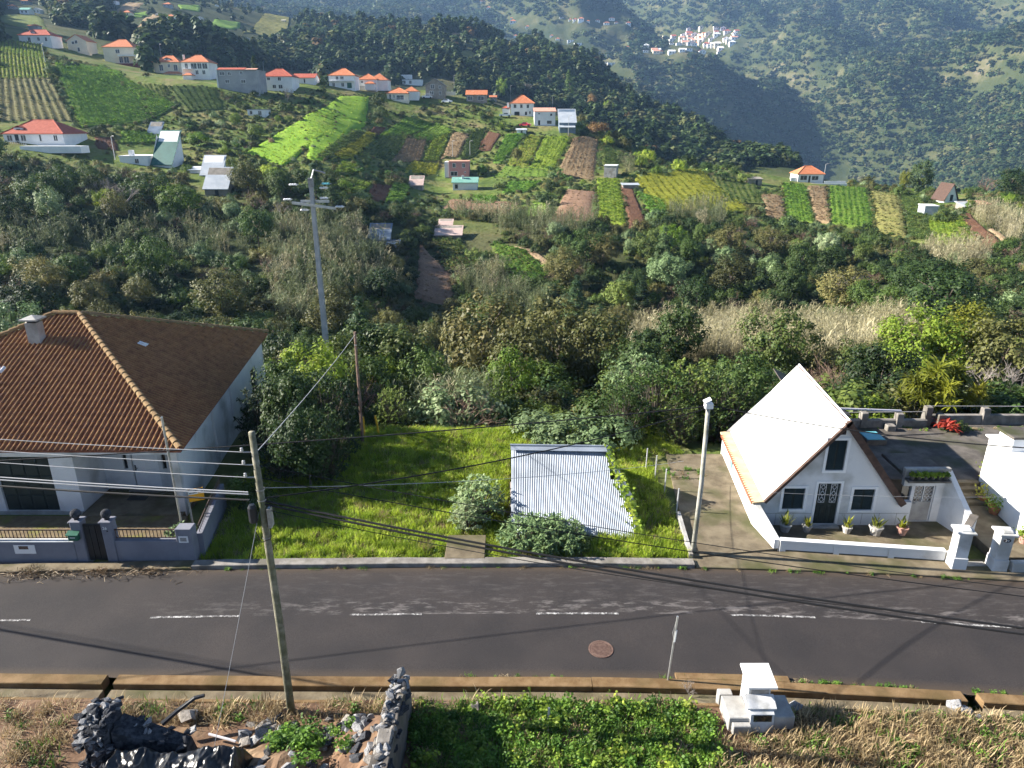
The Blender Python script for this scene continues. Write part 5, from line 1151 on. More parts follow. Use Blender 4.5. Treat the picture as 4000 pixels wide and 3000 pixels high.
# boundary wall right of the gate
tag(MB().bbox(18.75, 30, 22.6, 22.85, -.1, .5, .02).build('boundary_wall', 'white_wall'), 'low white wall right of the number pillar', 'wall')
tag(MB().bbox(17.3, 18.1, 23.0, 23.3, -.1, .12, .02).build('gate_step', 'concrete_pale'), kind='structure')
# neighbouring white building cut by the edge of the picture
nb_ = empty('neighbour_building', (0, 0, 0), 0, 'dazzling white building with teal door at the right edge', 'house')
mb = MB(); wall_cells(mb, (20.75, 28.2), (20.35, 24.4), -.3, 3.1, -.25 + .5); wall_cells(mb, (20.36, 24.4), (27, 24.1), -.3, 3.1, .25, [(.55, 1.5, .36, 2.3)]); mb.build('wall', 'white_clean', nb_)
MB().slab([(20.3, 24.2, 3.16), (27, 23.9, 3.16), (27, 28.4, 3.16), (20.7, 28.4, 3.16)], .06).build('flat_roof', 'white_clean', nb_)
MB().box(20.92, 21.8, 24.45, 24.5, .36, 2.3).build('door', 'teal_door', nb_)
cp = MB().bbox(20.6, 21.6, 26.6, 27.5, 3.161, 3.75, .02).build('chimney', 'white_clean', nb_); MB().bbox(20.5, 21.7, 26.5, 27.6, 3.76, 3.86, .02).build('chimney_cap', 'concrete_dark', cp)
rebase(nb_, (23, 26.5, 0))
# terrace parapet with posts and pipe rail
pr = empty('terrace_parapet', (0, 0, 0), 0, 'grey concrete parapet with stub posts and pipe rail behind the terrace', 'parapet')
MB().bbox(16.6, 21.6, 34.0, 34.25, .9, 1.42, .02).build('wall_panel', 'concrete', pr); MB().bbox(21.62, 31, 34.45, 34.7, .9, 1.5, .02).build('wall_panel', 'concrete', pr)
for x, y, h in ((16.7, 34.12, 1.95), (18.1, 34.12, 1.95), (19.95, 34.12, 1.9), (21.5, 34.3, 2.2), (22.1, 34.12, 1.85), (24.7, 34.57, 2.0), (28, 34.57, 2.0)): MB().bbox(x, x + .36, y - .18, y + .18, .9, h - .12, .03).build('stub_post', 'concrete', pr)
MB().tube([(16.8, 34.12, 1.8), (21.6, 34.2, 1.82)], .022, 6).build('pipe_rail', 'concrete_pale', pr); MB().tube([(21.7, 34.4, 2.05), (31, 34.57, 1.95)], .022, 6).build('pipe_rail', 'concrete_pale', pr)
rebase(pr, (22, 34.3, 1))
hb = empty('roof_hatch', (17.95, 32.4, 1.0), 0, 'low hatch box with a turquoise lid on the dark terrace', 'hatch')
MB().bbox(-.5, .5, -.55, .55, 0, .25, .02).build('box', 'concrete_dark', hb); MB().bbox(-.44, .44, -.48, .48, .252, .29, .01).build('lid', 'turquoise', hb)
tag(MB().tube([(21.75, 29.0, .9), (21.7, 29.0, 2.6)], .04, 7).tube([(21.7, 29.0, 2.6), (21.95, 29.0, 2.62)], .03, 6).build('stand_pipe', 'pipe_white'), 'thin white stand pipe on the dark terrace by the white building', 'pipe')
tag(MB().bbox(19.3, 19.75, 33.5, 33.9, 1.0, 1.3, .03).build('vent_block', 'concrete'), 'small hollow concrete block by the terrace parapet', 'block')
bs = empty('tin_lean_to', (0, 0, 0), 0, 'grey sheet lean-to roof with white gutter behind the cottage', 'shed')
MB().slab([(13.9, 33.2, 3.2), (17.3, 33.4, 1.9), (17.2, 36.4, 1.9), (14.2, 36.6, 3.4)], .08).build('roof_sheet', 'concrete_dark', bs); MB().box(14.4, 17.0, 33.6, 36.0, -2.5, 1.85).build('wall', 'concrete', bs)
MB().tube([(15.2, 33.2, 2.45), (19.8, 33.5, 2.15)], .06, 8).build('gutter', 'pipe_white', bs)
rebase(bs, (15.6, 35, -1))
# fence posts between lot and drive
for i, (u, v, vt) in enumerate(((2522, 1835, 1745), (2558, 1865, 1785), (2595, 1920, 1830), (2642, 2000, 1887))):
    b_ = at_z(u, v, .1)
    tag(MB().tube([(b_.x, b_.y, -.2), (b_.x + .02, b_.y, 1.25)], .03, 6).build('fence_post', 'pole_concrete'), ['grey fence post nearest the dark thicket', 'grey fence post second from the thicket', 'grey fence post third from the thicket', 'grey fence post nearest the road beside the driveway'][i], 'fence post', 'posts between the lot and the driveway')
# flower pots
def pot(x, y, z, r, h, m, plant, label, s=1.0, group='potted plants of the cottage'):
    p = empty('flower_pot', (x, y, z), rnd.uniform(0, 6), label, 'flower pot', group)
    MB().lathe([(r * .68, 0), (r, h * .82), (r * 1.1, h * .83), (r * 1.1, h), (r * .95, h), (r * .9, h * .88), (0, h * .88)], 14, cap=False).build('pot', m, p)
    r_ = random.Random(int(x * 100)); q = MB()
    if plant == 'spike':
        for k in range(18): frond(q, (r_.uniform(-.5,.5) * r, r_.uniform(-.5,.5) * r, h * .85), r_.uniform(0, 6.28), r_.uniform(.9, 1.5), r_.uniform(.3, .62) * s, .035, r_.uniform(.1, .6), n=3)
        q.build('foliage', 'leaf_yellow', p)
    else:
        rs = np.random.RandomState(int(x * 50)); c = rs.normal(size=(160, 3)) * np.array([.17, .17, .11]) * s + np.array([0, 0, h + .14 * s]); V_, F_ = leaves(c, rot_frames(160, rs), .06, rs, .6)
        link('foliage', npmesh('foliage', V_, F_), 'leaf_bright' if plant == 'leafy' else 'leaf_yellow', p)
    return p
pot(11.3, 25.55, .06, .24, .36, 'pale_pot', 'spike', 'grey pot of tall yellow-green spiky leaves by the left shutter', 1.15)
pot(12.2, 25.55, .06, .19, .28, 'pale_pot', 'spike', 'small grey pot beside the left of the cottage door', .8)
pot(13.8, 25.42, .06, .19, .30, 'pale_pot', 'spike', 'pale pot of spiky leaves just right of the cottage door', 1.1)
pot(14.92, 25.30, .06, .26, .40, 'pale_pot', 'spike', 'large pale pot of spiky leaves under the right shutter', 1.0)
pot(16.0, 25.3, .06, .22, .36, 'pink_pot', 'spike', 'pink pot of spiky leaves near the annexe door', 1.0)
pot(20.55, 27.35, .36, .24, .32, 'terracotta_pot', 'yellow', 'terracotta pot of yellowish plants at the foot of the steps', 1.5)
pot(20.45, 26.45, .36, .24, .34, 'terracotta_pot', 'leafy', 'bright terracotta pot with leafy plant beside the white building', 1.3)
pot(21.35, 28.55, 1.0, .2, .34, 'terracotta_pot', 'leafy', 'terracotta pot at the top of the garden steps', 1.0)
pot(18.75, 26.95, .36, .17, .26, 'terracotta_pot', 'yellow', 'small terracotta pot against the porch wall beside the steps', .9)
pot(18.3, 28.5, 1.0, .18, .3, 'pale_pot', 'leafy', 'pale pot with leafy plant on the terrace edge above the porch', 1.0)
pot(20.2, 24.2, .36, .2, .3, 'pink_pot', 'leafy', 'pink pot by the teal door at the right edge', .9)
for i in range(6): pot(16.45 + i * .28, 26.1, 2.16, .11, .17, 'concrete_dark', 'leafy', 'small dark pot in the row on the porch shelf', .35, 'row of small pots on the porch shelf')
# ------------------------------------------------------------------ tin shed on the lot
sd = empty('tin_shed', (0, 0, 0), 0, 'corrugated grey tin shed half overgrown on the grassy lot', 'shed')
RL, RR, BL, BR = Vector((0, 28.5, 2.5)), Vector((4.12, 28.35, 2.5)), Vector((-.02, 25.25, .05)), Vector((5.22, 24.9, .02))
dn_l = (BL - RL); dn = Vector((0, dn_l.y, dn_l.z)); sl = dn.length; dn.normalize(); nrm = Vector((0, dn.z, -dn.y)); nrm = -nrm if nrm.z < 0 else nrm
def corr_sheet(s0, s1, t0, t1, lift, cut=True):
    """part of the slope between s0..s1 along the ridge and t0..t1 (0 ridge, 1 foot)"""
    n_ = max(2, int((s1 - s0) / .0125)); vs = []; fs = []
    for i in range(n_ + 1):
        s = s0 + (s1 - s0) * i / n_; ts_ = max(t0, (s - 4.12) / 1.12) if (cut and s > 4.12) else t0
        ts_ = min(ts_, t1 - .001); h = .014 * math.sin(2 * PI * s / .076) + lift
        for t in (ts_, t1): p = RL + Vector((s, -.035 * s * (1 - t) * .5 - .07 * s * t, 0)) + dn * (sl * t); vs.append(p + nrm * h)
    fs = [(2*i, 2*i+1, 2*i+3, 2*i+2) for i in range(n_)]
    return MB().add(vs, fs)
r_ = random.Random(4)
for (t0, t1, lf) in ((0, .40, .0), (.37, .74, .012), (.71, 1.0, .024)):
    e = [0, .84, 1.68, 2.52, 3.36, 4.2] + ([4.7] if t1 > .5 else []) + ([5.2] if t1 > .8 else [])
    e = [x for x in e if x <= 4.13 + 1.1 * t1 + .1]
    for a, b in zip(e, e[1:]): corr_sheet(a - .03, min(b + .03, 4.12 + 1.1 * t1), t0, t1, lf - (.004 if t0 == 0 else -.004) + r_.uniform(0, .004)).build('roof_sheet', 'galvanised', sd, True)
mb = MB()
for i in range(55):
    pass
MB().slab([Vector((-.06, 28.28, 2.46)), Vector((4.16, 28.10, 2.46)), Vector((4.16, 28.36, 2.60)), Vector((-.06, 28.52, 2.60))], .015).build('ridge_cap', 'galvanised', sd)
MB().tube([(-.08, 28.5, 2.60), (4.2, 28.36, 2.60)], .05, 8).build('ridge_roll', 'galvanised', sd)
MB().slab([Vector((-.02, 28.52, 2.58)), Vector((4.12, 28.36, 2.58)), Vector((5.1, 31.2, .1)), Vector((-.1, 31.4, .1))], .02).build('back_slope', 'galvanised', sd)
MB().slab([Vector((4.14, 28.33, 2.56)), Vector((5.28, 24.86, .0)), Vector((5.55, 28, .0)), Vector((5.2, 31.1, .1))], .02).build('hip_sheet', 'galvanised', sd)
MB().slab([Vector((4.10, 28.3, 2.60)), Vector((5.22, 24.85, .09)), Vector((5.36, 24.88, .05)), Vector((4.24, 28.33, 2.56))], .015).build('hip_flashing', 'galvanised', sd)
for i, x in enumerate((.03, .06)):
    MB().tube([(x - .05, 25.6 + i * 1.4, -.1), (x - .05, 27.2 + i * .8, 1.45 + i * .5)], .06, 6).build('timber', 'bark_pale', sd)
MB().add([(-.05, 25.4, -.1), (-.05, 31.2, -.1), (-.05, 28.5, 2.4)], [(0,1,2)]).build('end_boards', 'barge_brown', sd)
rebase(sd, (2.3, 28, 0))

# ------------------------------------------------------------------ poles
up_ = empty('utility_pole', (-6.36, 15.95, 0), 0, 'weathered wooden utility pole carrying cables at the near roadside', 'utility pole')
MB().tube([(0, 0, -.6), (.02, 0, 3), (.0, .0, 6), (-.02, 0, 8.85)], .115, 10, .08).build('shaft', 'pole_wood', up_, True)
for z, yy in ((8.3, 0), (7.95, 0), (7.6, 0)): MB().tube([(-.10, 0, z), (-.30, 0, z), (-.32, 0, z + .05)], .02, 6).build('bracket', 'steel_dull', up_); MB().lathe([(.03, 0), (.045, .03), (.03, .06), (.04, .09), (.0, .11)], 8, (-.33, 0, z + .02)).build('insulator', 'pole_concrete', up_)
MB().lathe([(.105, 0), (.115, .05), (.11, .42), (.07, .50), (0, .51)], 14, (-.26, -.05, 6.35)).build('junction_canister', 'pipe_black', up_)
MB().box(.12, .20, -.12, .1, 6.2, 6.75).build('terminal_box', 'steel_dull', up_)
for z in (5.85, 6.95, 7.25): MB().lathe([(.112, 0), (.112, .04)], 12, (0, 0, z), cap=False).build('steel_band', 'steel_dull', up_)
MB().tube([(-.16, -.08, 6.4), (-.24, -.1, 6.1), (-.1, -.15, 5.8), (.15, -.15, 5.9), (.18, -.1, 6.3)], .015, 5).build('loop_wire', 'cable', up_)
lp = empty('lamp_post', (7.08, 23.86, .1), 0, 'pale round post with white box on top beside the driveway', 'post')
MB().tube([(0, 0, -.5), (.06, 0, 3), (.02, 0, 6.2)], .10, 10, .075).build('shaft', 'pole_pale', lp, True)
b = MB().bbox(-.12, .18, -.12, .13, 6.15, 6.36, .03).build('terminal_box', 'white_clean', lp); MB().slab([(-.15, -.15, 6.40), (.08, -.15, 6.52), (.08, .15, 6.52), (-.15, .15, 6.40)], .03).build('box_hood', 'white_clean', b)
mp2 = empty('stay_pole', (-7.95, 34.45, -.4), 0, 'slim brown wooden pole standing at the far edge of the lot', 'pole')
MB().tube([(0, 0, -.5), (.05, 0, 6.45)], .09, 8, .065).build('shaft', 'bark_red', mp2); MB().lathe([(.08, 0), (.08, .05)], 8, (.045, 0, 5.75), cap=False).build('steel_band', 'steel', mp2)
for i, (x, y, l) in enumerate(((-8.02, 35.3, .0), (-7.3, 35.5, .10))):
    tag(MB().tube([(x - l, y, 1.05), (x + l, y, -.6)], .06, 8).build('marker_post', 'yellow_paint'), ['upright yellow marker post beside the slim brown pole', 'leaning yellow marker post right of its upright twin'][i], 'marker post', 'yellow marker posts at the lot edge')
py = empty('concrete_pylon', (-12.55, 46.0, -5.5), 0, 'tall tapered concrete pylon with crossarm and glass insulators', 'pylon')
mb = MB(); H_ = 17.6
def ring(z, w, d, t): return [(-w, -d, z), (w, -d, z), (w, -d + t, z), (t * .6, -d + t, z), (t * .6, d - t, z), (w, d - t, z), (w, d, z), (-w, d, z), (-w, d - t, z), (-t * .6, d - t, z), (-t * .6, -d + t, z), (-w, -d + t, z)]
N_ = 10; vs = []
for i in range(N_ + 1): k = i / N_; vs += ring(-1 + (H_ + 1) * k, .20 - .09 * k, .25 - .12 * k, .07 - .02 * k)
fs = [(12*i+k, 12*i+(k+1) % 12, 12*i+12+(k+1) % 12, 12*i+12+k) for i in range(N_) for k in range(12)] + [tuple(12*N_+k for k in range(12))]
MB().add(vs, fs).build('shaft', 'pole_concrete', py)
for i in range(9): z = 1.5 + i * 1.75; w = .195 - .09 * z / H_; MB().box(-w, w, -.20 + .09 * z / H_, .20 - .09 * z / H_, z, z + .22).build('web_rib', 'pole_concrete', py)
MB().box(-.15, .15, -.15, .15, H_, H_ + .55).build('head', 'steel_dull', py); MB().tube([(.05, 0, H_ + .5), (.25, 0, H_ + 1.05), (.95, .0, H_ + .85)], .06, 5).build('lightning_arm', 'steel', py)
MB().slab([(-1.25,-.24,H_-.85),(1.45,-.24,H_-1.2),(1.45,-.12,H_-1.2),(-1.25,-.12,H_-.85)], .15).build('crossarm', 'steel', py); MB().box(-.8, 1.0, .12, .24, H_ - .95, H_ - .8).build('crossarm', 'steel', py)
for j, (x, z, g) in enumerate(((-1.3, H_ + .1, 0), (-1.75, H_ - .8, 0), (-.75, H_ - 1.45, 0), (.55, H_ - .72, 0), (1.5, H_ - 1.25, 0), (.75, H_ + .15, 1), (.6, H_ - .1, 0))):
    s = MB()
    for k in range(3): s.lathe([(.03, -.07), (.12, -.03), (.12, .03), (.03, .07)], 10, (x + k * .15, .1, z + .05))
    s.build('insulator_string', 'turquoise' if g else 'sign_white', py)
    MB().tube([(x - .12, .1, z + .05), (x + .5, .1, z + .06)], .02, 5).build('hanger', 'steel', py)
# ------------------------------------------------------------------ cables
def cable(p, q, sag, r, m, label, n=18):
    p = Vector(p); q = Vector(q); pts = [p.lerp(q, i / n) - Vector((0, 0, 4 * sag * (i / n) * (1 - i / n))) for i in range(n + 1)]
    return tag(MB().tube(pts, r, 5).build('overhead_cable', m), label, 'cable', 'overhead cables of the street')
PT = Vector((-6.38, 15.95, 0)); zt = lambda z: PT + Vector((0, 0, z))
for k, (z, zl, r, m, lb) in enumerate(((6.95, 6.9, .026, 'cable', 'thick black cable running left from the wooden pole'), (7.12, 7.25, .020, 'cable_pale', 'pale cable bundle running left from the wooden pole'), (7.18, 7.45, .016, 'cable_pale', 'second pale cable above the bundle left of the wooden pole'),
        (7.6, 8.1, .009, 'cable_pale', 'thin bare wire lowest of three left of the pole top'), (7.95, 8.5, .009, 'cable_pale', 'thin bare wire in the middle left of the pole top'), (8.3, 8.9, .009, 'cable_pale', 'thin bare wire highest left of the pole top'))):
    cable(zt(z) + Vector((-.3, 0, 0)), (-52, 26, zl), .9, r, m, lb)
E1 = at_z(4000, 2458, 5.4); E2 = at_z(4000, 2482, 5.3); E3 = at_z(4000, 2330, 5.4); E4 = at_z(4000, 2300, 5.6); E5 = at_z(4000, 2195, 6.0)
def beyond(a, b, k): a = Vector(a); b = Vector(b); return a + (b - a) * k
cable(zt(6.95), beyond(zt(7.0), E1, 1.6) + Vector((0, 0, .9)), .55, .028, 'cable', 'upper of two thick black cables sweeping down right')
cable(zt(6.85), beyond(zt(6.9), E2, 1.6) + Vector((0, 0, .9)), .55, .028, 'cable', 'lower of two thick black cables sweeping down right')
cable(zt(7.6), beyond(zt(7.6), E3, 1.5) + Vector((0, 0, .6)), .45, .012, 'cable', 'thin dark wire across the lot toward the right gate')
cable(zt(7.95), beyond(zt(7.95), E4, 1.5) + Vector((0, 0, .6)), .45, .010, 'cable', 'thinner dark wire just above it across the tin shed')
cable(zt(6.7), beyond(zt(6.7), E1, .9) + Vector((0, .3, -.2)), .3, .010, 'cable', 'slack service wire under the thick black cables')
cable(zt(7.0), (7.1, 23.86, 6.25), .35, .020, 'cable', 'black cable from the wooden pole to the pale post')
cable((7.15, 23.86, 6.35), beyond((7.15, 23.86, 6.35), at_z(4000, 1722, 6.0), 1.3), .35, .022, 'cable', 'black cable from the pale post across the white cottage roof')
cable((7.0, 23.86, 6.3), (-46, 14.8, 7.6), .8, .022, 'cable', 'long black cable from the pale post leftward above the road')
cable(zt(8.25), (-7.9, 34.45, 5.9), .12, .012, 'cable_pale', 'wire from the wooden pole top to the slim brown pole')
cable(zt(7.3), (7.9, 29.5, 1.3), .25, .009, 'cable_pale', 'thin pale wire from the pole down toward the driveway fence')
cable(zt(6.6) + Vector((-.1, 0, 0)), at_z(812, 3040, .1), .05, .007, 'cable_pale', 'thin pale stay wire from the wooden pole to the rubble')
cable((10.2, 25.5, 1.9), (21.5, 25.0, 2.0), .12, .006, 'cable_pale', 'thin clothes line before the cottage shutters')

# ------------------------------------------------------------------ roadside meter cabinet, sign post, stones
mc = empty('meter_cabinet', (0, 0, 0), 0, 'white masonry meter cabinet with canopy on a concrete footing', 'meter cabinet')
MB().bbox(6.02, 6.62, 15.28, 16.12, -.2, .48, .02).build('footing', 'concrete_pale', mc); MB().bbox(7.28, 7.86, 15.30, 16.12, -.2, .50, .02).build('footing', 'concrete_pale', mc); MB().bbox(6.10, 6.60, 15.10, 15.27, -.2, .36, .02).build('footing', 'concrete_pale', mc)
MB().bbox(6.0, 6.4, 16.2, 16.45, -.2, .42, .02).build('footing', 'concrete_pale', mc)
bx_ = MB().bbox(6.63, 7.26, 15.72, 16.3, -.1, 1.22, .02).build('tall_cabinet', 'cabinet_paint', mc)
MB().box(6.70, 7.2, 15.70, 15.719, .92, 1.16).build('recess_panel', 'steel_dull', bx_)
for z in (.45, .82): MB().box(6.615, 6.629, 15.78, 16.26, z, z + .02).build('panel_joint', 'steel_dull', bx_)
MB().slab([(6.55, 15.55, 1.28), (7.36, 15.55, 1.28), (7.36, 16.38, 1.40), (6.55, 16.38, 1.40)], .06).build('canopy', 'white_roof', mc)
fb = MB().add([(6.58,15.18,-.1),(7.27,15.18,-.1),(7.27,15.70,-.1),(6.58,15.70,-.1),(6.60,15.26,.62),(7.25,15.26,.62),(7.25,15.70,.86),(6.60,15.70,.86)], [(0,3,2,1),(4,5,6,7),(0,1,5,4),(1,2,6,5),(2,3,7,6),(3,0,4,7)]).build('low_cabinet', 'cabinet_paint', mc)
MB().slab([(6.52, 15.35, .74), (7.33, 15.35, .74), (7.33, 15.71, .92), (6.52, 15.71, .92)], .05).build('hood', 'cabinet_paint', mc)
MB().slab([(6.68, 15.235, .60), (7.18, 15.235, .60), (7.18, 15.225, .40), (6.68, 15.225, .40)], Vector((0, .02, 0))).build('meter_window', 'glass_dark', fb)
rebase(mc, (6.9, 15.7, 0))
sp_ = empty('kerb_rod', (4.71, 17.1, .1), R(3), 'thin bare leaning steel rod at the near kerb', 'post')
MB().tube([(0, 0, -.2), (.12, 0, 2.35)], .032, 8).build('post', 'steel', sp_); MB().tube([(.07, .02, 1.5), (.03, .03, 1.75), (.09, .0, 2.2)], .008, 4).build('bent_wire', 'steel', sp_); MB().tube([(.09, 0, 1.45), (.115, 0, 1.85)], .04, 8).build('sleeve', 'sign_white', sp_)
tag(MB().box(1.0, 1.06, 15.4, 15.45, -.1, .7).build('survey_stake', 'pole_concrete'), 'short pale survey stake in the green weeds', 'stake')

def stone_mesh(seed, m, flat=.6):
    rs = np.random.RandomState(seed); import itertools
    v = rot_frames(16, rs) * (.75 + .4 * rs.rand(16, 1)); v *= np.array([1, .8, flat]); bm = __import__('bmesh').new()
    for p in v: bm.verts.new(p)
    r__ = __import__('bmesh').ops.convex_hull(bm, input=bm.verts); dv = [g_ for g_ in r__['geom_interior'] if isinstance(g_, __import__('bmesh').types.BMVert)]
    __import__('bmesh').ops.delete(bm, geom=dv, context='VERTS'); me = bpy.data.meshes.new('stone'); bm.to_mesh(me); bm.free(); me.materials.append(MATS[m]); return me
STONES = {m: [stone_mesh(i + k * 10, m) for i in range(6)] for k, m in enumerate(('slate', 'stone_mix', 'stone_grey'))}
def stone(x, y, z, s, m, par=None, rr=rnd):
    o = bpy.data.objects.new('stone', rr.choice(STONES[m])); COL.objects.link(o); o.location = (x, y, z); o.scale = (s * rr.uniform(.8, 1.3), s, s * rr.uniform(.6, 1)); o.rotation_euler = (rr.uniform(-.6, .6), rr.uniform(-.6, .6), rr.uniform(0, 6.3))
    if par is not None: o.parent = par
    return o
for (u, v, s, lb) in ((3108, 2760, .22, 'grey boulder on the verge right of the meter cabinet'), (3775, 2775, .22, 'pale stone at the break in the channel'), (3822, 2805, .15, 'small grey stone near the channel break'), (1850, 2765, .26, 'brown stone at the edge of the green weeds'), (745, 2795, .42, 'large brown boulder in dry grass behind the black sheeting'), (3725, 2755, .25, 'rounded pale stone on the channel end')):
    p = at_z(u, v, .12); tag(stone(p.x, p.y, .14, s, 'stone_grey' if 'brown' not in lb else 'stone_mix'), lb, 'stone')
# ruined stone wall running toward the camera, with its rubble slope
rw = empty('ruined_wall', (-3.1, 12.5, 0), 0, 'ruined rubble stone wall running toward the camera', 'wall')
rr = random.Random(21)
mb = MB(); prof = [(16.05, .5), (15.9, 1.35), (15.3, 1.55), (14.6, 1.75), (14.0, 1.85), (13.3, 1.80), (12.6, 1.95), (11.6, 2.0), (10.5, 2.0), (9.0, 2.05)]
vs = []
for y, h in prof:
    for x, z in ((-.30, 0), (-.24, h * .5), (-.22, h), (.20, h), (.22, 0)): vs.append((x + rr.uniform(-.02, .02), y - 12.5, z + rr.uniform(-.03, .03)))
MB().add(vs, [(5*i+k, 5*i+k+1, 5*i+5+k+1, 5*i+5+k) for i in range(len(prof)-1) for k in range(4)] + [(4,3,2,1,0)]).build('wall_core', 'concrete_dark', rw)
def wall_h(y): return float(np.interp(y, [p[0] for p in prof[::-1]], [p[1] for p in prof[::-1]]))
for i in range(150):
    y = rr.uniform(11.2, 15.9); stone(rr.uniform(-.2, .18), y - 12.5, wall_h(y) + rr.uniform(-.02, .06), rr.choice((.05, .07, .1, .14)), rr.choice(('slate', 'stone_grey', 'stone_grey', 'stone_mix')), rw, rr)
for i in range(26):
    y = rr.uniform(11.2, 15.9); stone(.2, y - 12.5, wall_h(y) - rr.uniform(.1, .5), rr.uniform(.1, .16), 'slate', rw, rr)
for (y0, y1) in ((13.1, 13.55), (12.75, 12.98)): MB().bbox(-.2, .16, y0 - 12.5, y1 - 12.5, 1.84, 1.93, .03).build('capping_slab', 'concrete', rw)
s_ = stone(.02, 3.25, 1.6, .22, 'stone_grey', rw, rr); s_.name = 'end_slab'; s_.scale = (.13, .18, .42); s_.rotation_euler = (.1, .15, .2); s_ = stone(-.22, 3.25, 1.38, .2, 'slate', rw, rr)
rh = empty('rubble_heap', (-5.2, 13.8, 0), 0, 'sloping heap of loose stones left of the ruined wall', 'rubble heap')
def heap_h(x, y):                                               # local x, y
    a = max(0, 1 - max(0, 1.75 - x) / 1.9) * 1.25 * max(0, min(1, (2.2 - y) / 1.4)); b_ = .75 * math.exp(-((x + .6) ** 2 / 1.6 + (y + .1) ** 2 / .9)); return max(a, b_)
n_ = 26; vs = [(-2.6 + 4.4 * i / n_, -3.4 + 5.6 * j / n_, heap_h(-2.6 + 4.4 * i / n_, -3.4 + 5.6 * j / n_) - .02 + rr.uniform(-.04, .04)) for j in range(n_ + 1) for i in range(n_ + 1)]
MB().add(vs, [(j*(n_+1)+i, j*(n_+1)+i+1, (j+1)*(n_+1)+i+1, (j+1)*(n_+1)+i) for j in range(n_) for i in range(n_)]).build('earth_core', 'soil', rh)
for i in range(190):
    x, y = rr.uniform(-2.3, 1.75), rr.uniform(-2.2, 1.9); stone(x, y, heap_h(x, y) + .02, rr.choice((.08, .1, .13, .17, .24)), rr.choice(('stone_mix', 'stone_grey', 'slate', 'stone_grey')), rh, rr)
# left ruin: slate pillar and black sheeting
sp2 = empty('slate_pillar', (-10.75, 14.45, 0), 0, 'crumbling pillar stub of dark slate chips at lower left', 'pillar')
def pil(x, y): return 1.55 if abs(x) < .46 and abs(y) < .5 else 0
MB().bbox(-.38, .34, -.46, .42, -.1, 1.38, .1).build('core', 'slate', sp2); MB().add([(.40, -.5, -.1), (2.2, -.4, -.1), (2.2, .3, -.1), (.40, .45, -.1), (.40, -.35, 1.2), (1.0, -.3, .95), (2.2, -.2, .6), (2.2, .1, .6), (.40, .3, 1.2)], [(0,1,6,5,4),(3,8,7,2),(4,5,6,7,8),(1,2,7,6)]).build('broken_course', 'slate', sp2)
for i in range(190):
    if i < 70: x, y, z = rr.uniform(-.45, .42), rr.uniform(-.5, .5), 1.5
    elif i < 95: k = rr.uniform(0, 1); x, y, z = .45 + 1.75 * k, rr.uniform(-.3, .25), 1.2 - .6 * k
    elif i < 150: x, y, z = rr.uniform(-.45, .4), -.5, rr.uniform(.1, 1.4)
    else: x, y, z = -.42, rr.uniform(-.5, .45), rr.uniform(.1, 1.4)
    stone(x, y, z + rr.uniform(-.05, .07), rr.choice((.06, .09, .12, .16)), 'slate' if rr.random() < .7 else 'stone_grey', sp2, rr)
h2 = empty('slate_heap', (-10.2, 12.55, 0), 0, 'low heap of dark slate chips at the bottom left corner', 'rubble heap')
MB().lathe([(.8, -.1), (.65, .35), (.35, .7), (0, .8)], 10, cap=False).build('core', 'slate', h2)
for i in range(45): a, k = rr.uniform(0, 6.28), rr.random(); stone(.7 * k * math.cos(a), .7 * k * math.sin(a), .75 * (1 - k * .85), rr.choice((.06, .09, .13)), rr.choice(('slate', 'slate', 'stone_grey')), h2, rr)
# crumpled black plastic over a pile
nx, ny = 150, 96; X_, Y_ = np.meshgrid(np.linspace(-10.45, -6.75, nx), np.linspace(11.0, 14.15, ny))
e_ = np.minimum(np.minimum((X_ + 10.45) / .35, (-6.75 - X_) / .3), (14.15 - Y_) / .35); Zs = 1.05 * np.clip(e_, 0, 1) ** .5 + .35 * np.clip(fbm(X_ / 1.1 + 4, Y_ / 1.1, 2) + .1, -.1, .4)
rid = np.abs(fbm(X_ / .45, Y_ / .8 + 3, 4)); rid2 = np.abs(fbm((X_ + Y_ * .6) / .22, Y_ / .35 + 9, 3)); Zs = Zs * (.8 + .5 * fbm(X_ / .7, Y_ / .7, 2)) + .55 * (.2 - rid) + .22 * (.2 - rid2)
Zs = np.maximum(Zs, .02) ; V = np.stack([X_ + .1 * fbm(X_ / .4, Y_ / .4, 3), Y_ + .1 * fbm(X_ / .4 + 7, Y_ / .4, 3), Zs], -1).reshape(-1, 3); id_ = np.arange(nx * ny).reshape(ny, nx)
bp_ = link('plastic_sheeting', npmesh('plastic_sheeting', V, np.stack([id_[:-1,:-1], id_[:-1,1:], id_[1:,1:], id_[1:,:-1]], -1).reshape(-1, 4)), 'black_plastic')
tag(bp_, 'crumpled shiny black plastic sheeting over a pile at lower left', 'plastic sheet')
tag(MB().tube([(-9.55, 15.0, .55), (-9.2, 15.3, .75), (-8.8, 15.5, .98), (-8.55, 15.55, 1.02)], .07, 8, .05).build('black_hose', 'pipe_black'), 'short bent black hose sticking up from the rubble', 'hose')
tag(MB().tube([(-8.3, 14.95, .25), (-7.7, 14.8, .22), (-7.5, 14.75, .2)], .035, 6).build('conduit', 'pipe_white'), 'short pale lilac conduit lying in the rubble', 'conduit')
cp_ = empty('clay_pot', (-3.72, 12.35, .55), 0, 'toppled reddish clay pot at the foot of the rubble', 'pot'); MB().lathe([(.11, 0), (.17, .34), (.19, .35), (.19, .42), (.16, .42), (.14, .1), (0, .1)], 14, cap=False).build('pot', 'terracotta_pot', cp_); cp_.rotation_euler = (R(75), 0, R(30))
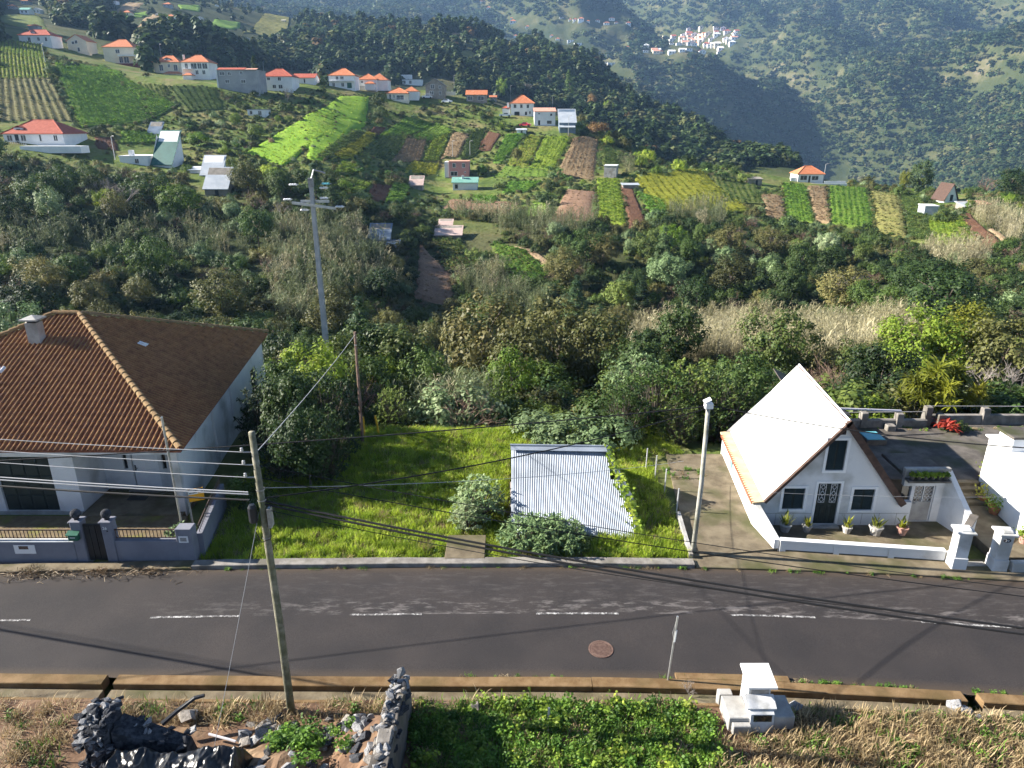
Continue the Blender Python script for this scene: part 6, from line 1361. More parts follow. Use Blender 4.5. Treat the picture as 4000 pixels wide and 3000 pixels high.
# ------------------------------------------------------------------ large-leaved near plants
def rosette_shrub(key, seed, n, rx, rz, zc, ln, wd, m, per=9, shape='dome'):
    rr = random.Random(seed); mb = MB(); rs = np.random.RandomState(seed); d = rot_frames(n, rs); tb = MB()
    for i in range(n):
        k = rr.uniform(.55, 1.0); q = Vector((d[i][0] * rx * k, d[i][1] * rx * k, zc + (abs(d[i][2]) if shape == 'dome' else d[i][2]) * rz * k))
        for j in range(per): frond(mb, q, rr.uniform(0, 6.28), rr.uniform(-.2, 1.2), ln * rr.uniform(.6, 1.15), wd, rr.uniform(.6, 1.6), n=3, fold=.2)
        if i % 3 == 0: tb.tube([(0, 0, -.2), (q.x * .5, q.y * .5, q.z * .45), q], .03, 4, .012)
    a = mb.mesh(key); a.materials.append(MATS[m]); b = tb.mesh(key + '_stem'); b.materials.append(MATS['bark']); PROTO[key] = (a, b, zc + rz)
rosette_shrub('silver0', 5, 230, 1.3, 1.55, .45, .22, .030, 'leaf_silver'); rosette_shrub('silver1', 6, 190, 1.25, .95, .25, .22, .030, 'leaf_silver')
rosette_shrub('loquat0', 7, 420, 2.1, 2.4, 1.9, .27, .05, 'leaf_mid', 8, 'round'); rosette_shrub('loquat1', 8, 420, 2.3, 2.2, 1.8, .27, .05, 'leaf_mid', 8, 'round')
rosette_shrub('dracaena0', 9, 11, .75, 1.2, .9, .75, .05, 'leaf_yellow', 34); rosette_shrub('hydra0', 10, 60, .55, .65, .35, .13, .05, 'leaf_silver', 10); rosette_shrub('bromeliad0', 12, 7, .45, .3, .25, .5, .05, 'leaf_autumn', 14)
tuft('tuft0', 1, .42, 46, 'leaf_grass', .35); tuft('tuft1', 2, .34, 46, 'leaf_grass', .45); tuft('dtuft0', 3, .28, 40, 'leaf_drygrass', .8, .010); tuft('dtuft1', 4, .36, 34, 'leaf_drygrass', .6, .010)
tuft('gtuft0', 5, .26, 40, 'leaf_weed', .6, .012); weed('weed0', 6, .20, 110, 'leaf_weed', .030); weed('weed1', 7, .26, 90, 'leaf_weed', .042); weed('weedb', 8, .32, 70, 'leaf_weed', .06); weed('weedh', 10, .30, 80, 'leaf_bright', .045)
weed('dryweed', 9, .4, 120, 'leaf_dry', .04)
TREES = {}
def tree(key, x, y, h=None, m=None, label='', group=None, cat='tree', wide=1.0, name='tree', z=None):
    cm, tm, H0 = PROTO[key]; z = tz(x, y) if z is None else z; s = (h or H0) / H0
    e = empty(name, (x, y, z - .05), rnd.uniform(0, 6.28), label, cat, group); e.scale = (s * wide, s * wide, s)
    c = link('crown' if tm else 'branches', cm, None, e)
    if m: c.material_slots[0].link = 'OBJECT'; c.material_slots[0].material = MATS[m]
    if tm: link('trunk' if cat == 'tree' else 'stem', tm, None, e)
    return e
def tree_px(key, u, vtop, Y, m=None, label='', group=None, cat='tree', wide=1.0, name='tree', hmin=1.0):
    p = at_y(u, vtop, Y); zb = tz(p.x, Y) if Y > 37 else lot_z(p.x, Y) if -16 < p.x < 9 and Y > 23.3 else tz(p.x, Y)
    return tree(key, p.x, Y, max(hmin, p.z - zb), m, label, group, cat, wide, name, zb)
T = tree_px
T('broad1', 1185, 1318, 40.5, 'leaf_bright', 'bright yellow-green tree in front of the concrete pylon', None, wide=.85, name='leafy_tree')
for i, (k, u, v, Y, m, w, lb) in enumerate((
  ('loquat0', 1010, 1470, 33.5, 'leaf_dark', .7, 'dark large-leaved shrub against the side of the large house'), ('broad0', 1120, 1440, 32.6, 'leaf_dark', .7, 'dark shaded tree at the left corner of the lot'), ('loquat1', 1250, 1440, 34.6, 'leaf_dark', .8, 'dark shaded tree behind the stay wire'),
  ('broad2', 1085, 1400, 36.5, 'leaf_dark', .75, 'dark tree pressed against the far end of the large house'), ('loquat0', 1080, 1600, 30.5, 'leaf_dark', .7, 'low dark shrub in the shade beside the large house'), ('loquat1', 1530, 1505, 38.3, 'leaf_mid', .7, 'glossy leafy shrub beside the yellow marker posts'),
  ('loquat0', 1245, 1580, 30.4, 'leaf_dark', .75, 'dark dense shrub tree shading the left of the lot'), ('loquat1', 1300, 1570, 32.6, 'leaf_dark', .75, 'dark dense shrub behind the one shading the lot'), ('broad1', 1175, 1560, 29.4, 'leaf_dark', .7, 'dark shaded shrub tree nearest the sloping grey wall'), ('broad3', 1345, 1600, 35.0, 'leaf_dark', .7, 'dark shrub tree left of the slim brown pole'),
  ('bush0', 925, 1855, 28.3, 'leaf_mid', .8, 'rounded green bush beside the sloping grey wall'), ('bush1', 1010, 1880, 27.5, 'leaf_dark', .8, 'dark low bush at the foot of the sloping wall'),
  ('broad3', 1340, 1300, 46, 'leaf_dark', .75, 'tall dark tree right of the concrete pylon'), ('broad0', 1440, 1240, 50, 'leaf_dark', .75, 'tall dark tree left of the brown pole top'), ('broad2', 1560, 1260, 49, 'leaf_dark', .75, 'tall dark tree behind the glossy shrub'), ('broad1', 1650, 1340, 46, 'leaf_mid', .7, 'dense green tree left of the pale reeds'),
  ('broad3', 1420, 1390, 43, 'leaf_dark', .8, 'dark tree directly behind the slim brown pole'), ('olive0', 2000, 1360, 44, 'leaf_bright', .75, 'yellow-green loose tree at the far edge of the lot'), ('olive1', 2190, 1175, 57, 'leaf_olive', .9, 'tall brownish olive tree in the middle of the valley edge'),
  ('olive2', 2320, 1205, 55, 'leaf_olive', .85, 'brownish olive tree at the right of its taller neighbour'), ('olive3', 1880, 1150, 61, 'leaf_olive', .9, 'grey-green olive tree left of the tall brownish one'), ('broad0', 2050, 1250, 53, 'leaf_olive', .8, 'leafy olive-green tree between the tall brownish trees'),
  ('pine1', 1400, 1160, 68, 'leaf_pine', .8, 'slim pine left of the bare slope'),
  ('loquat0', 2440, 1480, 35.5, 'leaf_mid', .9, 'leafy shrub tree right behind the tin shed'), ('loquat1', 2570, 1420, 37.5, 'leaf_mid', 1.0, 'large leafy tree over the driveway end'), ('loquat0', 2700, 1400, 38.5, 'leaf_mid', 1.0, 'tall leafy tree left of the pale post box'), ('loquat1', 2830, 1430, 37.5, 'leaf_dark', .9, 'dark leafy tree behind the cottage eave'),
  ('loquat0', 2490, 1370, 41, 'leaf_silver', .9, 'silvery leafy tree behind the thicket'), ('broad1', 2900, 1360, 42, 'leaf_mid', .8, 'green tree touching the cottage roof peak'), ('loquat1', 2660, 1560, 35, 'leaf_dark', .9, 'drooping dark shrub at the driveway end'),
  ('bush2', 3330, 1470, 38.5, 'leaf_mid', 1.2, 'green bush beside the tin lean-to'), ('broad3', 3470, 1330, 43, 'leaf_dark', .8, 'dark rounded tree left of the yellow dracaenas'), ('olive1', 3640, 1210, 51, 'leaf_bright', 1.0, 'tall yellow-green tree above the dracaenas'), ('olive0', 3800, 1190, 53, 'leaf_yellow', 1.0, 'yellowish spreading tree near the right edge'),
  ('broad2', 3960, 1230, 49, 'leaf_olive', .95, 'brownish tree at the right edge'), ('broad0', 3930, 1480, 40, 'leaf_dark', .8, 'dark tree in the right corner behind the parapet'), ('bare0', 3880, 1340, 44, None, 1.1, 'bare twisted tree behind the parapet at right'), ('bush0', 3420, 1545, 37, 'leaf_bright', 1.0, 'yellow-flecked bush behind the parapet'))):
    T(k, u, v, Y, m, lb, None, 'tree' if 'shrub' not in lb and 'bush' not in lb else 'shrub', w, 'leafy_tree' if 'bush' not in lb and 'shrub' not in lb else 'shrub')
for i, (u, v, Y) in enumerate(((3585, 1475, 38.2), (3660, 1430, 38.6), (3735, 1440, 38.8), (3700, 1500, 37.4), (3835, 1510, 37.6))):
    T('dracaena0', u, v, Y, None, ['yellow dracaena clump leftmost of the row behind the parapet', 'yellow dracaena clump second from left behind the parapet', 'yellow dracaena clump in the middle of the row', 'low yellow dracaena clump in front of the row', 'yellow dracaena clump rightmost, set apart'][i], 'yellow dracaenas behind the parapet', 'shrub', .8, 'dracaena')
tree('bromeliad0', 22.4, 33.7, .5, 'leaf_red', 'red-leaved bromeliad clump in front of the parapet post', None, 'plant', 1.3, 'bromeliad', 1.0); tree('bush1', 22.9, 33.5, .7, 'leaf_dark', 'dark leafy plant under the red bromeliad', None, 'plant', 1.0, 'leafy_plant', 1.0)
tree('silver0', -1.45, 26.9, 1.9, None, 'tall silvery large-leaved shrub against the left end of the shed', None, 'shrub', 1.0, 'silver_shrub', 0); tree('silver0', -1.9, 25.9, 1.35, None, 'smaller silvery shrub left of the tall one', None, 'shrub', .9, 'silver_shrub', 0)
tree('silver1', .7, 24.6, 1.25, 'leaf_silver', 'low silvery shrub before the shed front', None, 'shrub', 1.05, 'silver_shrub', 0); tree('silver1', 1.75, 24.5, 1.35, 'leaf_silver', 'silvery shrub covering the middle of the shed foot', None, 'shrub', .9, 'silver_shrub', 0); tree('bush2', 2.7, 24.25, .75, 'leaf_mid', 'low green bush at the foot of the tin shed', None, 'shrub', 1.0, 'shrub', 0)
tree('bush1', 1.4, 24.0, .7, 'leaf_mid', 'small green bush between the kerb and the silvery shrub', None, 'shrub', 1.0, 'shrub', 0)
tree('bush0', 3.0, 34.2, 1.9, 'leaf_silver', 'silvery bush at the far right of the lot', None, 'shrub', 1.4, 'silver_shrub', -.2); tree('bush1', 5.0, 33.6, 2.3, 'leaf_silver', 'silvery shrub between the shed and the thicket', None, 'shrub', 1.2, 'silver_shrub', -.2); tree('bush2', 1.2, 35.5, 1.6, 'leaf_silver', 'low silvery bush at the back edge of the lot', None, 'shrub', 1.4, 'silver_shrub', -.2)
tree('hydra0', -13.05, 24.3, 1.15, None, 'pale cream-green shrub behind the corner of the grey wall', None, 'shrub', 1.0, 'garden_shrub', .06)
tree('bare1', -3.5, 24.15, .95, 'leaf_dry', 'dry brown dead bush beside the entrance slab', None, 'shrub', .8, 'dead_bush', .05); tree('bare1', -5.6, 26.6, .9, 'leaf_dry', 'dry seedy grass clump in the middle of the lot', None, 'shrub', 1.0, 'dead_bush', .0)
tree('bare0', 5.3, 16.55, .8, 'bark_pale', 'dead twiggy clump at the kerb left of the meter cabinet', None, 'shrub', .8, 'dead_bush', .0)

# ------------------------------------------------------------------ ravine and valley trees, one by one
rsT = np.random.RandomState(12)
Pt = []
P = sample_area(46, 290, lambda y: 5.2 + y * .022, rsT, .74)
P = P[(P[:, 1] > 44)]
u, v, d_ = project(P)
okb = ~inside_any(u, v, CLEAR) & ~inside_any(u, v, REEDS) & (u > -150) & (u < 4150)
P, u, v, d_ = P[okb], u[okb], v[okb], d_[okb]
hill = P[:, 1] > 165
MARKS = [(500,1250,'the big tiled roof'),(250,1020,'the left reed slope'),(480,760,'the large bare tree'),(130,620,'the house at the left edge'),(640,640,'the green-roofed cottage'),(860,700,'the twin tin huts'),(1230,900,'the pylon top'),(1250,1230,'the pylon foot'),(1480,880,'the blue tin hut'),(1640,1080,'the bare brown slope'),(1790,960,'the dark soil terraces'),(1980,860,'the patched hut'),(2050,1050,'the striped vegetable terrace'),(1780,680,'the pink house'),(1400,640,'the bright meadow'),(2350,1000,'the central pine thicket'),(2400,760,'the lime strip'),(2750,760,'the yellow crop rows'),(2600,1280,'the left pale reed bed'),(3300,1280,'the right pale reed bed'),(2900,1050,'the dark gully'),(3150,860,'the ridge house plots'),(3650,920,'the brown soil strip on the right'),(3900,1050,'the right edge thicket'),(3300,1000,'the middle of the right slope'),(2100,1200,'the tall brownish trees'),(900,480,'the dark cabbage plot'),(2250,600,'the lime green plots'),(700,900,'the left ravine')]
def where(u, v):
    a, b, nme = min(MARKS, key=lambda q: (q[0] - u) ** 2 + 2.0 * (q[1] - v) ** 2); dx, dy = u - a, v - b; far_ = 'far ' if abs(dx) > 170 or abs(dy) > 110 else 'just '
    return far_ + (('left of ' if dx < 0 else 'right of ') if abs(dx) > abs(dy) * 1.3 else ('above ' if dy < 0 else 'below ')) + nme
LBL = {'dark': 'dark broadleaved tree', 'olive': 'brownish olive tree', 'pine': 'slender dark pine', 'bare': 'bare leafless tree', 'hill': 'hillside bush', 'bright': 'fresh green tree'}
cnt = 0; order = rsT.permutation(len(P)); BAN = []
for i in order:
    x, y, z = P[i]; uu, vv = u[i], v[i]
    r1 = rsT.rand(); left = uu < 1150; mid = 1150 <= uu < 2650
    if hill[i]:
        if r1 < .35: continue
        kind = 'hill'; h = 1.8 + 2.6 * rsT.rand(); 
        if r1 > .93: kind = 'bright'; h = 2 + 2 * rsT.rand()
    else:
        if left: kind = 'dark' if r1 < .55 else 'olive' if r1 < .8 else 'bare' if r1 < .9 else 'bright'
        elif mid: kind = 'pine' if r1 < .3 and y > 85 else 'dark' if r1 < .72 else 'olive' if r1 < .92 else 'bright'
        else: kind = 'dark' if r1 < .5 else 'olive' if r1 < .78 else 'bare' if r1 < .86 else 'pine' if r1 < .9 else 'bright'
        h = (4.2 + 3.6 * rsT.rand()) * {'pine': 1.35, 'bare': .8}.get(kind, 1)
    # keep the fields, houses and reeds in view
    for _ in range(4):
        hs = np.array([.45, .75, 1.0]) * h; q = project(np.stack([np.full(3, x), np.full(3, y), z + hs], -1)); w_ = .3 * h * FPX / d_[i]
        hit = inside_any(np.r_[q[0], q[0] - w_, q[0] + w_], np.r_[q[1], q[1], q[1]], CLEAR).any()
        if not hit: break
        h *= .6
    if hit or h < 1.1: continue
    rq = project([(x, y, z + h * .6)]); 
    if inside_any(rq[0], rq[1], REEDS).any() and rsT.rand() < .6: continue
    if hill[i]: key = f'bush{rsT.randint(3)}' if rsT.rand() < .65 else f'broad{rsT.randint(4)}'; m = rsT.choice(['leaf_mid', 'leaf_dark', 'leaf_mid', 'leaf_olive', 'leaf_bright'] if kind == 'hill' else ['leaf_bright'])
    else:
        key, m = {'dark': (f'broad{rsT.randint(4)}', rsT.choice(['leaf_dark', 'leaf_dark', 'leaf_mid'])), 'olive': (f'olive{rsT.randint(4)}', None), 'pine': (f'pine{rsT.randint(3)}', None), 'bare': (f'bare{rsT.randint(2)}', None), 'bright': (f'broad{rsT.randint(4)}', rsT.choice(['leaf_mid', 'leaf_bright', 'leaf_silver']))}[kind]
    tree(key, x, y, h, m, ('tall ' if h > 6 else 'small ' if h < 3 else 'medium ') + LBL[kind] + ' ' + where(uu, vv), {'dark': 'dark ravine trees', 'olive': 'olive valley trees', 'pine': 'valley pines', 'bare': 'bare valley trees', 'hill': 'hillside bushes and small trees', 'bright': 'fresh green valley trees'}[kind], 'tree', .85 + .4 * rsT.rand(), {'pine': 'pine_tree', 'bare': 'bare_tree'}.get(kind, 'broadleaf_tree'))
    cnt += 1
print('individual valley trees', cnt)
# explicit landmarks of the far side
def TC(key, u, v, h, m, lb, cat='tree', wide=1.0, name='broadleaf_tree', group=None): p = cast(u, v); return tree(key, p.x, p.y, h, m, lb, group, cat, wide, name)
def pxh(u, v, px): return px * cast(u, v).y / FPX
for (key, u, v, px, m, lb, w) in (('conifer0', 3585, 755, 130, 'leaf_pine', 'big round dark conifer on the right ridge', .95), ('broad1', 3530, 750, 85, 'leaf_yellow', 'yellow tree beside the big round conifer', .6), ('bare0', 3850, 760, 90, 'bark_red', 'bare brownish tree on the right ridge', 1.3), ('broad2', 3940, 770, 110, 'leaf_dark', 'dark tree at the right end of the ridge', 1.1),
   ('bush0', 3215 + 470, 870, 55, 'leaf_dark', 'dark bush beside the white metal box', 1.3), ('bush1', 2132, 800, 60, 'leaf_dark', 'round dark bush among the dry plots', 1.0), ('bush2', 2905, 715, 40, 'leaf_mid', 'banana-green bush right of the small ridge shed', 1.2), ('broad0', 2020, 640, 60, 'leaf_olive', 'dark round tree beside the pink house', .8),
   ('broad3', 1485, 430, 60, 'leaf_dark', 'dark tree left of the cream house', .9), ('broad1', 1510, 345, 60, 'leaf_dark', 'dark tree by the orange-roofed house', .8), ('broad2', 1960, 390, 75, 'leaf_bright', 'yellow-green tree left of the white two-storey house', .6), ('broad0', 2310, 450, 75, 'leaf_autumn', 'orange-brown tree beside the metal barn', .55), ('broad1', 2370, 460, 60, 'leaf_bright', 'yellowish tree right of the orange-brown one', .8), ('bush1', 2330, 520, 45, 'leaf_autumn', 'rust-coloured bush below the metal barn', 1.5), ('broad2', 2450, 505, 65, 'leaf_autumn', 'orange tree at the edge of the wood', .6),
   ('pine0', 1000, 330, 95, 'leaf_mid', 'feathery tall tree behind the grey long building', .8), ('broad0', 405, 520, 35, 'leaf_dark', 'dark bush at the foot of the green slope', 1.0), ('bush2', 1060, 560, 22, 'leaf_dry', 'small tussock alone in the bright meadow', .9), ('pine1', 2220, 400, 110, 'leaf_mid', 'tall pale pine behind the metal barn', .9), ('bare0', 1120, 400, 70, 'bark_pale', 'bare pale tree in front of the grey-white house', .8), ('bare0', 2060, 370, 55, 'bark_pale', 'bare pale tree behind the white two-storey house', .9), ('bare0', 480, 830, 150, 'bark_pale', 'large bare grey tree on the left slope', 1.3)):
    TC(key, u, v, pxh(u, v, px), m, lb, 'tree' if 'bush' not in lb else 'shrub', w, 'landmark_tree' if 'bush' not in lb else 'shrub')
for (u, v) in (CA((1120,920),(1250,890),(1500,1000),(1560,1010),(1620,1040),(1150,985),(1330,1010))) + CB((360,1180),(520,1190),(560,1200),(1240,860),(1280,840),(1620,1170),(1680,1180)) + CM((880,1290),(960,1320),(1000,1350)) + CC((500,960),(560,975),(600,980)):
    TC(f'banana{rnd.randrange(2)}', u, v, pxh(u, v, 42), None, 'banana plant with ragged pale green leaves on the hillside', 'plant', 1.0, 'banana_plant', 'banana plants on the hillside')

# ------------------------------------------------------------------ masses: reeds, undergrowth, grass
P = sample_area(40, 262, lambda y: .95 + y * .008, rsT, .72); u, v, _ = project(P)
rb = inside_any(u, v, REEDS) & ~inside_any(u, v, [p for p in CLEAR if p is not None]); rb &= (u > 1080) | (rsT.rand(len(u)) < .45); P = P[rb]; u = u[rb]; v = v[rb]; n = len(P); print('reeds', n)
dryr = (u > 2350) & (u < 3650) & (v > 1150) | (u > 3600) & (v < 1100)
pick = np.where(dryr, rsT.randint(0, 3, n), np.where(rsT.rand(n) < np.where(u < 1080, .06, .22), rsT.randint(0, 3, n), 3 + rsT.randint(0, 3, n)))
scatter('giant_reeds', P, .75 + .5 * rsT.rand(n), ['reed0', 'reed1', 'reed2', 'reedg0', 'reedg1', 'reedg2'], 'pale feathery giant reeds in beds across the valley', 'reeds', pick)
P = sample_area(38, 292, lambda y: 1.35 + y * .008, rsT, .95); u, v, _ = project(P); ut, vt, _ = project(P + np.array([0, 0, 1.2]))
kb = ~inside_any(u, v, CLEAR) & ~inside_any(ut, vt, CLEAR) & ~((P[:, 1] < 46) & ((np.abs(P[:, 0] + 23) < 9) | ((P[:, 0] > 9) & (P[:, 1] < 37)) ) ) & (P[:, 1] > 37.4); kb &= rsT.rand(len(P)) < np.where(inside_any(u, v, REEDS), .25, .85)
P = P[kb]; n = len(P); print('undergrowth', n)
for i in range(3): 
    c = PROTO[f'bush{i}'][0].copy(); c.materials.clear(); c.materials.append(MATS[['leaf_dark', 'leaf_mid', 'leaf_olive'][i]]); PROTO[f'under{i}'] = (c, None, 2.6)
PROTO['dryu'] = (PROTO['bare1'][0], None, 4); c = PROTO['bush0'][0].copy(); c.materials.clear(); c.materials.append(MATS['leaf_silver']); PROTO['under3'] = (c, None, 2.6)
scatter('undergrowth', P - np.array([0, 0, .25]), np.where(P[:, 1] > 165, .3 + .6 * rsT.rand(n) ** 2, .45 + .85 * rsT.rand(n) ** 1.7), ['under0', 'under1', 'under2', 'under3', 'dryu'], 'tangled shrub undergrowth filling the valley between the trees', 'undergrowth', rsT.choice([0, 0, 0, 1, 1, 2, 2, 3, 4], n))
CM_ = {'yellowgreen': 'leaf_bright', 'greybrown': 'leaf_olive', 'leafgreen': 'leaf_weed', 'dullgreen': 'leaf_mid', 'darkgreen': 'leaf_dark', 'meadow': 'leaf_grass', 'yellow': 'leaf_yellow', 'dry': 'leaf_dry', 'rust': 'leaf_dry', 'brightgreen': 'leaf_weed', 'limegreen': 'leaf_bright', 'terrace': 'leaf_mid', 'rows': 'leaf_weed', 'dullyellow': 'leaf_olive'}
for kind, lst in CROPS.items():
    pts = np.concatenate(lst); kc = 'crop_' + kind; weed(kc, 70, .5, 46, CM_[kind], .11)
    scatter({'meadow': 'meadow_grass', 'dry': 'dry_stubble', 'rust': 'dead_bracken'}.get(kind, 'crop_plants'), pts, (.35 if kind in ('meadow', 'dry', 'rust') else .6) + .6 * rsT.rand(len(pts)), [kc], {'meadow': 'tussocky bright grass of the valley meadow', 'dry': 'straw-coloured stubble on the fallow plots', 'rust': 'rust-brown dead bracken on the rough slopes'}.get(kind, kind + ' leafy crop plants growing in rows on the valley plots'), 'crops' if kind not in ('meadow', 'dry', 'rust') else 'grass')
P = sample_area(150, 300, lambda y: 2.3, rsT, .92); u, v, _ = project(P); P = P[~inside_any(u, v, CLEAR)]; ee = np.concatenate(EDGES); P = np.concatenate([P, np.stack([ee[:, 0], ee[:, 1], terrain(ee[:, 0], ee[:, 1])], -1)]); n = len(P)
scatter('hillside_scrub', P - np.array([0, 0, .1]), .12 + .3 * rsT.rand(n) ** 2, ['under0', 'under1', 'under2', 'under3'], 'low rough scrub between the valley plots', 'scrub', rsT.choice([0, 1, 1, 2, 2, 3], n))
def poly_fill(poly, dens, z=.1):
    q = [at_z(uu, vv, z) for uu, vv in poly]; xs_ = [a.x for a in q]; ys_ = [a.y for a in q]; n = int((max(xs_) - min(xs_)) * (max(ys_) - min(ys_)) * dens)
    x = rsT.uniform(min(xs_), max(xs_), n); y = rsT.uniform(min(ys_), max(ys_), n); return [(a, b) for a, b in zip(x, y) if in_poly(np.array([a]), np.array([b]), [(c.x, c.y) for c in q])[0]]
pts = []
for x, y in zip(rsT.uniform(-12.6, 8.6, 8200), rsT.uniform(23.55, 37.0, 8200)):
    if -.3 < x < 5.0 and 25.2 < y < 31: continue
    if -2.7 < x < -.95 and y < 25.1 or (x > 6.8 and y < 32.6) or (x < -12.2 and y < 29.0) or (x < -14 + (30-y) * .05): continue
    pts.append((x, y, lot_z(x, y)))
pts = np.array(pts); n = len(pts)
lush = fbm(pts[:, 0] / 2.5, pts[:, 1] / 2.5, 2)
scatter('lot_grass', pts, .48 + .65 * np.clip(lush + .4, 0, 1) + .2 * rsT.rand(n), ['tuft0', 'tuft1', 'weed0', 'dtuft1'], 'long bright green grass covering the empty lot', 'grass', np.where(rsT.rand(n) < .78, rsT.randint(0, 2, n), np.where(rsT.rand(n) < .4, 2, 3)))
pg = poly_fill(D((890,1512),(1060,1505),(1500,1500),(1548,1560),(1560,1659),(1560,1760),(880,1760)), 40); pg = np.array([(x, y, verge_z(x, y)) for x, y in pg if y < 16.2 and x > -2.8]); n = len(pg)
scatter('verge_weeds', pg, .6 + .7 * rsT.rand(n), ['gtuft0', 'weed0', 'weed1', 'weedh', 'dtuft0'], 'lush green weeds on the verge below the road', 'weeds', rsT.choice([0, 0, 0, 1, 1, 2, 3, 4], n))
pd = poly_fill(D((1560,1600),(1690,1530),(2300,1545),(2300,1760),(1500,1760)), 26) + poly_fill(D((0,1520),(170,1520),(150,1659),(0,1659)), 10) + poly_fill(D((240,1515),(880,1515),(860,1560),(240,1560)), 16) + poly_fill(D((880,1510),(1060,1510),(1050,1540),(880,1540)), 14)
pd = np.array([(x, y, verge_z(x, y)) for x, y in pd if y < 16.25 - .0033 * max(0, x) ** 2 and not (5.9 < x < 7.95 and 15 < y < 16.4)]); n = len(pd)
scatter('dry_grass', pd, .6 + .7 * rsT.rand(n), ['dtuft0', 'dtuft1', 'gtuft0', 'weed0'], 'flattened straw-coloured dry grass on the verge', 'dry grass', np.where(rsT.rand(n) < .82, rsT.randint(0, 2, n), rsT.randint(2, 4, n)))
pv = [(x, y, max(verge_z(x, y), .1) + heap_h(x + 5.2, y - 13.8) * .95) for x, y in zip(rsT.normal(-5.8, .4, 40), rsT.normal(14.6, .3, 40))] + [(x, y, .1 + heap_h(x + 5.2, y - 13.8)) for x, y in zip(rsT.uniform(-6, -3.6, 12), rsT.uniform(12.5, 15.4, 12))]
scatter('rubble_vine', np.array(pv), .5 + .5 * rsT.rand(len(pv)), ['weedb', 'weed1'], 'green heart-leaved vine sprawling over the rubble heap', 'vine')
ev = [(x, float(y_far(x)) - .06, .03) for x in rsT.uniform(-12, 18, 60)] + [(x, float(y_near(x)) + .05, .03) for x in np.r_[rsT.uniform(-4, 16, 40), rsT.uniform(7, 12, 25)]] + [(x, 34.0 - rsT.rand() * .4, 1.0) for x in rsT.uniform(19, 28, 40)] + [(x, y, .16) for x, y in zip(rsT.uniform(7.3, 9.2, 40), rsT.uniform(29.8, 31.2, 40))]
scatter('kerb_weeds', np.array(ev), .25 + .4 * rsT.rand(len(ev)), ['weed0', 'gtuft0', 'dtuft0', 'weed1'], 'small weeds sprouting from the kerb and paving joints', 'weeds')
# vine over the shed edge
rs = np.random.RandomState(4); t = rs.rand(420) ** .8; c = np.stack([4.2 + 1.05 * t, 28.3 - 3.3 * t, 2.58 - 2.4 * t], -1) + rs.normal(size=(420, 3)) * np.array([.13, .1, .09]); nn = rot_frames(420, rs) * .5 + np.array([.2, -.4, .8]); nn /= np.linalg.norm(nn, axis=1, keepdims=True)
V_, F_ = leaves(c, nn, .085, rs, .8); tag(link('climbing_vine', npmesh('climbing_vine', V_, F_), 'leaf_bright'), 'green climbing vine along the right edge of the tin shed', 'vine')
# dead twigs swept against the left kerb
mb = MB(); r_ = random.Random(9)
for i in range(330):
    k = r_.choice((-18.2, -17.2, -15.6, -14.6, -13.6)) if r_.random() < .7 else r_.uniform(-19.5, -11.8); x = r_.gauss(k, .35); y = float(y_far(x)) - abs(r_.gauss(0, .22)) - .05; a = r_.uniform(0, 6.28); l = r_.uniform(.08, .45); zz = .05 + abs(r_.gauss(0, .06))
    mb.tube([(x, y, zz), (x + math.cos(a) * l * .5, y + math.sin(a) * l * .4, zz + r_.uniform(-.01, .12)), (x + math.cos(a) * l, y + math.sin(a) * l * .8, zz + r_.uniform(-.02, .16))], r_.uniform(.004, .011), 3, cap=False)
tag(mb.build('twig_litter', 'leaf_dry'), 'dry twigs and dead leaves swept along the left kerb', 'litter', kind='stuff')
for i, x in enumerate((-17.9, -15.3, -13.5)): tree('bare1', x, 22.6, .62 - .08 * i, 'leaf_dry', ['dry brown twig bundle on the road before the letter plate', 'dry branching twig bundle on the road before the gate', 'small dry twig bundle on the road left of the wall corner'][i], 'twig bundles on the road', 'dead branch', 1.2, 'dead_branch', .05)
# ------------------------------------------------------------------ houses across the valley
mat('tile_orange', (.46,.15,.065), (.56,.21,.10), scale=1.5, rough=.8); mat('tile_red', (.33,.075,.045), (.42,.11,.065), scale=1.5, rough=.8); mat('tile_pale', (.55,.27,.19), (.62,.33,.24), scale=1.2, rough=.8)
mat('w_white', (.80,.80,.79), (.72,.73,.73), scale=.5, rough=.85); mat('w_cream', (.74,.67,.52), (.68,.61,.47), scale=.5, rough=.85); mat('w_grey', (.28,.29,.30), (.38,.38,.38), scale=.4, rough=.9); mat('w_red', (.14,.025,.025), (.17,.035,.032), scale=.6, rough=.8)
mat('w_pink', (.60,.27,.25), (.65,.31,.29), scale=.5, rough=.85); mat('w_stone', (.22,.20,.17), (.32,.29,.25), scale=1.0, rough=.9)
mat('tin_grey', (.42,.46,.50), (.52,.55,.58), scale=.6, rough=.5, metallic=.2); mat('tin_blue', (.12,.17,.23), (.20,.25,.32), scale=.5, rough=.5, metallic=.2); mat('tin_green', (.02,.10,.085), (.03,.13,.11), scale=.6, rough=.55); mat('tin_turq', (.16,.36,.29), (.22,.42,.35), scale=.6, rough=.6); mat('tin_pink', (.46,.34,.30), (.55,.42,.37), scale=.8, rough=.7)
mat('shutter', (.02,.03,.03)); mat('w_pane', (.03,.036,.042), rough=.2, spec=.6)
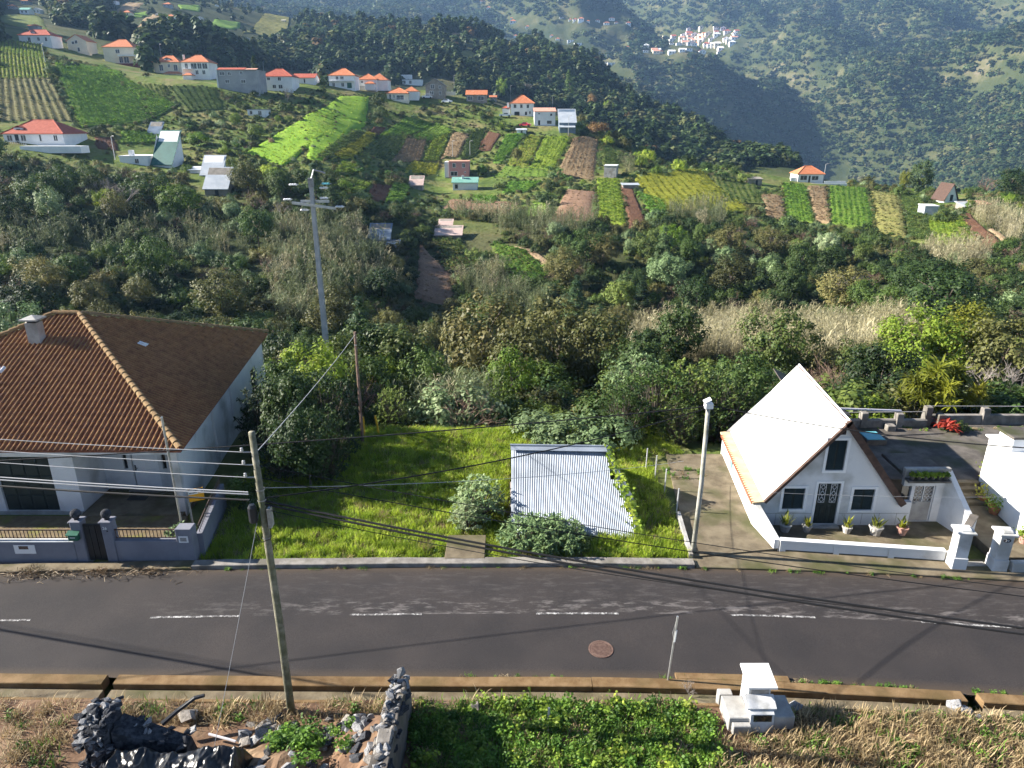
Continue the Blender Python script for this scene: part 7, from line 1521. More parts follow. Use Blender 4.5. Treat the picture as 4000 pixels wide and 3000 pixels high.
def roof_on(mb, x0, x1, y0, y1, z, rise, kind, o=.35):
    x0 -= o; x1 += o; y0 -= o; y1 += o; t = .14; w = x1 - x0; d = y1 - y0
    if kind == 'hip':
        if w >= d: a, b = (x0 + d / 2 * .92, (y0 + y1) / 2, z + rise), (x1 - d / 2 * .92, (y0 + y1) / 2, z + rise)
        else: a, b = ((x0 + x1) / 2, y0 + w / 2 * .92, z + rise), ((x0 + x1) / 2, y1 - w / 2 * .92, z + rise)
        c = [(x0,y0,z),(x1,y0,z),(x1,y1,z),(x0,y1,z),(x0,y0,z-t),(x1,y0,z-t),(x1,y1,z-t),(x0,y1,z-t), a, b]
        f = [(0,1,9,8),(1,2,9),(2,3,8,9),(3,0,8)] if w >= d else [(0,1,8),(1,2,9,8),(2,3,9),(3,0,8,9)]
        mb.add(c, f + [(4,5,1,0),(5,6,2,1),(6,7,3,2),(7,4,0,3),(7,6,5,4)])
    elif kind == 'gable_x':                                             # ridge along x
        m_ = (y0 + y1) / 2; mb.slab([(x0,y0,z),(x1,y0,z),(x1,m_,z+rise),(x0,m_,z+rise)], t); mb.slab([(x0,m_+.01,z+rise),(x1,m_+.01,z+rise),(x1,y1,z),(x0,y1,z)], t)
    elif kind == 'gable_y':
        m_ = (x0 + x1) / 2; mb.slab([(x0,y0,z),(m_,y0,z+rise),(m_,y1,z+rise),(x0,y1,z)], t); mb.slab([(m_+.01,y0,z+rise),(x1,y0,z),(x1,y1,z),(m_+.01,y1,z+rise)], t)
    elif kind == 'shed': mb.slab([(x0,y0,z),(x1,y0,z),(x1,y1,z+rise),(x0,y1,z+rise)], t)
    elif kind == 'flat': mb.box(x0 + o - .12, x1 - o + .12, y0 + o - .12, y1 - o + .12, z, z + .22)
    return mb
def house(name, u0, u1, vb, ve, depth, kind, rise, wall, roofm, label, wins=(), rz=0.0, group=None, chimney=None, doors=(), extra=None, cat='house', panes=True, wallgap=None, sink=3.0, Y=None):
    """front wall spans pixels u0..u1, ground at vb, eave at ve; wins as fractions of that wall"""
    p = cast((u0 + u1) / 2, vb) if Y is None else at_y((u0 + u1) / 2, vb, Y)
    k = project([p])[2][0] / FPX; w = (u1 - u0) * k; h = (vb - ve) * k * 1.01
    e = empty(name, (p.x, p.y, p.z), rz, label, cat, group)
    x0, x1 = -w / 2, w / 2
    mb = MB(); mb.box(x0, x1, 0, depth, -sink, h)
    if kind == 'gable_y': mb.add([(x0,0,h),(x1,0,h),(0,0,h+rise*.96),(x0,depth,h),(x1,depth,h),(0,depth,h+rise*.96)], [(0,1,2),(4,3,5),(0,2,5,3),(1,4,5,2)])
    if kind == 'gable_x': mb.add([(x0,0,h),(x0,depth,h),(x0,depth/2,h+rise*.96),(x1,0,h),(x1,depth,h),(x1,depth/2,h+rise*.96)], [(1,0,2),(3,4,5),(0,3,5,2),(4,1,2,5)])
    if kind == 'shed': mb.add([(x0,0,h),(x0,depth,h),(x0,depth,h+rise*.97),(x1,0,h),(x1,depth,h),(x1,depth,h+rise*.97)], [(1,0,2),(3,4,5),(0,3,5,2),(4,1,2,5)])
    mb.build('wall', wall, e)
    r = roof_on(MB(), x0, x1, 0, depth, h + .02, rise, kind).build('roof', roofm, e)
    if kind == 'hip' and w > 5:
        o = .35; D_ = depth + 2 * o; W_ = w + 2 * o; q = min(D_, W_) / 2 * .92; top = h + .02 + rise
        a = Vector((x0 - o + q, depth / 2, top)) if W_ >= D_ else Vector((0, -o + q, top)); b_ = Vector((x1 + o - q, depth / 2, top)) if W_ >= D_ else Vector((0, -o + q, top))
        for s_, t_ in ((Vector((x0 - o, -o, h + .02)), a), (Vector((x1 + o, -o, h + .02)), b_), (a, b_)):
            if (t_ - s_).length > .5: MB().tube([s_, t_], .13, 5).build('hip_ridge', roofm, r)
    if chimney:
        c = MB().bbox(chimney * w - w / 2 - .3, chimney * w - w / 2 + .3, depth * .3, depth * .3 + .6, h - .2, h + rise * .75 + .7, .03).build('chimney', 'w_white', e); MB().bbox(chimney * w - w / 2 - .4, chimney * w - w / 2 + .4, depth * .3 - .1, depth * .3 + .7, h + rise * .75 + .71, h + rise * .75 + .83, .02).build('cap', 'w_grey', c)
    for (a, b, c, d) in wins:
        X0, X1, Z0, Z1 = x0 + a * w, x0 + b * w, c * h, d * h
        f = MB(); g = .10; f.box(X0 - g, X0, -.06, .02, Z0 - g, Z1 + g); f.box(X1, X1 + g, -.06, .02, Z0 - g, Z1 + g); f.box(X0, X1, -.06, .02, Z1, Z1 + g); f.box(X0, X1, -.08, .02, Z0 - g, Z0)
        fo = f.build('window', 'w_white' if wall != 'w_white' else 'w_stone' if 'house' not in cat else 'w_white', e); MB().box(X0, X1, -.02, -.005, Z0, Z1).build('pane', 'w_pane', fo)
        if panes and (X1 - X0) > .7: MB().box((X0 + X1) / 2 - .04, (X0 + X1) / 2 + .04, -.035, -.021, Z0, Z1).build('glazing_bar', 'w_white', fo)
    for (a, b, c, d) in doors:
        MB().box(x0 + a * w, x0 + b * w, -.05, -.002, c * h, d * h).build('door', 'shutter', e)
    if extra: extra(e, w, h, depth)
    return e
def J(x, y): return x / 3.16, y / 3.16
def hx(crop, x0, x1, yb, ye):                                                    # enlargement frame -> photograph pixels
    ox, oy, s = {'J': (0, 0, 3.16), 'K': (600, 150, 3.16), 'L': (1200, 200, 3.16), 'M': (1900, 300, 3.16), 'A': (0, 0, 1.7015), 'B': (1200, 0, 1.7015), 'C': (2400, 0, 1.3825), 'E': (1200, 600, 1.508)}[crop]
    return ox + x0 / s, ox + x1 / s, oy + yb / s, oy + ye / s
row3 = lambda z0, z1, *xs: [(x, x + .1, z0, z1) for x in xs]
def ext(dx0, dx1, z0, z1, dy0, dy1, m, nm='annexe', roofm=None, rise=.8):
    def f(e, w, h, d):
        o = MB().box(dx0 * w - w/2, dx1 * w - w/2, dy0, dy1, z0 * h, z1 * h).build(nm, m, e)
        if roofm: roof_on(MB(), dx0 * w - w/2, dx1 * w - w/2, dy0, dy1, z1 * h + .02, rise, 'hip', .25).build('annexe_roof', roofm, o)
    return f
def both(*fs):
    def f(e, w, h, d):
        for q in fs: q(e, w, h, d)
    return f
def dormer(xc, wd=1.6):
    def f(e, w, h, d):
        x = xc * w - w / 2; o = MB().box(x - wd / 2, x + wd / 2, d * .12, d * .45, h, h + 1.3).build('dormer', 'w_white', e); MB().box(x - .45, x + .45, d * .12 - .04, d * .12 - .005, h + .25, h + 1.05).build('dormer_window', 'w_pane', o); roof_on(MB(), x - wd/2, x + wd/2, d * .12, d * .45, h + 1.31, .5, 'gable_y', .15).build('dormer_roof', 'tile_red', o)
    return f
def balcony(x0, x1, z, m='w_white'):
    def f(e, w, h, d):
        a, b = x0 * w - w/2, x1 * w - w/2; o = MB().box(a, b, -1.1, -.001, z * h - .12, z * h).build('balcony', m, e); MB().box(a, b, -1.1, -1.04, z * h + .75, z * h + .82).build('handrail', m, o)
        for i in range(int((b - a) / .5) + 1): MB().box(a + i * .5, a + i * .5 + .06, -1.09, -1.05, z * h + .001, z * h + .75).build('baluster', m, o)
    return f
house('bungalow', *hx('J', 250, 640, 548, 445), 8, 'hip', 2.4, 'w_white', 'tile_red', 'white bungalow with red hipped roof and dormer above the left crop field', [(.28,.36,.25,.75),(.58,.65,.4,.75),(.82,.88,.35,.75)], extra=both(dormer(.42), ext(-.35,-.02,-.1,.22,1,1.3,'w_white','balustrade')))
house('roof_tower', *hx('J', 362, 475, 400, 325), 3.5, 'hip', .8, 'w_grey', 'tile_orange', 'small grey tower with orange top behind the red-roofed bungalow', [], cat='tower')
house('gable_house', *hx('J', 850, 1085, 640, 520), 8, 'gable_y', 2.6, 'w_cream', 'tile_orange', 'cream gable-fronted house with outside stairs left of the big orange roof', [(.25,.36,.72,.95),(.42,.54,.78,1.05),(.5,.6,.05,.4)], extra=ext(-.02,1.2,-.55,-.08,-2,-.02,'w_cream','terrace'))
house('storeyed_house', *hx('J', 1300, 1665, 785, 600), 10, 'hip', 3.2, 'w_cream', 'tile_orange', 'tall cream house with orange hipped roof on a dark red base', [(.42,.55,.62,.85),(.5,.62,.05,.4),(.66,.82,.05,.4)], extra=both(ext(.30,1.28,-.72,-.01,-2.6,2,'w_red','red_base'), ext(.55,1.25,.42,.5,-2.2,.0,'w_white','veranda_roof'), lambda e,w,h,d: [MB().box((.42+i*.24)*w-w/2,(.52+i*.24)*w-w/2,-2.66,-2.61,-.5*h,-.26*h).build('base_window','w_pane',e) for i in range(3)]), sink=4)
house('storeyed_house', *hx('K', 15, 330, 435, 305), 8, 'hip', 2.6, 'w_cream', 'tile_orange', 'cream house with orange roof and dormer, left of the white one with chimney', [(.22,.36,.25,.75),(.78,.92,.25,.75),(.56,.64,.55,.8)], extra=both(dormer(.52,2.4), ext(.48,1.12,-.95,-.02,-3.2,-.02,'w_cream','annexe','tile_orange'), ext(.03,.5,-1.1,-.3,-5,-3.3,'w_white','outhouse','tile_red')), sink=4)
house('storeyed_house', *hx('K', 365, 700, 505, 312), 8.5, 'hip', 2.6, 'w_white', 'tile_orange', 'white two-storey house with orange roof and tall chimney left of the grey block', [(.14,.24,.62,.92),(.36,.56,.62,.92),(.6,.74,.62,.92),(.78,.95,.62,.92),(.5,.6,.3,.52),(.75,.85,.3,.52)], chimney=.02, extra=both(balcony(.05,.45,.58), ext(.12,.45,-.4,.22,-2.6,-.02,'w_white','annexe','tile_orange')), sink=4)
house('block_house', *hx('K', 815, 1300, 660, 420), 9, 'flat', .4, 'w_grey', 'w_grey', 'long unfinished grey concrete block with red tiled strip roof', [(.06,.18,.78,.92),(.27,.34,.78,.92),(.18,.28,.42,.56),(.58,.69,.42,.56),(.58,.64,.8,.95)], extra=both(lambda e,w,h,d: MB().slab([(-w/2,-.3,h+.3),(w*.2,-.3,h+.3),(w*.2,2.2,h+1.0),(-w/2,2.2,h+1.0)],.12).build('tiled_strip','tile_red',e), lambda e,w,h,d: MB().slab([(w*.21,-.3,h+.3),(w/2,-.3,h+.3),(w/2,2.0,h+.8),(w*.21,2.0,h+.8)],.1).build('pink_sheet','tile_pale',e), lambda e,w,h,d: MB().box(-w/2-.35,-w/2-.002,-.3,d,-3,h+.2).build('end_wall','w_white',e)), sink=5)
house('storeyed_house', *hx('K', 1335, 1720, 650, 485), 9, 'hip', 2.6, 'w_white', 'tile_red', 'pale two-storey house with red hipped roof right of the grey block', [(.03,.1,.75,.92),(.22,.3,.75,.92),(.56,.65,.72,.95),(.37,.47,.2,.42),(.56,.68,.18,.42)], sink=4)
house('long_house', *hx('K', 1725, 1990, 555, 492), 7, 'gable_x', 1.6, 'w_white', 'tile_red', 'low white house with long red roof at the end of the row', [(.1,.2,.3,.8),(.5,.56,.1,.8)])
house('small_block', *hx('K', 1165, 1385, 962, 890), 5, 'flat', .3, 'w_white', 'w_grey', 'small white flat-roofed hut among bushes below the red-roofed house', [(.15,.25,.35,.8),(.62,.76,.3,.8)], cat='hut')
house('storeyed_house', *hx('L', 275, 590, 455, 312), 9, 'hip', 2.6, 'w_white', 'tile_orange', 'white two-storey house with orange roof and green garage door', [(.28,.37,.68,.9),(.46,.58,.68,.9),(.13,.22,.12,.4),(.48,.58,.12,.4)], extra=both(balcony(0,1.0,.55), lambda e,w,h,d: MB().box(w*.2,w*.38,-.06,-.003,0,.42*h).build('garage_door','mail_green',e)))
house('villa', *hx('L', 630, 860, 485, 360), 9, 'hip', 2.2, 'w_white', 'tile_orange', 'white villa with spreading orange roofs left of the dark trees', [(.18,.28,.68,.85)], extra=both(ext(.55,1.55,0,.98,2.5,10,'w_white','wing','tile_orange',2.6), ext(.45,.95,0,.6,-2.4,-.02,'w_white','garage','tile_orange',.8), lambda e,w,h,d: MB().box(-w*.4,-w*.12,-.06,-.003,0,.42*h).build('garage_door','w_grey',e)))
house('small_block', *hx('L', 1175, 1420, 420, 358), 6, 'flat', .3, 'w_white', 'w_grey', 'low white flat-roofed building beside the white lorry', [(.08,.16,.3,.8),(.36,.46,.3,.8)], cat='hut')
house('gable_house', *hx('L', 1465, 1700, 585, 435), 9, 'gable_y', 2.6, 'w_stone', 'w_grey', 'grey rendered gable house above the parked cars', [(.28,.46,.75,1.05),(.22,.40,.3,.55),(.7,.8,.75,.95),(.72,.8,.3,.55)], extra=both(balcony(-.3,.3,.2), ext(1.02,1.55,.25,.55,2,2.3,'w_cream','yard_wall')))
house('storeyed_house', *hx('L', 985, 1245, 605, 525), 8, 'hip', 2.0, 'w_cream', 'tile_orange', 'cream house with orange roofs on tall white lower storey', [(.12,.2,.15,.85),(.32,.37,.3,.75),(.46,.8,.1,.7)], extra=both(ext(.75,1.46,0,1.3,2.5,9,'w_white','wing','tile_orange',1.8), ext(-.04,1.05,-1.55,-.03,-1.6,6,'w_cream','lower_storey'), balcony(-.03,1.05,.0)), sink=2)
house('long_house', *hx('L', 1965, 2215, 632, 545), 7, 'gable_x', 1.8, 'w_stone', 'tile_orange', 'single-storey grey house with orange roof and blue-white shutters', [(.08,.3,.3,.8),(.58,.86,.3,.8)])
house('small_house', *hx('M', 40, 125, 300, 255), 4, 'gable_x', 1.2, 'w_stone', 'tile_orange', 'small orange-roofed outhouse right of the grey single-storey house', [(.4,.6,.2,.7)], cat='outhouse')
house('storeyed_house', *hx('M', 300, 585, 480, 338), 8.5, 'hip', 2.9, 'w_white', 'tile_orange', 'white two-storey house with orange pyramid roof and three dark windows', [(.13,.24,.62,.9),(.41,.51,.62,.9),(.69,.79,.62,.9),(.8,.86,.15,.35)], doors=[(.16,.38,0,.32),(.62,.7,.05,.32)], extra=both(ext(-.36,-.02,0,.62,1,4,'w_white','annexe','tile_red'), ext(-.16,-.07,.5,1.05,1,1.8,'w_white','chimney')), panes=False)
house('block_house', *hx('M', 592, 850, 600, 440), 8, 'shed', 1.4, 'w_white', 'tile_pale', 'plain white two-storey block with pale red roof beside the metal barn', [(.18,.26,.8,.87),(.75,.84,.68,.84),(.6,.82,.12,.34)], doors=[(.18,.27,.02,.36)], panes=False, extra=ext(0,1.05,-.28,-.001,-.6,1,'w_grey','plinth'))
house('metal_barn', *hx('M', 900, 1100, 690, 575), 7, 'shed', 4.6, 'tin_blue', 'tin_grey', 'blue-grey metal barn with steep pale roof on the ridge', [], cat='barn', extra=both(lambda e,w,h,d: MB().slab([(-w*.5,-2.2,h*.55),(w*.45,-2.2,h*.55),(w*.45,-.05,h*.75),(-w*.5,-.05,h*.75)],.08).build('porch_roof','tin_grey',e), lambda e,w,h,d: MB().box(-w*.5,-w*.46,-2.1,-2.0,0,h*.54).build('porch_post','w_grey',e)))
house('field_shed', *hx('M', 375, 490, 708, 660), 3, 'shed', .5, 'w_white', 'tin_grey', 'tiny shed with blue door below the lane wall', [(.45,.6,.1,.9)], cat='shed')
pk = house('pink_house', *hx('L', 1755, 2000, 1560, 1378), 6.5, 'flat', .3, 'w_pink', 'tile_pale', 'pink flat-roofed two-storey house among the plots', [(.19,.32,.66,.9),(.67,.79,.66,.9),(.08,.40,.12,.38),(.77,.82,.3,.37)], extra=lambda e,w,h,d: MB().box(-w/2-1.4,-w/2-.002,.3,d,0,h).build('side_wing','w_white',e))
house('turquoise_cottage', *hx('B', 968, 1130, 1262, 1215), 5, 'gable_x', 1.3, 'w_white', 'tin_turq', 'low cottage with turquoise tin roof below the pink house', [(.1,.2,.2,.7)], chimney=.4, cat='cottage')
house('tin_shed_far', *hx('B', 682, 765, 1255, 1232), 3.5, 'shed', 2.2, 'w_stone', 'tin_pink', 'shed with rusty pinkish tin roof left of the pink house', [], cat='shed')
house('concrete_cube', *hx('M', 1448, 1600, 1245, 1110), 5, 'flat', .2, 'concrete_pale', 'w_white', 'windowless pale concrete cube at the end of the dry plot', [], rz=R(-14), cat='hut')
house('ridge_house', *hx('C', 988, 1125, 985, 942), 7, 'hip', 2.4, 'w_white', 'tile_orange', 'small white house with orange hipped roof on the right ridge', [(.1,.35,.3,.8),(.55,.8,.3,.75)], doors=[(.42,.49,0,.8)], extra=both(ext(-.25,0,0,.55,.5,.9,'w_white','yard_wall'), ext(1.02,1.85,-.35,.18,-1,-.6,'w_white','yard_wall'), ext(.0,1.85,-.4,-.05,-2.2,-1.8,'w_white','yard_wall')))
house('field_shed', *hx('C', 720, 795, 1000, 968), 3, 'shed', .4, 'w_stone', 'w_stone', 'small grey stone shed with green door on the right ridge', [], doors=[(.55,.7,0,.8)], cat='shed')
house('aframe_hut', *hx('C', 1780, 1850, 1092, 1085), 6, 'gable_y', 4.6, 'w_white', 'barge_brown', 'white A-frame hut on the right end of the ridge', [], cat='hut', extra=lambda e,w,h,d: MB().box(-.4,.4,-.06,-.02,.3,2.0).build('door','shutter',e))
house('metal_box', *hx('C', 1672, 1740, 1165, 1118), 4, 'flat', .1, 'tin_grey', 'w_white', 'white metal box hut half hidden by a dark bush', [], rz=R(-8), cat='hut')
house('low_shed', *hx('C', 1960, 2030, 1140, 1105), 4, 'shed', .5, 'w_stone', 'tile_pale', 'low pinkish roofed shed right of the A-frame hut', [], cat='shed'); house('low_shed', *hx('C', 1890, 1945, 1135, 1115), 4, 'shed', .8, 'w_stone', 'tin_grey', 'low pale roofed shed beside the A-frame hut', [], cat='shed')
house('left_house', *hx('A', 35, 430, 960, 893), 10, 'hip', 3.0, 'w_white', 'tile_red', 'large white house with dark red roof and terrace at the left edge', [(.06,.14,.3,.85),(.29,.37,.3,.85),(.6,.63,.3,.9),(.84,.9,.35,.85)], doors=[(.19,.25,.0,.9)], extra=both(dormer(.22,2.2), ext(.42,1.42,-.75,-.1,-4,-.5,'w_white','terrace'), balcony(.0,.4,.0)), sink=4)
house('flat_roofed_house', *hx('A', 800, 985, 1090, 1045), 7, 'flat', .3, 'w_white', 'w_white', 'white flat-roofed house with roof tank left of the green-roofed cottage', [(.55,.68,.1,.7)], extra=ext(.28,.42,1.0,1.9,1,2,'w_white','tank_plinth'))
house('green_cottage', *hx('A', 1010, 1150, 1110, 1095), 5, 'shed', 7.5, 'w_white', 'tin_green', 'cottage with steep dark green roof and white gable', [], rz=R(-10), cat='cottage', extra=lambda e,w,h,d: MB().add([(-w/2-.35,-.3,h-.6),(-w/2-.35,d+1.5,h-.6),(-w/2-.35,d*.75,h+6.6)],[(0,2,1)]).build('white_gable','w_white',e))
house('tin_hut', *hx('A', 1340, 1470, 1172, 1165), 3.6, 'shed', 4.2, 'w_white', 'tin_grey', 'upper of two grey tin-roofed huts on the left slope', [], cat='hut'); house('tin_hut', *hx('A', 1365, 1515, 1300, 1258), 4, 'shed', 4.2, 'w_stone', 'tin_grey', 'lower of two grey tin-roofed huts on the left slope', [], doors=[(.45,.6,0,.9)], cat='hut')
house('tin_annexe', *hx('A', 1262, 1338, 1150, 1130), 3, 'shed', .6, 'w_white', 'tin_grey', 'low white tin annexe left of the twin tin huts', [], cat='shed'); house('dark_hut', *hx('A', 985, 1060, 898, 890), 3, 'shed', 3.0, 'w_stone', 'tin_blue', 'small hut with dark striped tin roof below the green slope', [], cat='hut')
house('tin_hut', *hx('E', 365, 480, 520, 508), 3.5, 'shed', 2.6, 'w_stone', 'tin_blue', 'dark blue tin-roofed hut beside the valley track', [], cat='hut'); house('tin_hut', *hx('E', 470, 530, 572, 548), 2.6, 'shed', .8, 'w_stone', 'tin_blue', 'small dark hut just below the blue tin roof', [], cat='hut')
house('patched_hut', *hx('E', 755, 905, 508, 480), 4, 'shed', 1.4, 'w_stone', 'tin_pink', 'patched tin-roofed hut above the dark soil terraces', [], cat='hut'); house('patched_hut', *hx('E', 780, 850, 445, 420), 2.5, 'shed', .9, 'w_stone', 'tin_pink', 'small rusty-roofed hut behind the patched one', [], cat='hut'); house('crate_shed', *hx('E', 1860, 1950, 212, 185), 2.5, 'shed', .3, 'w_stone', 'tin_grey', 'low ramshackle shed beside the brown soil strip', [], cat='shed')
# far houses: small, on the upper hillsides and in the hilltop village
def far(u, v, wpx, roofm, wall, kind, label, group=None):
    return house('far_house', u - wpx / 2, u + wpx / 2, v, v - wpx * .42, (wpx * cast(u, v).y / FPX) * .8, kind, wpx * .22 * cast(u, v).y / FPX, wall, roofm, label, [(.2,.34,.35,.8),(.62,.76,.35,.8)], group=group, panes=False, sink=6)
FA = [(838,110,48,'tile_orange','w_cream','hip','cream house with a long shadow on the upper left fields'), (1110,52,42,'tile_orange','w_grey','hip','grey house with orange roof on the upper left fields'), (1130,130,40,'tile_orange','w_white','hip','white house with orange roof beside its grey neighbour, upper left'), (1050,110,28,'w_grey','w_white','gable_y','small pale gabled house on the upper left fields'), (245,88,40,'w_white','w_white','gable_y','white gabled house beside the long green-roofed shed'), (165,95,52,'tin_turq','w_white','gable_x','long shed with green roof at the top left'), (165,28,40,'tile_orange','w_grey','hip','grey house with orange roof at the top left'), (75,60,36,'tile_orange','w_grey','hip','grey square house at the top left corner'), (15,35,34,'tile_orange','w_white','hip','house cut by the left top edge'),
  (1640,42,22,'tile_orange','w_white','hip','small white house with orange roof near the top'), (1735,68,36,'tile_orange','w_white','hip','white house with orange roof near the top middle left'), (1882,146,20,'w_cream','w_cream','shed','small cream tower house alone on the slope'), (2120,212,38,'tile_orange','w_white','hip','white house with orange roof before the dark wood'), (1672,312,34,'tile_orange','w_cream','hip','cream farmhouse with orange roof on the mid slope'), (1630,328,26,'w_grey','w_white','flat','flat white outbuilding beside the cream farmhouse'), (1640,268,22,'tin_grey','w_white','gable_y','small tin-roofed hut above the cream farmhouse'), (1570,278,16,'tin_grey','w_white','gable_y','tiny gabled hut left of the tin-roofed one'), (1825,325,18,'tin_grey','w_white','gable_y','tiny white gabled hut alone right of the farmhouse'), (1328,128,22,'tin_grey','w_white','gable_y','pale hut on the slope road, upper left'), (1358,130,14,'w_grey','w_white','flat','tiny white hut beside the pale one'), (745,32,44,'w_white','w_white','flat','long white greenhouse at the top left'), (1440,42,14,'w_white','w_white','gable_y','tiny white hut at the top')]
for (x, y, w, r, wl2, k, lb) in FA: far(x / 1.7015, y / 1.7015, w / 1.0 * .72, r, wl2, k, lb)
FB = [(60,212,58,'tile_orange','w_white','hip','white house with orange roof above the bushes, centre left'), (780,240,26,'tile_orange','w_white','flat','tall narrow white house alone in the dark wood'), (1165,22,26,'tile_orange','w_white','hip','white houses high above the wood, left one'), (1205,62,24,'tile_orange','w_white','hip','white house below the high pair'), (1360,130,18,'tile_orange','w_white','hip','small white house upper of two on the far slope'), (1368,158,36,'tile_orange','w_white','hip','white house with orange roof on the far slope'), (1465,188,24,'tile_orange','w_white','hip','lone white house with orange roof on the far slope'), (1690,125,22,'w_white','w_white','flat','white block left of the far hamlet'), (1665,268,22,'tile_orange','w_white','hip','orange-roofed house above the far terraces'), (1625,245,18,'tile_orange','w_white','hip','small orange-roofed house on the far lane'), (1750,285,36,'tile_orange','w_white','flat','white building left of the bright far group'), (1800,308,42,'w_white','w_white','flat','long white building of the bright far group'), (1775,355,18,'w_white','w_white','flat','tiny white house below the bright far group'), (2022,440,44,'w_white','w_white','flat','white flat house on the spur before the gorge'), (1980,425,30,'tile_orange','w_cream','flat','low cream house beside the white one on the spur'), (2130,318,16,'tile_orange','w_white','hip','tiny house on the far right terraces'), (1385,248,22,'tile_orange','w_white','hip','small house at the edge of the high field'), (1080,228,18,'tile_orange','w_stone','gable_x','brown hut at the edge of the red soil field')]
for (x, y, w, r, wl2, k, lb) in FB: far(1200 + x / 1.7015, y / 1.7015, w * .68, r, wl2, k, lb)
for i, (x, y) in enumerate(((1750,140),(1782,142),(1820,140),(1866,150),(1930,148),(1990,168),(2055,160),(2135,165),(2025,138))): far(1200 + x / 1.7015, y / 1.7015, 14 + 4 * (i % 3), ['tile_orange', 'tile_red', 'tile_orange'][i % 3], 'w_white', 'hip', 'white orange-roofed house of the scattered far hamlet', 'houses of the scattered far hamlet')
rv = random.Random(31); placed = []
for i in range(400):
    if len(placed) >= 58: break
    x, y = (rv.gauss(425, 90), rv.gauss(222, 27)) if i % 6 else (rv.uniform(600, 680), rv.uniform(175, 225)); 
    if i % 9 == 0: x, y = rv.uniform(160, 380), rv.uniform(280, 295)
    if not (150 < x < 690 and 155 < y < 298) or any(abs(x - a) < 17 and abs(y - b) < 9 for a, b in placed): continue
    placed.append((x, y)); far(2400 + x / 1.3825, y / 1.3825, rv.uniform(17, 28), rv.choice(('tile_orange', 'tile_pale', 'w_white', 'tile_red')), rv.choice(('w_white', 'w_white', 'w_cream')), rv.choice(('hip', 'gable_x', 'flat', 'gable_y')), 'small white house of the dense hilltop village', 'houses of the hilltop village')
# ------------------------------------------------------------------ lane, cars and lamp posts on the ridge
mat('car_red', (.50,.02,.035), rough=.3, spec=.6); mat('car_white', (.72,.73,.75), rough=.3, spec=.6); mat('tyre', (.02,.02,.02))
def car(u, v, m, label, name='parked_car', rz=.0, L=4.1, pick=False):
    p = cast(u, v); e = empty(name, (p.x, p.y, p.z + .15), rz, label, 'truck' if pick else 'car', None); hl = L / 2
    sec = [(-hl,.45,.75),(-hl*.95,.3,.95),(-hl*.55,.3,1.0),(-hl*.25,.3,1.42 if not pick else 1.0),(hl*.35,.3,1.45),(hl*.62,.3,.98),(hl*.95,.32,.85),(hl,.45,.65)]
    vs = [(x, s * .82 * (1 if z < 1.1 else .82) if j else s * .82, (z if j else b)) for (x, b, z) in sec for s in (-1, 1) for j in (0, 1)]
    n = len(sec); fs = []
    for i in range(n - 1): a = 4 * i; b = a + 4; fs += [(a, b, b+1, a+1), (a+1, b+1, b+3, a+3), (a+3, b+3, b+2, a+2), (a+2, b+2, b, a)]
    fs += [(0,1,3,2), (4*n-4, 4*n-2, 4*n-1, 4*n-3)]
    MB().add(vs, fs).build('body', m, e)
    for s in (-1, 1): MB().add([(-hl*.28, s*.79, 1.02), (hl*.5, s*.79, 1.02), (hl*.32, s*.72, 1.36), (-hl*.18, s*.72, 1.36)], [(0,1,2,3)]).build('side_window', 'w_pane', e)
    MB().add([(hl*.37,-.6,1.43),(hl*.37,.6,1.43),(hl*.61,.66,1.02),(hl*.61,-.66,1.02)], [(0,1,2,3)]).build('windscreen', 'w_pane', e)
    for x in (-hl*.62, hl*.64):
        for s in (-1, 1): w_ = MB().lathe([(.32,-.09),(.34,0),(.32,.09)], 12).build('wheel', 'tyre', e); w_.matrix_local = Matrix.Translation((x, s*.76, .3)) @ Matrix.Rotation(R(90), 4, 'X')
    return e
car(1900 + 480 / 3.16, 300 + 618 / 3.16, 'car_red', 'bright red car parked on the ridge lane below the white houses', rz=R(165)); car(1900 + 232 / 3.16, 300 + 500 / 3.16, 'car_white', 'white pickup beside the house with the pyramid roof', 'parked_pickup', L=4.6, pick=True)
car(1200 + 1480 / 3.16, 200 + 588 / 3.16, 'car_white', 'silver-white car below the grey gable house', rz=R(10)); car(1200 + 1725 / 3.16, 200 + 645 / 3.16, 'car_white', 'pale car parked right of the cream house', rz=R(170))
lr = cast(1200 + 1165 / 3.16, 200 + 362 / 3.16); lo_ = empty('white_lorry', (lr.x, lr.y, lr.z), 0, 'long white lorry parked behind the flat-roofed building', 'lorry'); MB().bbox(-4.2, 7, 0, 2.4, .9, 3.6, .05).build('cargo_box', 'w_white', lo_); MB().bbox(-6.2, -4.3, 0, 2.3, .6, 3.2, .2).build('cab', 'w_white', lo_); MB().box(-5.9, -4.9, -.03, -.002, 2.1, 2.9).build('cab_window', 'w_pane', lo_)
for x in (-5.2, 2.5, 4.6): w_ = MB().lathe([(.48,-.12),(.5,0),(.48,.12)], 12).build('wheel', 'tyre', lo_); w_.matrix_local = Matrix.Translation((x, .1, .5)) @ Matrix.Rotation(R(90), 4, 'X')
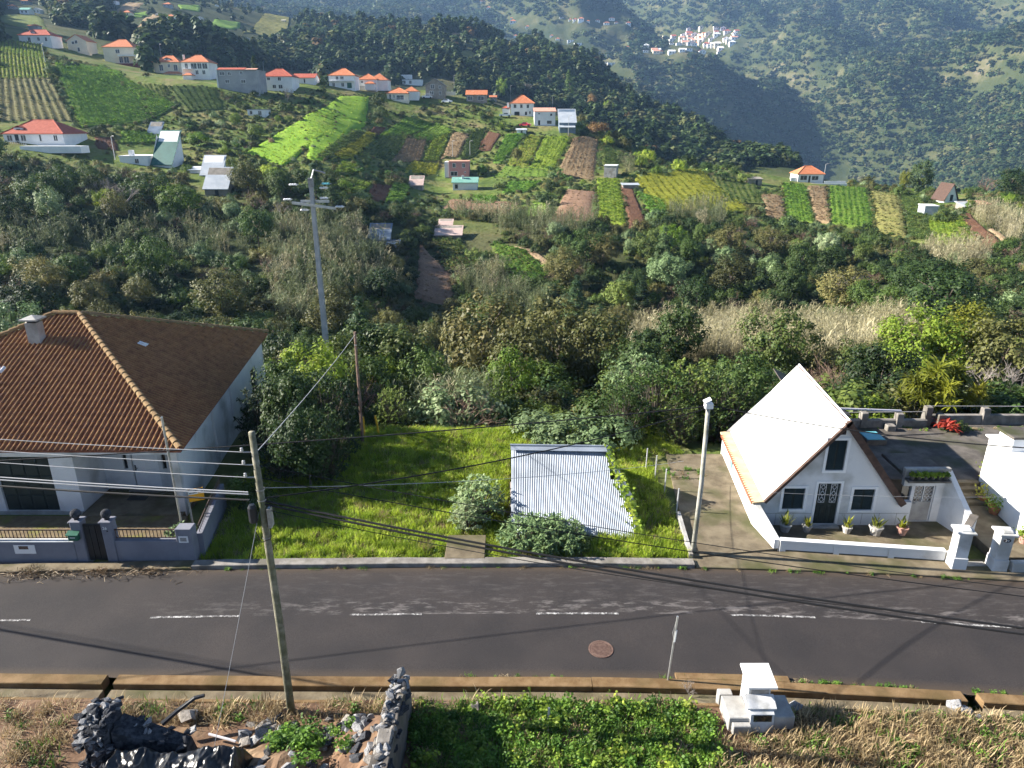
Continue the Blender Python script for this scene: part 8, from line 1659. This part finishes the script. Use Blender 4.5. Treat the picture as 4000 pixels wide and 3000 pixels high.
LP_ = [('M',300,300,140,'beside the yellow-green tree on the ridge'),('M',815,400,262,'behind the plain white block'),('M',1010,755,520,'before the metal barn'),('M',1990,860,742,'at the edge of the wood right of the plots'),('L',130,385,235,'at the end of the house row'),('L',1815,500,318,'right of the grey gable house'),('L',1795,1300,1132,'left above the pink house'),('L',2010,1300,1132,'right above the pink house'),('K',95,232,110,'behind the cream house with dormer'),('K',1365,445,312,'behind the grey block'),('K',2020,545,392,'beyond the low red-roofed house'),('J',1740,700,556,'right of the tall cream house'),('J',1990,702,575,'behind the dormer house'),('J',565,795,590,'at the top of the crop field'),('C',650,920,850,'on the lane left of the ridge shed'),('C',1128,985,895,'against the orange-roofed ridge house'),('C',1675,1035,972,'below the big round conifer'),('A',765,1060,925,'left of the green-roofed cottage')]
for (c, x, yb, yt, lb) in LP_:
    u0, _, vb, vt = hx(c, x, x, yb, yt); p = cast(u0, vb); hgt = min(9.5, (vb - vt) * p.y / FPX); e = empty('lamp_pole', (p.x, p.y, p.z), 0, 'tall slim street lamp pole ' + lb, 'lamp pole', 'lamp poles across the valley'); MB().tube([(0,0,-.5),(0,0,hgt)], .10, 6, .07).build('pole', 'pole_concrete', e); MB().tube([(0,0,hgt),(.5,-.3,hgt+.25),(1.0,-.6,hgt+.2)], .06, 5).build('lamp_arm', 'steel_dull', e)
# ------------------------------------------------------------------ the air of the valley
hz = MB().box(-3700, 3700, -60, 3900, -190, 1050).mesh('haze')
hm = bpy.data.materials.new('valley_air'); hm.use_nodes = True; hm.node_tree.nodes.clear()
ho = hm.node_tree.nodes.new('ShaderNodeOutputMaterial'); hv = hm.node_tree.nodes.new('ShaderNodeVolumePrincipled')
hv.inputs['Color'].default_value = (0.36, 0.60, 1.0, 1); hv.inputs['Density'].default_value = 0.00012; hv.inputs['Anisotropy'].default_value = 0.2
hm.node_tree.links.new(hv.outputs[0], ho.inputs['Volume'])
hm.cycles.homogeneous_volume = True
tag(link('haze', hz, hm), 'pale blue valley air between the near road and the mountains', 'haze', kind='stuff')
